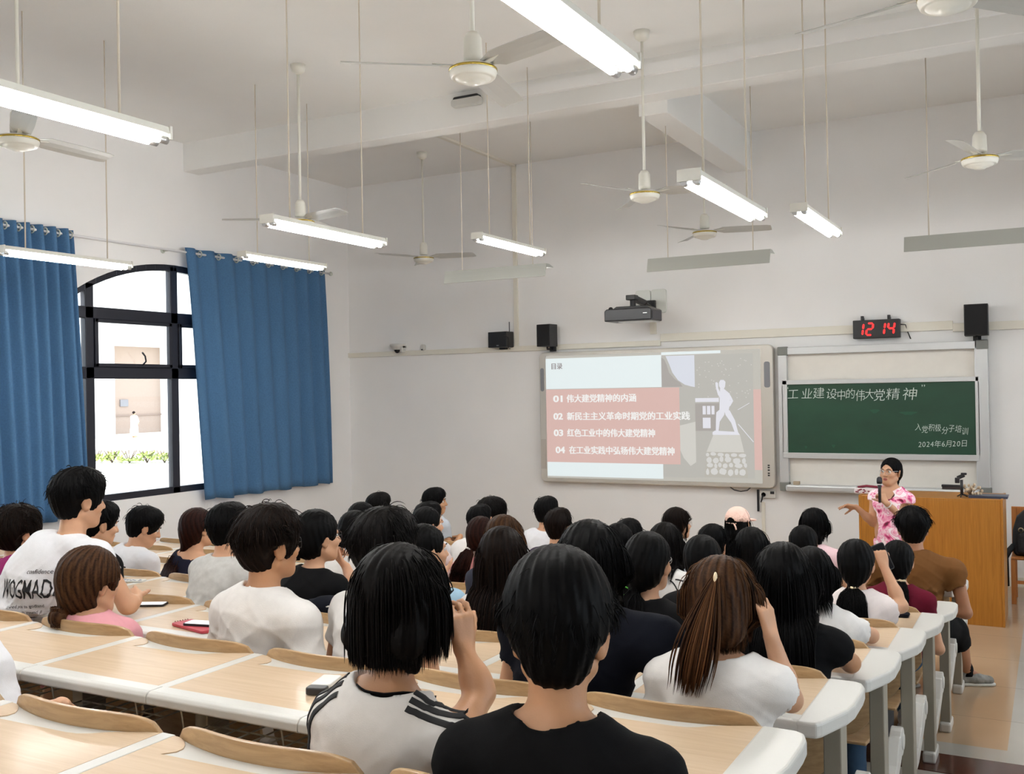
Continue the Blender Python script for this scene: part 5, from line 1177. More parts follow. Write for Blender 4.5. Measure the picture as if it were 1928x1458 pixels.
def make_person(q):
    """q: dict of one person; everything is built in metres around the point on the floor under the seat"""
    sex = q.get('sex', 'f'); s = q.get('s', 1.0 if sex == 'm' else 0.95); rs = np.random.RandomState(q['seed'])
    i = q['row']; zf = tread(i - 1) if i else 0.0
    Yp = q['Y'] if 'Y' in q else row_y(i) + 0.20
    px, zt = q['px'], q['top']                       # pixel of the head top
    hy = Yp + q.get('hy', 0.05)
    top = at_y(px, zt, hy); hs = q.get('hs', 1.0) * (1.0 if sex == 'm' else 0.96)
    Hc = np.array([top[0], hy, top[2] - (0.118 + q.get('vol', 0.012)) * hs - q.get('tv', 0.0)]); X = top[0] + q.get('dx', 0.0)
    base = np.array([X, Yp, zf]); root = thing('person', q['label'], 'person', tuple(base), 0, 'people listening in the lecture room')
    H = Hc - base
    h = q.get('h', 0.0085); sk = SKIN[q.get('skin', 0)]
    yaw = q.get('yaw')
    if yaw is None: yaw = math.atan2(-(-2.2 - top[0]), 10.5 - hy) * 0.9
    R = rotz(yaw) @ rotx(q.get('pitch', 0.0)) @ roty(q.get('roll', 0.0)); ty = q.get('tyaw', yaw * 0.35); RT = rotz(ty)
    stand = q.get('stand', False)
    # trunk
    N = H + R @ np.array([0, -0.028, -0.10]) * hs + np.array([0, -0.014, -0.080])
    if 'neck' in q: N = N + np.array(q['neck'])
    pelz = 0.565 if not stand else 0.92
    PL = np.array([q.get('pdx', 0.0), -0.01 + q.get('pdy', 0.0) + 0.12 * max(0.0, q.get('bulk', 1.0) - 1.0), pelz])
    if not stand:                          # sit within the width of one seat
        xs = -0.98 - 0.6 * round((-0.98 - X) / 0.6) - X; PL[0] += min(max(0.0, xs - 0.09), 0.3) if xs > 0 else max(min(0.0, xs + 0.09), -0.3)
    else: xs = 0.0
    sw = q.get('sw', 0.178 if sex == 'm' else 0.155) * q.get('bulk', 1.0); bk = q.get('bulk', 1.0) * (1.0 if sex == 'm' else 0.9)
    up = N - PL; upn = unit(up); RB = basis(upn, RT @ np.array([0, 1, 0.0])); at = lambda t, x=0, y=0, z=0: PL + up * t + RB @ np.array([x, y, z])
    drop = q.get('drop', 0.05)
    SHL = {g: N + RT @ np.array([g * sw, 0.012, -drop]) + np.array([0, 0, q.get('shr', 0.0) * g]) for g in (-1, 1)}
    def torso(F, o=0.0, k=0.05):
        F.ell(at(0.02), (0.165 * bk + o, 0.118 * bk + o, 0.13 + o), RB, k); F.ell(at(0.34, 0, 0.004), (0.142 * bk + o, 0.102 * bk + o, 0.18 + o), RB, k)
        F.ell(at(0.70, 0, 0.006), (0.158 * bk + o, 0.108 * bk + o, 0.175 + o), RB, k); F.ell(at(0.86, 0, -0.004), (0.150 * bk + o, 0.082 * bk + o, 0.085 + o), RB, k)
        if sex == 'f' and not q.get('flat'):
            for g in (-1, 1): F.ell(at(0.66, g * 0.066, 0.088 * bk), (0.058 + o, 0.05 + o, 0.058 + o), RB, 0.04)
        F.cone(SHL[-1] + (0, 0, 0.0), SHL[1], 0.052 * bk + o, 0.052 * bk + o, k)
        for g in (-1, 1): F.cone(N + RT @ np.array([g * 0.035, -0.012, -0.012]), SHL[g] + RT @ np.array([-g * 0.03, -0.004, 0.006]), 0.048 * bk + o, 0.042 * bk + o, 0.035)
    BF = Field(); torso(BF)
    BF.cone(H + R @ np.array([0, -0.022, -0.055]) * hs, N + RT @ np.array([0, 0.008, -0.01]), (0.054 if sex == 'm' else 0.047) * hs, (0.061 if sex == 'm' else 0.052) * bk, 0.025)
    head_prims(BF, H, R, hs)
    core = Field(); core.p = list(BF.p)
    # arms
    desk = 0.765; arms = {}
    for g in (-1, 1):
        a = q.get('armR' if g > 0 else 'armL')
        px_ = q.get('pxR' if g > 0 else 'pxL')
        if px_ is not None:
            (u0, v0, d0), (u1, v1, d1), hd, hn, cu = px_; hd, hn = np.array(hd, float), np.array(hn, float)
            E_ = at_y(u0, v0, Yp + d0) - base; Wp = at_y(u1, v1, Yp + d1) - base
            if not stand:
                if E_[1] > 0.12: E_[2] = max(E_[2], desk + 0.052)
                if Wp[1] > 0.12: Wp[2] = max(Wp[2], desk + 0.045)
        elif a is None:
            E_ = np.array([SHL[g][0] + g * 0.075, 0.13, min(desk + 0.06, SHL[g][2] - 0.17)]); Wp = np.array([PL[0] + g * 0.10 + N[0] * 0.5, 0.36, desk + 0.035]); hd, hn, cu = np.array([-g * 0.35, 0.9, -0.05]), np.array([0, 0, -1.0]), 0.35
            if not q.get('desk'): E_ = SHL[g] + np.array([g * 0.065, -0.01, -0.27]); Wp = np.array([PL[0] + g * 0.13, 0.07, 0.668]); hd = np.array([-g * 0.85, 0.3, -0.12]); cu = 0.55
            # keep the lengths of the arm
            E_ = SHL[g] + unit(E_ - SHL[g]) * 0.28; Wp = E_ + unit(Wp - E_) * 0.245
            if q.get('desk') and Wp[2] < desk + 0.045: Wp[2] = desk + 0.045
        else:
            E_, Wp, hd, hn, cu = [np.array(v, float) if k < 4 else v for k, v in enumerate(a)]
            if not q.get('absarm'): E_ = SHL[g] + unit(E_ - SHL[g]) * 0.285
            Wp = E_ + unit(Wp - E_) * min(0.25, np.linalg.norm(Wp - E_)) if not q.get('absarm') else Wp
        arms[g] = (E_, Wp, hd, hn, cu)
        r_ = (1.0 if sex == 'm' else 0.84) * q.get('armr', 1.0)
        BF.cone(SHL[g], E_, 0.050 * r_, 0.040 * r_, 0.03); BF.cone(E_, E_ + (Wp - E_) * 0.35, 0.040 * r_, 0.040 * r_, 0.02); BF.cone(E_ + (Wp - E_) * 0.3, Wp, 0.040 * r_, 0.027 * r_, 0.02)
        hand_prims(BF, Wp, hd, hn, g, cu if not isinstance(cu, (list, tuple)) else 0.4, 1.0 if sex == 'm' else 0.92, curls=cu if isinstance(cu, (list, tuple)) else None)
    # legs
    legs = {}
    for g in (-1, 1):
        lg = q.get('legR' if g > 0 else 'legL'); hip = PL + np.array([g * 0.085, 0.0, -0.025])
        if lg is None:
            if stand: kn, an = np.array([g * 0.085, 0.03, 0.48]), np.array([g * 0.09, 0.0, 0.085])
            else: kn, an = np.array([xs * 0.75 + PL[0] * 0.25 + g * 0.10, 0.40, 0.525]), np.array([xs + g * 0.10, 0.36 + 0.06 * rs.rand(), 0.09])
        else: kn, an = [np.array(v, float) for v in lg]
        legs[g] = (hip, kn, an)
        BF.cone(hip, kn, 0.078 * bk, 0.055 * bk, 0.04); BF.cone(kn, kn + (an - kn) * 0.3, 0.053 * bk, 0.056 * bk, 0.03); BF.cone(kn + (an - kn) * 0.3, an, 0.056 * bk * q.get('legbulk', 1), 0.036, 0.03); BF.cone(an, an + np.array([0, 0.09, -0.05]) if lg is None else an + np.append(unit(q['toe'][:2]) * 0.09, -0.05) if 'toe' in q else an + np.array([0, 0.09, -0.05]), 0.034, 0.030, 0.02)
    V, Q = field_mesh(BF, h)
    C = V[Q].mean(1); rel = (C - H) @ R / hs
    lips = (((rel - np.array([0, 0.096, -0.0615])) / np.array([0.023, 0.016, 0.0105])) ** 2).sum(1) < 1
    link('body', np_mesh('body', V, Q, [sk, LIP], lips.astype(int)), root)
    # face
    pH = lambda *v: H + R @ (np.array(v) * hs)
    for g in (-1, 1):
        mb = MB(); mb.sphere((0, 0, 0), 0.0118 * hs, 14); e = obj('eye', mb, EYE_W, root); e.location = pH(g * 0.031, 0.0745, 0.007)
        mb = MB(); mb.sphere(tuple(R @ np.array([g * 0.0005, 0.0072, 0]) * hs), 0.0062 * hs, 10); obj('iris', mb, EYE_B, e)
        mb = MB(); mb.tube([pH(g * 0.014, 0.096, 0.026), pH(g * 0.030, 0.093, 0.033), pH(g * 0.047, 0.079, 0.028)], [0.0022, 0.003, 0.0015], 6); obj('eyebrow', mb, BROW, root)
    # garment
    TF = Field(); gar = q.get('gar', 'tee'); o = q.get('loose', 0.016); slv = q.get('slv', 0.62); stop = q.get('hem', 0.0)
    torso(TF, o, 0.045)
    TF.ell(at(0.15), (0.165 * bk + o, 0.122 * bk + o, 0.16), RB, 0.06)
    for g in (-1, 1):
        E_, Wp = arms[g][:2]; r_ = 0.84 if sex == 'f' else 1.0
        if slv > 0:
            e1 = SHL[g] + (E_ - SHL[g]) * min(slv, 1.0); TF.cone(SHL[g] + (SHL[g] - N) * -0.1, e1, 0.050 * r_ * bk ** 0.5 + o * 0.7, 0.045 * r_ + o * q.get('flare', 1.25), 0.035)
            if slv > 1: TF.cone(E_, E_ + (Wp - E_) * (slv - 1), 0.044 * r_ + o, 0.036 * r_ + o, 0.03)
    nk = q.get('nk', 0.066); nd = unit(N + np.array([0, 0, 0.2]) - N)
    ncen = N + RT @ np.array([0, 0.02, 0.0])
    if stand: TF.cone(at(0.1), np.array([0.0, 0, q.get('skirt', 0.5)]), 0.15, 0.19, 0.08)
    TF.noise = wrinkle(q['seed'], q.get('wr', 0.0090), 0.55, N[2])
    for g in (-1, 1):                      # cut the sleeve flat and hollow it
        E_, Wp = arms[g][:2]
        if 0 < slv <= 1:
            e1 = SHL[g] + (E_ - SHL[g]) * slv; dr = unit(E_ - SHL[g]); r_ = 0.84 if sex == 'f' else 1.0
            TF.cone(e1 + dr * 0.012, e1 + dr * 0.16, 0.095, 0.12, 0.004, op=1); TF.cone(e1 - dr * 0.05, e1 + dr * 0.03, 0.036 * r_, 0.044 * r_ + o * 0.8, 0.004, op=1)
    if gar != 'tank':
        TF.cone(ncen + np.array([0, 0.012, 0.0 - q.get('ndrop', 0.0)]), ncen + np.array([0, -0.02, 0.16]), nk * 0.95, nk * 1.35, 0.008, op=1)
        TF.ell(ncen + RT @ np.array([0, 0.055, -0.015]), (nk, nk, 0.045), None, 0.01, op=1)
    else:
        TF.cone(ncen + np.array([0, 0.0, -0.10]), ncen + np.array([0, 0.0, 0.16]), 0.10, 0.14, 0.01, op=1)
        for g in (-1, 1): TF.ell(SHL[g] + RT @ np.array([g * 0.035, 0, 0.0]), (0.075, 0.14, 0.11), RT, 0.01, op=1)
    if not stand: TF.plane(PL + np.array([0, 0, -0.10]), (0, 0, -1))
    gm = q['cloth']; th = max(h, 0.0065)
    V, Q = field_mesh(TF, th); V = smooth_verts(V, Q, 1)
    sh = link(q.get('gname', 'shirt'), np_mesh('shirt', V, Q, gm), root)
    if q.get('glabel'): sh['label'] = q['glabel']
    for ex in q.get('extras', ()): ex(root, sh, TF, BF, dict(N=N, H=H, R=R, RT=RT, SHL=SHL, arms=arms, at=at, hs=hs, legs=legs, PL=PL, ncen=ncen, nk=nk, base=base, RB=RB))
    # trousers, shoes
    if not stand:
        LF = Field(); tl = q.get('tlen', 1.0)
        LF.ell(PL + np.array([0, 0.02, 0.0]), (0.17 * bk + 0.006, 0.125 * bk, 0.118), None, 0.05)
        for g in (-1, 1):
            hip, kn, an = legs[g]; LF.cone(hip, kn, 0.088 * bk, 0.068 * bk * q.get('legbulk', 1), 0.05)
            if tl > 0.5: LF.cone(kn, an + (0, 0, 0.01), 0.066 * bk, 0.052, 0.04)
            else:
                d = unit(an - kn); LF.cone(kn, kn + d * 0.10, 0.068 * bk * q.get('legbulk', 1), 0.070 * bk * q.get('legbulk', 1), 0.04); LF.cone(kn + d * 0.235, kn + d * 0.4, 0.13, 0.13, 0.0, op=1)
        LF.plane(PL + np.array([0, 0, 0.05]), (0, 0, 1))
        LF.noise = wrinkle(q['seed'] + 5, 0.003, 0.1, 0.6)
        V, Q = field_mesh(LF, max(h, 0.011)); link('trousers' if tl > 0.5 else 'shorts', np_mesh('trousers', V, Q, q.get('trous', (JEANS, DARKT, GREYT)[q['seed'] % 3])), root)
    for g in (-1, 1):
        an = legs[g][2]; td = q.get('toe', (0, 1, 0)); shoe_parts(root, an, td, q.get('shoe', WHITE_PL if q['seed'] % 2 else BLACK_PL), WHITE_PL)
        if q.get('sock'):
            mb = MB(); mb.tube([an + np.array([0, 0, -0.03]), an + np.array([0, 0, 0.02]), an + (legs[g][1] - an) * 0.2], [0.050, 0.046, 0.046], 14); obj('sock', mb, q['sock'], root)
    # hair
    st = q.get('hair', 'long'); hm = HAIR[q.get('hc', 'black')]; hl = q.get('hl', {'short': 0.075, 'fade': 0.06, 'long': 0.42, 'bob': 0.24, 'pony': 0.28, 'bun': 0.2}[st])
    HF = Field(); v = q.get('vol', 0.012) * hs; c = pH(0, -0.020, 0.038)
    HF.ell(c, np.array([0.079, 0.094, 0.086]) * hs + v, R, 0.02)
    HF.ell(pH(0, -0.045, -0.02), (np.array([0.058, 0.060, 0.070]) * hs + v * 0.25) if st in ('short', 'fade') else (np.array([0.068, 0.070, 0.075]) * hs + v * 0.6), R, 0.03)
    if st in ('short', 'fade'): HF.ell(pH(0, 0.03, 0.085), np.array([0.062, 0.055, 0.045]) * hs + v * 0.5, R, 0.03)
    col = Field(); col.p = core.near(H, hl + 0.1).p + [q_ for q_ in TF.p if q_[0] != 2]; BN = core.near(H, 0.3); off0 = 0.004 + v
    if st in ('long', 'bob'):
        W_ = q.get('hw', 0.085) * hs; L_ = hl - 0.06
        zb = H[2] + 0.02 - L_; bot = np.array([H[0], 0, zb]); yb = (N[1] - 0.085 * bk - 0.05) if L_ > 0.24 else H[1] - 0.045
        bot[1] = yb; bot = bot + np.array(q.get('hsw', (0, 0, 0)))
        mid = pH(0, -0.055, -0.07)
        for x in (-0.48, 0.0, 0.48):
            a_ = pH(x * W_ / hs, -0.035, -0.02); m_ = mid + R @ np.array([x * W_, -0.01, 0]); b_ = bot + R @ np.array([x * W_ * 1.0, 0, 0])
            HF.cone(a_, m_, 0.050 * hs, 0.043 * hs, 0.04); HF.cone(m_, b_, 0.041 * hs, 0.022, 0.03)
    tie = tail = None
    if st in ('pony', 'bun'):
        tie = pH(*q.get('tie', (0, -0.105, -0.055))) ; tail = q.get('tail'); tail = (tie + np.array([0, -0.06, -hl])) if tail is None else H + np.array(tail)
        HF.cone(pH(0, -0.07, -0.01), tie, 0.055 * hs, 0.018, 0.04)
        if st == 'bun': tail = tie + R @ np.array([0, -0.028, -0.005]); HF.ell(tail, (0.042, 0.034, 0.038), R, 0.01)
        else: HF.cone(tie, tie + (tail - tie) * 0.5 + np.array([0, -0.045, 0]) * min(1, hl / 0.25), 0.016, 0.026, 0.02); HF.cone(tie + (tail - tie) * 0.5 + np.array([0, -0.045, 0]) * min(1, hl / 0.25), tail, 0.026, 0.008, 0.02)
    if q.get('tv'): HF.ell(c + R @ np.array([0, -0.01, q['tv'] * 0.75]), (np.array([0.079, 0.094, 0.088]) * hs + v) * 0.97 + np.array([0.006, 0, q['tv'] * 0.25]), R, 0.02)
    # open the face and, for short cuts, the ears and nape
    HF.ell(pH(0, 0.115, -0.035 if st not in ('pony', 'bun') else -0.012), np.array([0.073, 0.075, 0.098]) * hs, R, 0.01, op=1)
    for g in (-1, 1):
        if st in ('short', 'fade'): HF.ell(pH(g * (0.092 + v / hs * 0.6), -0.014, -0.052), np.array([0.032 + v / hs * 0.6, 0.074, 0.070]) * hs, R, 0.012, op=1)
        elif st in ('pony', 'bun'): HF.ell(pH(g * 0.09, 0.018, -0.05), np.array([0.035, 0.05, 0.060]) * hs, R, 0.012, op=1)
    if st in ('short', 'fade'): HF.plane(pH(0, -0.07, -0.085 if st == 'short' else -0.07), R @ np.array([0, -0.25, -1]), 0.01)
    r_ = np.random.RandomState(q['seed'] + 9); fq = r_.rand(3) * 6
    def strand_noise(P):
        rel = (P - H) @ R; a = np.arctan2(rel[:, 0], -(rel[:, 1] - 0.05)); return 0.0016 * np.sin(a * 34 + fq[0] + 3 * np.sin(rel[:, 2] * 22 + fq[1])) + 0.0012 * np.sin(a * 71 + fq[2] + rel[:, 2] * 14)
    HF.noise = strand_noise
    V, Q = field_mesh(HF, max(h * 0.8, 0.005))
    hair = link('hair', np_mesh('hair', V, Q, hm, col=np.clip(0.22 + 0.18 * r_.randn(len(V)) * 0.3 + (strand_noise(V) * 90), 0, 1)), root)
    ns = q.get('ns', 260); off = off0 * (0.62 + 0.50 * rs.rand(ns * 8))
    stk = st if st in ('short', 'fade', 'pony', 'bun') else 'long'
    g0 = rs.randint(1 << 30); L, gd = strand_flow(np.random.RandomState(g0), BN if stk in ('short', 'fade') else col, H, R, hs, stk, ns, hl, tie, tail, off[:ns], q.get('mess', 0.2), q.get('cling', 0.65), q.get('hw', 0.085) * hs, q.get('tw', 1.2)) if ns else (None, None)
    if L is not None and len(L):
        n_ = len(L); rad = (q.get('rad', 0.0024) * 0.62 * (0.6 + 0.8 * rs.rand(n_))); tint = np.clip(0.30 + 0.30 * rs.randn(n_), 0, 1)
        link('strands', strands_mesh('strands', L, rad, hm, tint), hair)
    if q.get('glasses'):
        mb = MB(); m_ = q.get('gmat', BLACK_PL)
        for g in (-1, 1):
            mb.tube([pH(g * 0.033 + 0.023 * math.cos(t), 0.103 - 0.01 * abs(math.cos(t)), 0.004 + 0.019 * math.sin(t)) for t in np.linspace(0, 2 * PI, 15)], 0.0014, 5)
            mb.tube([pH(g * 0.056, 0.092, 0.010), pH(g * 0.078, 0.03, 0.012), pH(g * 0.083, -0.012, 0.010), pH(g * 0.08, -0.03, -0.004)], 0.0018, 5)
        mb.tube([pH(-0.010, 0.106, 0.008), pH(0, 0.109, 0.010), pH(0.010, 0.106, 0.008)], 0.0016, 5)
        obj('glasses', mb, m_, root)
    if q.get('hairtie') and tie is not None:
        mb = MB(); c_ = []
        dv = unit(tail - tie) if np.linalg.norm(tail - tie) > 0.05 else R @ np.array([0, -1, 0.0]); B = basis(dv, (1, 0, 0))
        t0 = tie + dv * 0.008
        mb.tube([t0 + B @ np.array([0.021 * math.cos(t), 0.021 * math.sin(t), 0.002 * math.sin(5 * t)]) for t in np.linspace(0, 2 * PI, 19)], 0.0075, 7); obj('hair_tie', mb, q['hairtie'], hair)
    return root
# ------------------------------------------------------------------ extras worn by single people
INK = mat('print_ink', (0.012, 0.012, 0.014), 0.8); BLACK_RIB = cloth('black_rib', (12, 12, 14))
def collar(m, w=0.022, r=0.078, lift=0.0, name='collar'):
    def f(root, sh, TF, BF, C):
        n = 40; rr = C['nk'] + r - 0.066 - 0.006
        pts = [C['ncen'] + C['RT'] @ np.array([rr * math.cos(t) * 1.02, rr * 0.92 * math.sin(t) - 0.004, 0.012 - 0.030 * math.sin(t) + lift]) for t in np.linspace(0, 2 * PI, n, endpoint=False)]
        ribbon(name, TF, pts, w, 0.003, m, sh, closed=True)
    return f
def stripes(m):
    def f(root, sh, TF, BF, C):
        for g in (-1, 1):
            A, B = C['N'] + C['RT'] @ np.array([g * 0.075, -0.01, 0.0]), C['SHL'][g]; E_ = C['arms'][g][0]; e1 = B + (E_ - B) * 0.30
            path = [A * (1 - t) ** 2 + (B + np.array([0, 0, 0.03])) * 2 * t * (1 - t) + e1 * t * t for t in np.linspace(0, 1, 22)]
            for k in range(3):
                pts = []
                for i, p in enumerate(path):
                    d = unit(path[min(i + 1, 21)] - path[max(i - 1, 0)]); u = np.array([0, 0, 1.0]); bk_ = C['RT'] @ np.array([0, -1.0, 0]); ou = C['RT'] @ np.array([g * 1.0, 0, 0])
                    ph = (0.36, 0.74, 1.12)[k]; u = unit(u - d * (u @ d) + ou * 0.001); bk2 = unit(bk_ - d * (bk_ @ d)); pts.append(p + (u * math.cos(ph) + bk2 * math.sin(ph)) * 0.085)
                ribbon('sleeve_stripe', TF, pts, 0.015, 0.0025, m, sh)
    return f
def loose_tail(tie, end, n, w, length, hc, sd=3):
    """a gathered tail of hair over the loose hair, from the clip down to END (head coordinates)"""
    def f(root, sh, TF, BF, C):
        rs = np.random.RandomState(sd); H, R, s = C['H'], C['R'], C['hs']; a = H + R @ (np.array(tie) * s); b = H + R @ (np.array(end) * s); K = 16
        F = Field(); F.p = BF.p + TF.p; F.ell(H + R @ (np.array([0, -0.02, 0.03]) * s), np.array([0.095, 0.112, 0.10]) * s, R, 0.02); F.ell(H + R @ (np.array([0, -0.05, -0.06]) * s), np.array([0.10, 0.075, 0.12]) * s, R, 0.03)
        L = np.zeros((n, K, 3)); sx = rs.randn(n) * w; sy = rs.rand(n) * 0.02; ln = 0.75 + 0.3 * rs.rand(n)
        for j in range(K):
            t = j / (K - 1) * ln; sp = np.sin(np.clip(t * 1.1, 0, 1) * PI * 0.62) + 0.15
            L[:, j] = a + (b - a) * t[:, None] + (R @ np.array([1, 0, 0.0])) * (sx * sp)[:, None] + np.array([0, -1.0, 0]) * (0.03 * np.sin(t * PI) + sy)[:, None]
        flat = L.reshape(-1, 3)
        for _ in range(4): flat = flat + F.grad(flat) * np.maximum(0.008 - F.eval(flat), 0)[:, None]
        link('hair_tail', strands_mesh('hair_tail', flat.reshape(n, K, 3), 0.0024 * (0.6 + 0.8 * rs.rand(n)), HAIR[hc], np.clip(0.45 + 0.3 * rs.randn(n), 0, 1)), root)
    return f
def back_text(lines, m, dz=-0.2, dx=0.0, name='shirt_lettering'):
    def f(root, sh, TF, BF, C):
        for t, size, x, z, shear, k, kx in lines:
            me = text_mesh(t, size, extrude=0.0, offset=k, shear=shear, align='CENTER', res=2)
            ax = C['RT'] @ np.array([1.0, 0, 0]); o_ = C['N'] + ax * (x + dx) + np.array([0, 0, z + dz]); print_on(name, TF, me, o_, ax, np.array([0, 0, 1.0]), C['RT'] @ np.array([0, 1.0, 0]), m, sh, kx=kx)
    return f
def shirt_collar(m):
    def f(root, sh, TF, BF, C):
        F = Field(); n = C['ncen']; RT = C['RT']
        F.cone(n + (0, -0.008, -0.028), n + np.array([0, -0.016, 0.020]), 0.096, 0.074, 0.01); F.cone(n + (0, -0.004, -0.05), n + np.array([0, -0.010, 0.09]), 0.060, 0.066, 0.006, op=1); F.ell(n + RT @ np.array([0, 0.10, -0.01]), (0.055, 0.075, 0.06), RT, 0.01, op=1)
        F.plane(n + np.array([0, 0, 0.016]), (0, -0.12, 1), 0.006); F.plane(n + np.array([0, 0, -0.052]), (0, 0.35, -1), 0.006)
        V, Q = field_mesh(F, 0.005); link('collar', np_mesh('collar', V, Q, m), sh)
    return f
def hair_clip(p, m, sz=(0.010, 0.03, 0.018)):
    def f(root, sh, TF, BF, C):
        mb = MB(); mb.sphere((0, 0, 0), sz, 12); o = obj('hair_clip', mb, m, root); o.location = C['H'] + C['R'] @ (np.array(p) * C['hs'])
    return f
def cap(m):
    def f(root, sh, TF, BF, C):
        H, R, s = C['H'], C['R'], C['hs']; P = lambda *v: H + R @ (np.array(v) * s)
        F = Field(); F.ell(P(0, -0.016, 0.036), np.array([0.092, 0.109, 0.101]) * s, R, 0.0); F.ell(P(0, -0.016, 0.03), np.array([0.086, 0.103, 0.096]) * s, R, 0.004, op=1); F.plane(P(0, 0, 0.016), R @ np.array([0, -0.12, -1]), 0.004); F.ell(P(0, -0.125, 0.022), np.array([0.036, 0.05, 0.036]) * s, R, 0.004, op=1)
        V, Q = field_mesh(F, 0.006); c = link('cap', np_mesh('cap', V, Q, m), root); c['label'] = 'pale pink baseball cap'
        F = Field(); F.ell(P(0, 0.13, 0.020), np.array([0.075, 0.075, 0.012]) * s, R @ rotx(-0.12), 0.0); F.ell(P(0, -0.01, 0.02), np.array([0.089, 0.106, 0.06]) * s, R, 0.003, op=1); V, Q = field_mesh(F, 0.006); link('brim', np_mesh('brim', V, Q, m), c)
        mb = MB(); mb.tube([P(0.085 * math.sin(t), -0.016 - 0.10 * math.cos(t), 0.016) for t in np.linspace(-0.5, 0.5, 9)], 0.006, 6); mb.tube([P(0.03, -0.118, 0.014), P(0.045, -0.122, -0.01), P(0.05, -0.122, -0.03)], 0.006, 6); obj('strap', mb, m, c)
    return f
def lines_on(pts_fn, w, m, name='shirt_piping'):
    def f(root, sh, TF, BF, C):
        for pts in pts_fn(C): ribbon(name, TF, pts, w, 0.003, m, sh)
    return f
def bracelet(g, m, r=0.033):
    def f(root, sh, TF, BF, C):
        E_, Wp = C['arms'][g][:2]; d = unit(Wp - E_); B = basis(d, (1, 0, 0)); c = Wp - d * 0.02; mb = MB()
        mb.tube([c + B @ np.array([r * math.cos(t), r * math.sin(t), 0]) for t in np.linspace(0, 2 * PI, 19)], 0.005, 6); obj('bracelet', mb, m, root)
    return f
def earrings(m):
    def f(root, sh, TF, BF, C):
        for g in (-1, 1): mb = MB(); mb.sphere((0, 0, 0), (0.004, 0.004, 0.008), 8); o = obj('earring', mb, m, root); o.location = C['H'] + C['R'] @ (np.array([g * 0.085, -0.006, -0.040]) * C['hs'])
    return f
PEARL = mat('pearl', (0.8, 0.78, 0.74), 0.25); CREAM = mat('cream_clip', srgb(226, 206, 170), 0.4)
WHITE = cloth('white_cotton', (222, 219, 216)); WHITE2 = cloth('cool_white_cotton', (220, 221, 225)); MARL = cloth('pale_grey_marl', (192, 192, 189), var=0.08); BLACK = cloth('black_cotton', (11, 11, 13)); NAVY = cloth('navy_cotton', (12, 15, 25))
SLATE = cloth('slate_cotton', (48, 50, 62)); PINKS = cloth('dusty_pink_cotton', (212, 150, 158)); MAGENTA = cloth('magenta_cotton', (142, 40, 98)); LBLUE = cloth('light_blue_cotton', (158, 190, 212)); GREYB = cloth('grey_blue_cotton', (176, 182, 190))
BROWNT = cloth('brown_cotton', (112, 76, 42)); MAROON = cloth('maroon_cotton', (98, 20, 40)); PALEPINK = cloth('pale_pink_cotton', (232, 200, 206)); SALMON = cloth('salmon_cotton', (232, 160, 155)); PLUM = cloth('plum_cotton', (56, 44, 64)); INDIGO = cloth('indigo_tank', (28, 28, 44)); CAPPINK = cloth('cap_pink', (240, 204, 190)); WARMW = cloth('blouse_white', (226, 216, 214))
def floral():
    m, nt, b = _nodes('flowered_dress'); tc = nt.nodes.new('ShaderNodeTexCoord')
    n = nt.nodes.new('ShaderNodeTexNoise'); n.inputs['Scale'].default_value = 9; n.inputs['Detail'].default_value = 2.5; n.inputs['Distortion'].default_value = 1.6; nt.links.new(tc.outputs['Object'], n.inputs['Vector'])
    v = nt.nodes.new('ShaderNodeTexVoronoi'); v.inputs['Scale'].default_value = 15; nt.links.new(tc.outputs['Object'], v.inputs['Vector'])
    a = nt.nodes.new('ShaderNodeMath'); a.operation = 'MULTIPLY_ADD'; a.inputs[1].default_value = 0.35; nt.links.new(v.outputs['Distance'], a.inputs[0]); nt.links.new(n.outputs[0], a.inputs[2])
    r = nt.nodes.new('ShaderNodeValToRGB'); e = r.color_ramp.elements; r.color_ramp.interpolation = 'LINEAR'
    e[0].position = 0.42; e[0].color = (*srgb(72, 14, 36), 1); e[1].position = 0.82; e[1].color = (*srgb(250, 236, 240), 1)
    for p, c in ((0.50, srgb(150, 24, 70)), (0.56, srgb(226, 96, 150)), (0.63, srgb(244, 176, 200)), (0.70, srgb(250, 226, 232)), (0.75, srgb(232, 120, 168))): x = e.new(p); x.color = (*c, 1)
    nt.links.new(a.outputs[0], r.inputs[0]); nt.links.new(r.outputs[0], b.inputs['Base Color']); b.inputs['Roughness'].default_value = 0.8; return m
FLORAL = floral()
UPD = (0, 0, 1)
PEOPLE = []
def P(tagname, row, px, top, label, **k):
    k.update(row=row, px=px, top=top, label=label, seed=sum(ord(c) * (i + 7) for i, c in enumerate(tagname)) % 9973); PEOPLE.append(k)
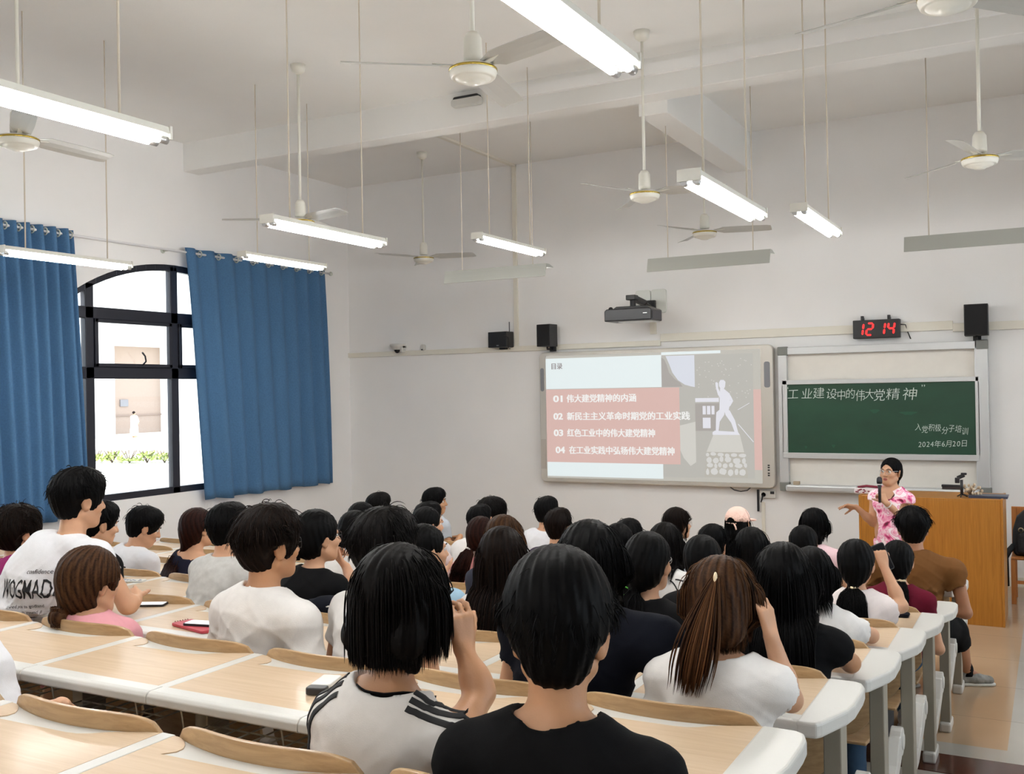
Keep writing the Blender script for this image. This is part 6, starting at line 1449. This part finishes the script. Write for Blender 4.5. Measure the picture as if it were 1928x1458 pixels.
# --- row 8 (nearest)
P('boy_black', 8, 1050, 1028, 'person in black T-shirt seen from behind, short black hair, both ears showing', sex='m', hair='short', hc='black', hs=1.12, vol=0.020, tv=0.035, neck=(0, -0.01, 0.004), ndrop=0.02, cloth=BLACK, skin=1, h=0.0055, hy=-0.02, ns=3400, rad=0.0019, hl=0.08, mess=0.45, cling=0.4, yaw=0.36, pitch=-0.06, wr=0.010, loose=0.018, nk=0.082, drop=0.075, dx=0.0, sw=0.205, shoe=BLACK_PL, slv=0.7, hair_full=1)
P('girl_stripes', 8, 755, 1027, 'person in white top with three black sleeve stripes, long black hair, hand by face', hair='long', hl=0.205, neck=(0, 0, -0.035), hc='soft', hs=1.06, vol=0.02, hw=0.125, cloth=WHITE, h=0.0055, hy=0.05, ns=2200, rad=0.0024, yaw=-0.05, pitch=-0.1, nk=0.082, ndrop=0.02, drop=0.07, sw=0.175, extras=[collar(BLACK_RIB, 0.030, 0.080, -0.008), stripes(INK)], pxR=((904, 1304, 0.12), (874, 1226, 0.12), (-0.16, 0.06, 1.0), (-0.9, 0.4, -0.1), 0.7), skin=1, hsw=(0.0, 0.0, 0.0), wr=0.008)
P('edge_white', 8, -72, 1035, 'person in white sleeve cut by the edge of the photo, bottom row', sex='m', hair='short', cloth=WHITE2, h=0.009, ns=200)
# --- row 7
P('girl_ponytail', 7, 1357, 1050, 'person in white top with brown ponytail, leaning cheek on one hand', hair='long', hl=0.20, hsw=(-0.02, 0.02, 0), hw=0.070, hc='brown', hs=1.06, vol=0.018, cloth=WHITE, h=0.0055, ns=1700, rad=0.0022, yaw=0.05, pitch=-0.18, nk=0.088, ndrop=0.0, loose=0.022, slv=0.85, sw=0.165, pxR=((1488, 1318, 0.10), (1452, 1200, 0.07), (-0.24, 0.12, 1.0), (-0.95, 0.25, -0.1), 0.5), extras=[hair_clip((0.012, -0.128, 0.070), CREAM, (0.006, 0.012, 0.022)), loose_tail((0.012, -0.115, 0.075), (-0.055, -0.13, -0.245), 320, 0.021, 0.4, 'brown')], hy=0.08, skin=0)
P('navy_big', 7, 1112, 980, 'person in navy T-shirt with wide black hair behind the black-shirted student', hair='long', hl=0.26, hc='black', hs=1.04, vol=0.02, hw=0.085, cloth=NAVY, h=0.007, ns=900, bulk=1.28, sw=0.19, hy=0.10, nk=0.07, dx=-0.03, loose=0.022)
P('boy_white_left', 7, 728, 956, 'person in white T-shirt with swept short hair behind the long-haired striped top', sex='m', hair='short', hc='soft', hs=1.08, vol=0.028, cloth=WHITE, h=0.0065, ns=1700, rad=0.0022, hl=0.085, mess=0.26, cling=0.55, yaw=-0.40, hy=0.14, dx=-0.02)
P('boy_glasses', 7, 508, 950, 'person in plain white T-shirt with tousled dark hair and glasses, turned sideways', sex='m', hair='short', hc='dark', hs=1.06, vol=0.030, cloth=WHITE, h=0.006, ns=2200, rad=0.0022, hl=0.085, mess=0.34, cling=0.4, yaw=-0.30, glasses=True, sw=0.20, skin=1, hy=0.02, wr=0.010, loose=0.022, nk=0.072, drop=0.075, slv=0.75, dx=0.0)
P('girl_pink', 7, 172, 1030, 'person in dusty pink collared shirt, brown hair in a low loose bun', hair='bun', tie=(-0.03, -0.095, -0.115), hc='brown', hs=1.05, vol=0.034, cloth=PINKS, h=0.006, ns=1700, rad=0.0024, hy=-0.11, pdy=0.07, yaw=-0.10, pitch=-0.10, gname='shirt', extras=[shirt_collar(PINKS), hair_clip((-0.098, -0.06, 0.02), CREAM, (0.010, 0.022, 0.028))], roll=-0.05, slv=0.95, drop=0.065, sw=0.155, neck=(0.02, 0, 0.025))
P('boy_print', 7, 150, 882, 'person in white T-shirt with slanted black lettering on the back, sitting tall', sex='m', hair='short', hc='black', hs=1.06, vol=0.026, cloth=WHITE2, h=0.0065, ns=1500, rad=0.0023, hl=0.07, hy=0.30, dx=-0.32, yaw=-0.22, pitch=-0.1, sw=0.195, pxR=((240, 1180, 0.34), (256, 1132, 0.40), (-0.85, 0.3, 0.35), (0, 0.5, -0.8), 0.6), extras=[back_text([('WOGMADE,', 0.125, 0.0, 0.0, 0.30, 0.0010, 0.37), ('confidence', 0.030, 0.055, 0.112, 0.3, 0.0, .8), ('loved you to godland', 0.022, -0.015, -0.045, 0.3, 0.0, .7), ('god always all round (I understand', 0.022, 0.0, -0.075, 0.3, 0.0, .7), ("what I suffering", 0.022, 0.0, -0.105, 0.3, 0.0, .7)], INK, -0.24, -0.06)], drop=0.06)
# --- row 6
P('hairy_magenta', 6, 36, 950, 'person in magenta T-shirt with bushy dark hair beside the gathered curtain', sex='m', hair='short', hc='dark', hs=1.08, vol=0.045, cloth=MAGENTA, h=0.008, ns=1300, rad=0.003, hl=0.08, mess=0.5, cling=0.2, hy=0.12, yaw=-0.1)
P('boy_behind_print', 6, 187, 944, 'person in black T-shirt half hidden by the tall student with lettering', sex='m', hair='short', hc='black', vol=0.018, cloth=BLACK, h=0.0085, ns=600, hy=0.20, yaw=-0.30, pitch=-0.2)
P('boy_marl', 6, 432, 948, 'person in pale grey-white T-shirt between the red-brown ponytail and the glasses wearer', sex='m', hair='short', hc='black', vol=0.016, cloth=MARL, h=0.008, ns=800, hy=0.16, dx=-0.05, yaw=-0.30, sw=0.19)
P('girl_chin', 6, 600, 960, 'person in black top with glasses and low bun, fist under chin', hair='bun', tie=(-0.02, -0.098, -0.055), hc='black', hs=1.05, vol=0.018, cloth=BLACK, h=0.0075, ns=900, yaw=-0.42, glasses=True, hairtie=PEARL, pxR=((668, 1110, 0.22), (652, 1068, 0.30), (-0.75, 0.1, 0.55), (-0.3, 0.3, 0.9), 1.15), skin=0, hy=0.12)
P('girl_blue', 6, 803, 988, 'person in light blue T-shirt, hand at mouth, half behind other heads', hair='pony', hl=0.16, hc='black', vol=0.012, cloth=LBLUE, h=0.008, ns=400, yaw=-0.55, hy=0.18, dx=0.0, pxR=((872, 1160, 0.24), (832, 1092, 0.34), (-0.5, 0.1, 0.85), (-0.5, 0.5, 0.6), 0.9), sw=0.175, bulk=1.15)
P('girl_long_brown', 6, 948, 992, 'person with very long straight dark brown hair hanging over the seat back', hair='long', hl=0.50, hc='dark', hs=1.06, vol=0.016, hw=0.095, cloth=WHITE, h=0.008, ns=1300, rad=0.0026, hy=0.10, hsw=(-0.02, 0, 0))
P('girl_tail_black', 6, 1222, 1002, 'person in black T-shirt with low black ponytail and glasses, next to the navy T-shirt', hair='pony', tie=(-0.02, -0.098, -0.10), hl=0.30, hc='black', hs=1.02, vol=0.014, cloth=BLACK, h=0.0075, ns=1000, yaw=-0.12, glasses=True, gmat=STEEL, sw=0.165, hy=0.10, dx=-0.02, tw=1.9, tail=(-0.06, -0.16, -0.38))
P('girl_very_long', 6, 1474, 1022, 'person in black T-shirt with very long black hair and bare elbow on the table end', hair='long', hl=0.46, hc='black', hs=1.08, vol=0.02, hw=0.10, cloth=BLACK, h=0.007, ns=1300, rad=0.0025, hy=0.10, dx=0.02, sw=0.175, pxR=((1602, 1262, 0.20), (1560, 1270, 0.42), (-0.6, 0.8, -0.05), (0, 0, -1), 0.4), skin=1, bulk=1.08)
# --- row 5
P('boy_matic', 5, 272, 955, 'person in white T-shirt with black lettering, head bent down over the table', sex='m', hair='short', hc='black', hs=1.03, vol=0.022, cloth=WHITE2, h=0.0085, ns=900, hl=0.075, hy=0.22, yaw=-0.55, pitch=-0.38, dx=-0.10, extras=[back_text([('MATIC', 0.075, 0.02, 0.0, 0.22, 0.001, .8), ('TM', 0.075, 0.06, -0.075, 0.22, 0.001, .8)], INK, -0.115, -0.01)])
P('girl_tank', 5, 374, 957, 'person in dark sleeveless top with long red-brown hair tied low', hair='pony', tie=(-0.045, -0.09, -0.17), hl=0.24, tw=1.8, tail=(-0.10, -0.13, -0.44), hc='red', hs=1.04, vol=0.018, cloth=INDIGO, gar='tank', gname='tank_top', slv=0, h=0.0085, ns=900, hairtie=BLACK_RIB, yaw=-0.25, skin=0, hy=0.16)
P('girl_bun_small', 5, 672, 962, 'person in white top with small dark bun, behind the fist-under-chin wearer of black', hair='bun', hc='black', vol=0.012, cloth=WHITE, h=0.009, ns=300, hy=0.20, yaw=-0.3)
P('girl_slate', 5, 950, 970, 'person in slate grey T-shirt with golden brown shoulder-length hair', hair='bob', hl=0.28, hc='gold', vol=0.018, hw=0.08, cloth=SLATE, h=0.0085, ns=700, hy=0.10, sw=0.165)
P('girl_black_tie', 5, 1323, 1008, 'person in black T-shirt with plain low black hair, just behind the white piped shirt', hair='pony', hl=0.18, hc='black', vol=0.016, cloth=BLACK, h=0.0085, ns=700, hairtie=MAROON, hy=0.12, tie=(0.0, -0.10, -0.09))
P('girl_white_desk', 5, 1527, 1030, 'person in plain white top with loose black hair, forearm along the table end', hair='long', hl=0.26, hc='black', hs=1.03, vol=0.016, hw=0.075, cloth=WHITE, h=0.008, ns=700, hy=0.10, dx=0.03, slv=0.98, loose=0.024, pxR=((1640, 1205, 0.22), (1600, 1212, 0.42), (-0.7, 0.7, 0), (0, 0, -1), 0.4))
# --- row 4
P('girl_phone', 4, 1612, 1016, 'person in white puff-sleeve blouse with low ponytail, raising a phone', hair='pony', tie=(0.0, -0.10, -0.10), hl=0.34, hc='black', hs=1.05, vol=0.016, cloth=WARMW, gname='blouse', h=0.0075, ns=900, hairtie=CREAM, tw=2.0, loose=0.026, slv=0.62, flare=1.5, yaw=-0.02, pxR=((1697, 1142, 0.16), (1664, 1066, 0.26), (-0.28, 0.3, 0.9), (-0.6, 0.75, 0.1), 0.95), hy=0.10)
P('girl_bare', 4, 1415, 993, 'person with long black hair in a dark top, in front of the very long hair', hair='long', hl=0.34, hc='black', vol=0.016, hw=0.08, cloth=BLACK, h=0.009, ns=500, hy=0.10)
P('girl_piped', 4, 1254, 984, 'person in white shirt with black piping and long dark hair', hair='long', hl=0.30, hc='soft', vol=0.016, hw=0.08, cloth=WHITE, h=0.0085, ns=600, hy=0.10, extras=[lines_on(lambda C: [[C['N'] + C['RT'] @ np.array([g * (0.07 + 0.09 * t), -0.09 - 0.02 * t, -0.01 - 0.14 * t * t]) for t in np.linspace(0, 1, 10)] for g in (-1, 1)] + [[C['N'] + C['RT'] @ np.array([0.10 + 0.05 * t, -0.08, 0.0]) for t in np.linspace(0, 1, 6)]], 0.007, INK)], yaw=-0.1)
P('girl_green', 4, 1166, 986, 'person in black top with bright green lines, small earrings', hair='pony', hl=0.22, hc='black', vol=0.012, cloth=BLACK, h=0.0085, ns=400, hy=0.12, dx=-0.15, yaw=-0.15, extras=[earrings(PEARL), lines_on(lambda C: [[C['N'] + C['RT'] @ np.array([0.05 + 0.11 * t, -0.09, -0.02 - 0.10 * t]) for t in np.linspace(0, 1, 8)], [C['N'] + C['RT'] @ np.array([0.06 + 0.04 * t, -0.09, -0.07 - 0.05 * t]) for t in np.linspace(0, 1, 6)]], 0.006, mat('neon_green', srgb(120, 230, 90), 0.7))])
P('girl_gather', 4, 908, 973, 'person in salmon pink top, long red-brown ponytail with a beaded tie', hair='pony', tie=(-0.02, -0.10, -0.07), hl=0.34, hc='red', vol=0.010, cloth=SALMON, h=0.0085, ns=600, hairtie=PEARL, hy=0.12, tw=1.7, tail=(-0.13, -0.15, -0.40))
P('girl_blouse', 4, 806, 955, 'person in pale blouse with black hair band, behind the light blue T-shirt', hair='pony', hl=0.14, hc='black', vol=0.012, cloth=WARMW, gname='blouse', h=0.0085, ns=400, yaw=-0.55, hy=0.16, dx=-0.12, slv=0.8, loose=0.024)
P('head_round', 4, 684, 946, 'person of whom only smooth black hair shows, between the small bun and the front wall', hair='bun', hc='black', vol=0.012, cloth=GREYB, h=0.009, ns=300, hy=0.15, dx=-0.2)
# --- row 3
P('girl_maroon', 3, 1690, 1018, 'person in maroon T-shirt with a low ponytail in a beaded tie', hair='pony', tie=(0.02, -0.10, -0.09), hl=0.26, hc='black', hs=1.03, vol=0.014, cloth=MAROON, h=0.0085, ns=700, hairtie=CREAM, hy=0.10, yaw=0.1)
P('girl_side_tail', 3, 1512, 990, 'person with dark ponytail between the bobbed pink shirt and the very long hair', hair='pony', hl=0.26, hc='black', vol=0.014, cloth=BLACK, h=0.009, ns=400, hy=0.10, tail=(0.05, -0.14, -0.34))
P('girl_cheek', 3, 1345, 987, 'person with black hair showing a bit of cheek, below the pink cap', hair='long', hl=0.24, hc='black', vol=0.014, hw=0.07, cloth=GREYB, h=0.009, ns=400, hy=0.12, yaw=-0.55)
P('boy_mop', 3, 1183, 978, 'person with rounded short black hair in front of the green-lined top', sex='m', hair='short', hc='black', vol=0.022, cloth=GREYB, h=0.009, ns=500, hy=0.12)
P('boy_plum', 3, 1052, 958, 'person in dark plum T-shirt with brown-tinged short hair', sex='m', hair='short', hc='dark', vol=0.016, cloth=PLUM, h=0.009, ns=500, hy=0.12, yaw=-0.1)
P('white_hidden', 3, 904, 952, 'person in plain white T-shirt whose head is covered by the beaded ponytail', sex='m', hair='short', hc='black', vol=0.008, cloth=WHITE, h=0.009, ns=200, hy=0.14, dx=-0.12, hs=0.95)
P('boy_lean', 3, 808, 946, 'person with black hair seen just above the black hair band', sex='m', hair='short', hc='black', vol=0.016, cloth=WHITE2, h=0.009, ns=300, hy=0.14, yaw=-0.6)
# --- row 2
P('man_brown', 2, 1718, 954, 'stocky person in brown T-shirt and black shorts in front of the lectern', sex='m', hair='short', hc='black', hs=1.08, vol=0.026, cloth=BROWNT, h=0.0075, ns=1000, skin=2, bulk=1.25, sw=0.205, hy=0.08, dx=0.06, yaw=0.12, tlen=0.3, trous=BLACK, wr=0.011, drop=0.08, legpx=True, legbulk=1.15, sock=BLACK, toe=(0.95, 0.35, 0), shoe=mat('shoe_grey', srgb(130, 130, 126), 0.7, var=0.45, vscale=26))
P('girl_bob', 2, 1534, 957, 'person in pale pink T-shirt with short black bob', hair='bob', hl=0.20, hc='black', hs=1.0, vol=0.014, hw=0.07, cloth=PALEPINK, h=0.0085, ns=600, hy=0.10, dx=0.05, yaw=-0.25, sw=0.165)
P('girl_cap', 2, 1390, 957, 'person wearing a pale pink baseball cap over long black hair', hair='long', hl=0.28, hc='black', vol=0.004, hw=0.07, cloth=BLACK, h=0.0085, ns=300, hy=0.10, extras=[cap(CAPPINK)], yaw=-0.25)
P('girl_profile', 2, 1276, 956, 'person with brown-black hair turned in profile with glasses, before the front wall', hair='bob', hl=0.22, hc='dark', vol=0.014, hw=0.065, cloth=BLACK, h=0.0085, ns=500, hy=0.10, yaw=-0.75, glasses=True, gmat=STEEL)
P('boy_white_front', 2, 1030, 936, 'person in white T-shirt with short black hair against the front wall', sex='m', hair='fade', hc='black', vol=0.016, cloth=WHITE2, h=0.0085, ns=500, hy=0.10, yaw=-0.1, dx=-0.02)
P('boy_spiky', 2, 928, 936, 'person in navy T-shirt with wild thinning dark hair', sex='m', hair='short', hc='soft', hs=1.1, vol=0.034, cloth=NAVY, h=0.0085, ns=900, hl=0.09, mess=0.5, cling=0.2, hy=0.10, dx=-0.02, sw=0.18)
P('head_far', 2, 715, 928, 'person with dark combed-back hair, front row near the corner', sex='m', hair='short', hc='soft', vol=0.02, cloth=SLATE, h=0.009, ns=400, hy=0.10)
# --- row 1
P('boy_profile', 1, 820, 919, 'person in grey-blue T-shirt in profile, fringe over the brow', sex='m', hair='short', hc='black', vol=0.022, cloth=GREYB, h=0.0085, ns=700, hl=0.09, hy=0.10, yaw=-1.15, tyaw=-0.4, skin=1)
for q in PEOPLE:
    if q.get('legpx'):
        bx = at_y(q['px'], q['top'], row_y(2) + 0.28)[0] + q['dx']; b0 = np.array([bx, row_y(2) + 0.20, 0])
        kn = at_y(1793, 1188, row_y(2) + 0.62) - b0; an = at_z(1820, 1264, 0.10) - b0
        q['legR'] = (kn, an)
    make_person(q)

# --- the lecturer
DCOL = mat('dress_trim', srgb(90, 24, 44), 0.8)
tq = dict(row=0, Y=9.25, px=1676, top=863, seed=77, label='standing woman in a pink flowered dress and glasses, speaking into a microphone', sex='f', stand=True, hy=-0.02, hair='bun', tie=(0.03, -0.10, -0.08), hc='black', vol=0.010, ns=900, cloth=FLORAL, gname='dress', h=0.006, yaw=2.78, tyaw=2.70, pitch=0.05, glasses=True, gmat=STEEL, skin=0, slv=0.45, flare=1.3, loose=0.014, nk=0.078, ndrop=0.01, sw=0.165, wr=0.003,
          pxR=((1643, 984, -0.02), (1612, 955, -0.10), (-0.85, -0.25, 0.12), (-0.2, -0.5, -0.8), (0.35, 0.3, 0.45, 0.55)), pxL=((1703, 978, -0.06), (1669, 948, -0.24), (-0.45, 0.1, 0.9), (-0.75, 0.5, -0.3), 1.25), extras=[collar(DCOL, 0.012, 0.074), bracelet(-1, PEARL)], skirt=0.45, bulk=0.98, dx=0.015, toe=(-0.5, -0.85, -0.05), shoe=BLACK_PL)
make_person(tq)
pm = at_y(1656, 918, 9.25 - 0.285)
r = thing('microphone', 'dark handheld microphone in the raised fist of the woman in the flowered dress', 'microphone', tuple(pm))
mb = MB(); mb.lathe([(0, -0.13), (0.011, -0.13), (0.013, -0.02), (0.017, 0.03), (0, 0.03)], n=16); obj('grip', mb, BLACK_PL, r)
mb = MB(); mb.lathe([(0, 0.03), (0.021, 0.03), (0.024, 0.05), (0.022, 0.075), (0.012, 0.088), (0, 0.09)], n=16); obj('mesh_head', mb, mat('mic_mesh', (0.03, 0.03, 0.035), 0.5, metal=0.6), r)
mb = MB(); mb.lathe([(0.0172, 0.02), (0.0215, 0.022), (0.0215, 0.03), (0.0172, 0.031)], n=16); obj('ring', mb, STEEL, r)
# ------------------------------------------------------------------ small things on the tables and in hands
M_SCR = mat('phone_screen', srgb(225, 228, 232), 0.2, emit=(0.9, 0.93, 1.0), estr=0.25)
def phone(pos, rz, label, case, tilt=None, screen=True, size=(0.075, 0.155)):
    r = thing('phone', label, 'phone', tuple(pos), rz, None)
    if tilt: r.rotation_euler = tilt
    w, l = size
    mb = MB(); mb.prism(rrect(-w / 2, -l / 2, w / 2, l / 2, 0.012), 0.0, 0.010); obj('case', mb, case, r, bevel=0.002)
    if screen: mb = MB(); mb.prism(rrect(-w / 2 + 0.005, -l / 2 + 0.006, w / 2 - 0.005, l / 2 - 0.006, 0.008), 0.010, 0.0106); obj('screen', mb, M_SCR if screen == 1 else mat('dark_screen', (0.01, 0.01, 0.012), 0.12), r)
    return r
p = at_z(283, 1141, desk_z(6)); phone((p[0], p[1], desk_z(6) + 0.002), -1.1, 'black phone lying beside the hand of the lettered shirt', BLACK_PL, screen=1)
p = at_z(249, 1096, desk_z(5)); r = phone((p[0], p[1], desk_z(5) + 0.002), -1.2, 'phone in a pale case with blue pattern near the red-brown ponytail', mat('pale_case', srgb(205, 205, 200), 0.4), screen=0)
mb = MB(); rs = random.Random(2)
for k in range(14): mb.prism([(a + rs.uniform(-.01, .01), b + rs.uniform(-.012, .012)) for a, b in [(-0.008 + 0, -0.01), (0.008, -0.006), (0.004, 0.01)]] if False else rrect(*(lambda x, y: (x, y, x + 0.014, y + 0.012))(rs.uniform(-.032, .018), rs.uniform(-.07, .055)), 0.004, 2), 0.010, 0.0104)
obj('blue_pattern', mb, mat('case_blue', srgb(40, 60, 110), 0.4), r)
p = at_z(345, 1183, desk_z(6))
r = thing('notebook', 'red notebook with a ring binding at the table edge by the white T-shirt', 'notebook', (p[0] + 0.06, p[1] + 0.02, desk_z(6) + 0.003), -0.25)
mb = MB(); mb.prism(rrect(-0.13, -0.05, 0.13, 0.05, 0.012), 0, 0.012); obj('cover', mb, mat('red_cover', srgb(176, 60, 72), 0.5), r, bevel=0.002)
mb = MB()
for k in range(6): mb.tube([(-0.128 + 0.005 * math.cos(t), -0.03 + 0.012 * k, 0.010 + 0.006 * math.sin(t)) for t in np.linspace(0, 2 * PI, 10)], 0.0012, 5)
obj('ring_binding', mb, mat('binding_red', srgb(120, 34, 46), 0.4), r)
phone((p[0] + 0.08, p[1] + 0.035, desk_z(6) + 0.0152), -1.35, 'black phone lying on the red notebook', BLACK_PL, screen=1)
p = at_y(1661, 1050, row_y(4) + 0.2 + 0.30)
phone(p, 0, 'dark phone held up in the hand of the white blouse', BLACK_PL, tilt=(PI / 2 - 0.25, -0.35, 0.5), screen=2)
p = at_z(1691, 1161, desk_z(3)); mb = MB(); mb.prism(rrect(-0.06, -0.04, 0.06, 0.04, 0.015), 0, 0.018)
r = thing('glasses_case', 'dark navy case lying on the table below the raised elbow', 'case', (p[0], p[1], desk_z(3) + 0.003)); obj('case_body', mb, NAVY, r, bevel=0.005)
mb = MB(); mb.box((-0.061, -0.041, 0.008), (0.061, 0.041, 0.0095)); obj('seam_band', mb, BLACK_PL, r)
p = at_z(1664, 1167, desk_z(3)); r = thing('tissue', 'crumpled white tissue on the table beside the navy case', 'tissue', (p[0], p[1] + 0.02, desk_z(3) + 0.002))
F = Field(); F.cone((-0.05, 0, 0.012), (0.05, 0.01, 0.012), 0.018, 0.012, 0.01).cone((-0.02, 0.02, 0.014), (0.02, -0.02, 0.026), 0.014, 0.010, 0.01).cone((0.0, 0, 0.02), (0.01, 0.02, 0.04), 0.012, 0.006, 0.01); F.noise = lambda P: 0.004 * np.sin(P[:, 0] * 190) * np.sin(P[:, 1] * 160 + 1); F.plane((0, 0, 0), (0, 0, -1))
V, Q = field_mesh(F, 0.005); link('paper', np_mesh('paper', V, Q, mat('tissue_paper', (0.82, 0.82, 0.82), 0.95)), r)
p = at_z(598, 1302, desk_z(7)); r = thing('power_bank', 'small white and black charger beside the striped-sleeve top', 'charger', (p[0] + 0.01, p[1] + 0.01, desk_z(7) + 0.003), 0.3)
mb = MB(); mb.prism(rrect(-0.032, -0.02, 0.032, 0.09, 0.01), 0, 0.022); obj('white_body', mb, WHITE_PL, r, bevel=0.004)
mb = MB(); mb.prism(rrect(-0.032, -0.06, 0.032, -0.02, 0.01), 0, 0.022); obj('black_end', mb, BLACK_PL, r, bevel=0.004)
p = at_z(612, 1163, desk_z(6)); r = thing('navy_pouch', 'folded navy pouch on the table between the white T-shirt and the black top', 'pouch', (p[0], p[1], desk_z(6) + 0.003))
F = Field(); F.ell((0, 0, 0.04), (0.13, 0.07, 0.045), None, 0.02).ell((0.04, -0.01, 0.06), (0.08, 0.05, 0.04), None, 0.03); F.noise = wrinkle(12, 0.006, -1, 0.0); F.plane((0, 0, 0), (0, 0, -1))
V, Q = field_mesh(F, 0.008); link('cloth_body', np_mesh('cloth_body', V, Q, NAVY), r)
mb = MB(); mb.tube([(0.05, -0.062, 0.06), (0.075, -0.06, 0.065), (0.095, -0.05, 0.07)], 0.004, 6); obj('white_zip', mb, WHITE_PL, r)

# ------------------------------------------------------------------ far outside the window: shrubs and someone in white
fp = at_z(253, 824, -0.4)
r = thing('person', 'tiny figure in white clothes seen outside through the arched window', 'person', (fp[0], fp[1], -0.4))
F = Field()
for g in (-1, 1): F.cone((g * 0.1, 0, 0.05), (g * 0.1, 0, 0.85), 0.07, 0.1, 0.05).cone((g * 0.22, 0, 1.32), (g * 0.3, 0.05, 1.05), 0.06, 0.05, 0.04).cone((g * 0.3, 0.05, 1.05), (g * 0.18, 0.2, 0.9), 0.05, 0.04, 0.03).cone((g * 0.1, -0.05, 0.04), (g * 0.1, 0.15, 0.04), 0.05, 0.04, 0.02)
F.ell((0, 0, 1.1), (0.22, 0.14, 0.34), None, 0.06).cone((-0.2, 0, 1.35), (0.2, 0, 1.35), 0.07, 0.07, 0.05).cone((0, 0, 1.4), (0, 0, 1.5), 0.06, 0.06, 0.03); head_prims(F, np.array([0, 0, 1.6]), np.eye(3), 1.0)
V, Q = field_mesh(F, 0.02); link('body', np_mesh('body', V, Q, SKIN[0]), r)
F = Field(); F.ell((0, 0, 1.08), (0.26, 0.18, 0.38), None, 0.06).cone((-0.2, 0, 1.35), (0.2, 0, 1.35), 0.09, 0.09, 0.05).cone((0, 0, 0.9), (0, 0, 0.35), 0.22, 0.27, 0.1)
for g in (-1, 1): F.cone((g * 0.22, 0, 1.34), (g * 0.3, 0.05, 1.05), 0.085, 0.08, 0.04)
V, Q = field_mesh(F, 0.025); link('robe', np_mesh('robe', V, Q, WHITE), r)
F = Field(); F.ell((0, -0.02, 1.64), (0.09, 0.105, 0.1), None, 0.01); F.ell((0, 0.12, 1.58), (0.08, 0.08, 0.1), None, 0.01, op=1); V, Q = field_mesh(F, 0.015); link('hair', np_mesh('hair', V, Q, HAIR['black'], col=np.full(len(V), 0.3)), r)
M_LEAF = mat('shrub_leaves', srgb(150, 165, 90), 0.8, var=0.25, vscale=3)
rs = random.Random(11)
for k in range(5):
    u = 178 + k * 33; X = -30.0; c = at_x(u, 868, X); g = at_z(u, 872, -0.4); c = g if g[0] > -70 else c
    s_ = thing('shrub', 'low sunlit green shrub outside below the window arch', 'shrub', (c[0], c[1], -0.4), 0, 'shrubs outside the window')
    mb = MB()
    for q in range(160):
        a, e, rr = rs.uniform(0, 6.28), rs.uniform(0.0, 1.4), rs.uniform(0.35, 0.75); ctr = np.array([rr * math.cos(a) * math.cos(e) * 0.8, rr * math.sin(a) * math.cos(e) * 0.8, 0.1 + (0.35 + 0.25 * math.sin(k * 2.3)) * rr * math.sin(e)])
        d1 = unit([rs.gauss(0, 1), rs.gauss(0, 1), rs.gauss(0, 1)]); d2 = unit(np.cross(d1, [0.3, 0.2, 1])); mb.add([ctr - d1 * 0.1, ctr + d2 * 0.05, ctr + d1 * 0.1, ctr - d2 * 0.05], [(0, 1, 2, 3)])
    obj('foliage', mb, M_LEAF, s_)
    mb = MB()
    for q in range(5): a = q * 1.257; mb.tube([(0, 0, 0), (0.3 * math.cos(a), 0.3 * math.sin(a), 0.5)], 0.02, 5)
    obj('stems', mb, mat('shrub_stem', srgb(90, 70, 50), 0.9), s_)
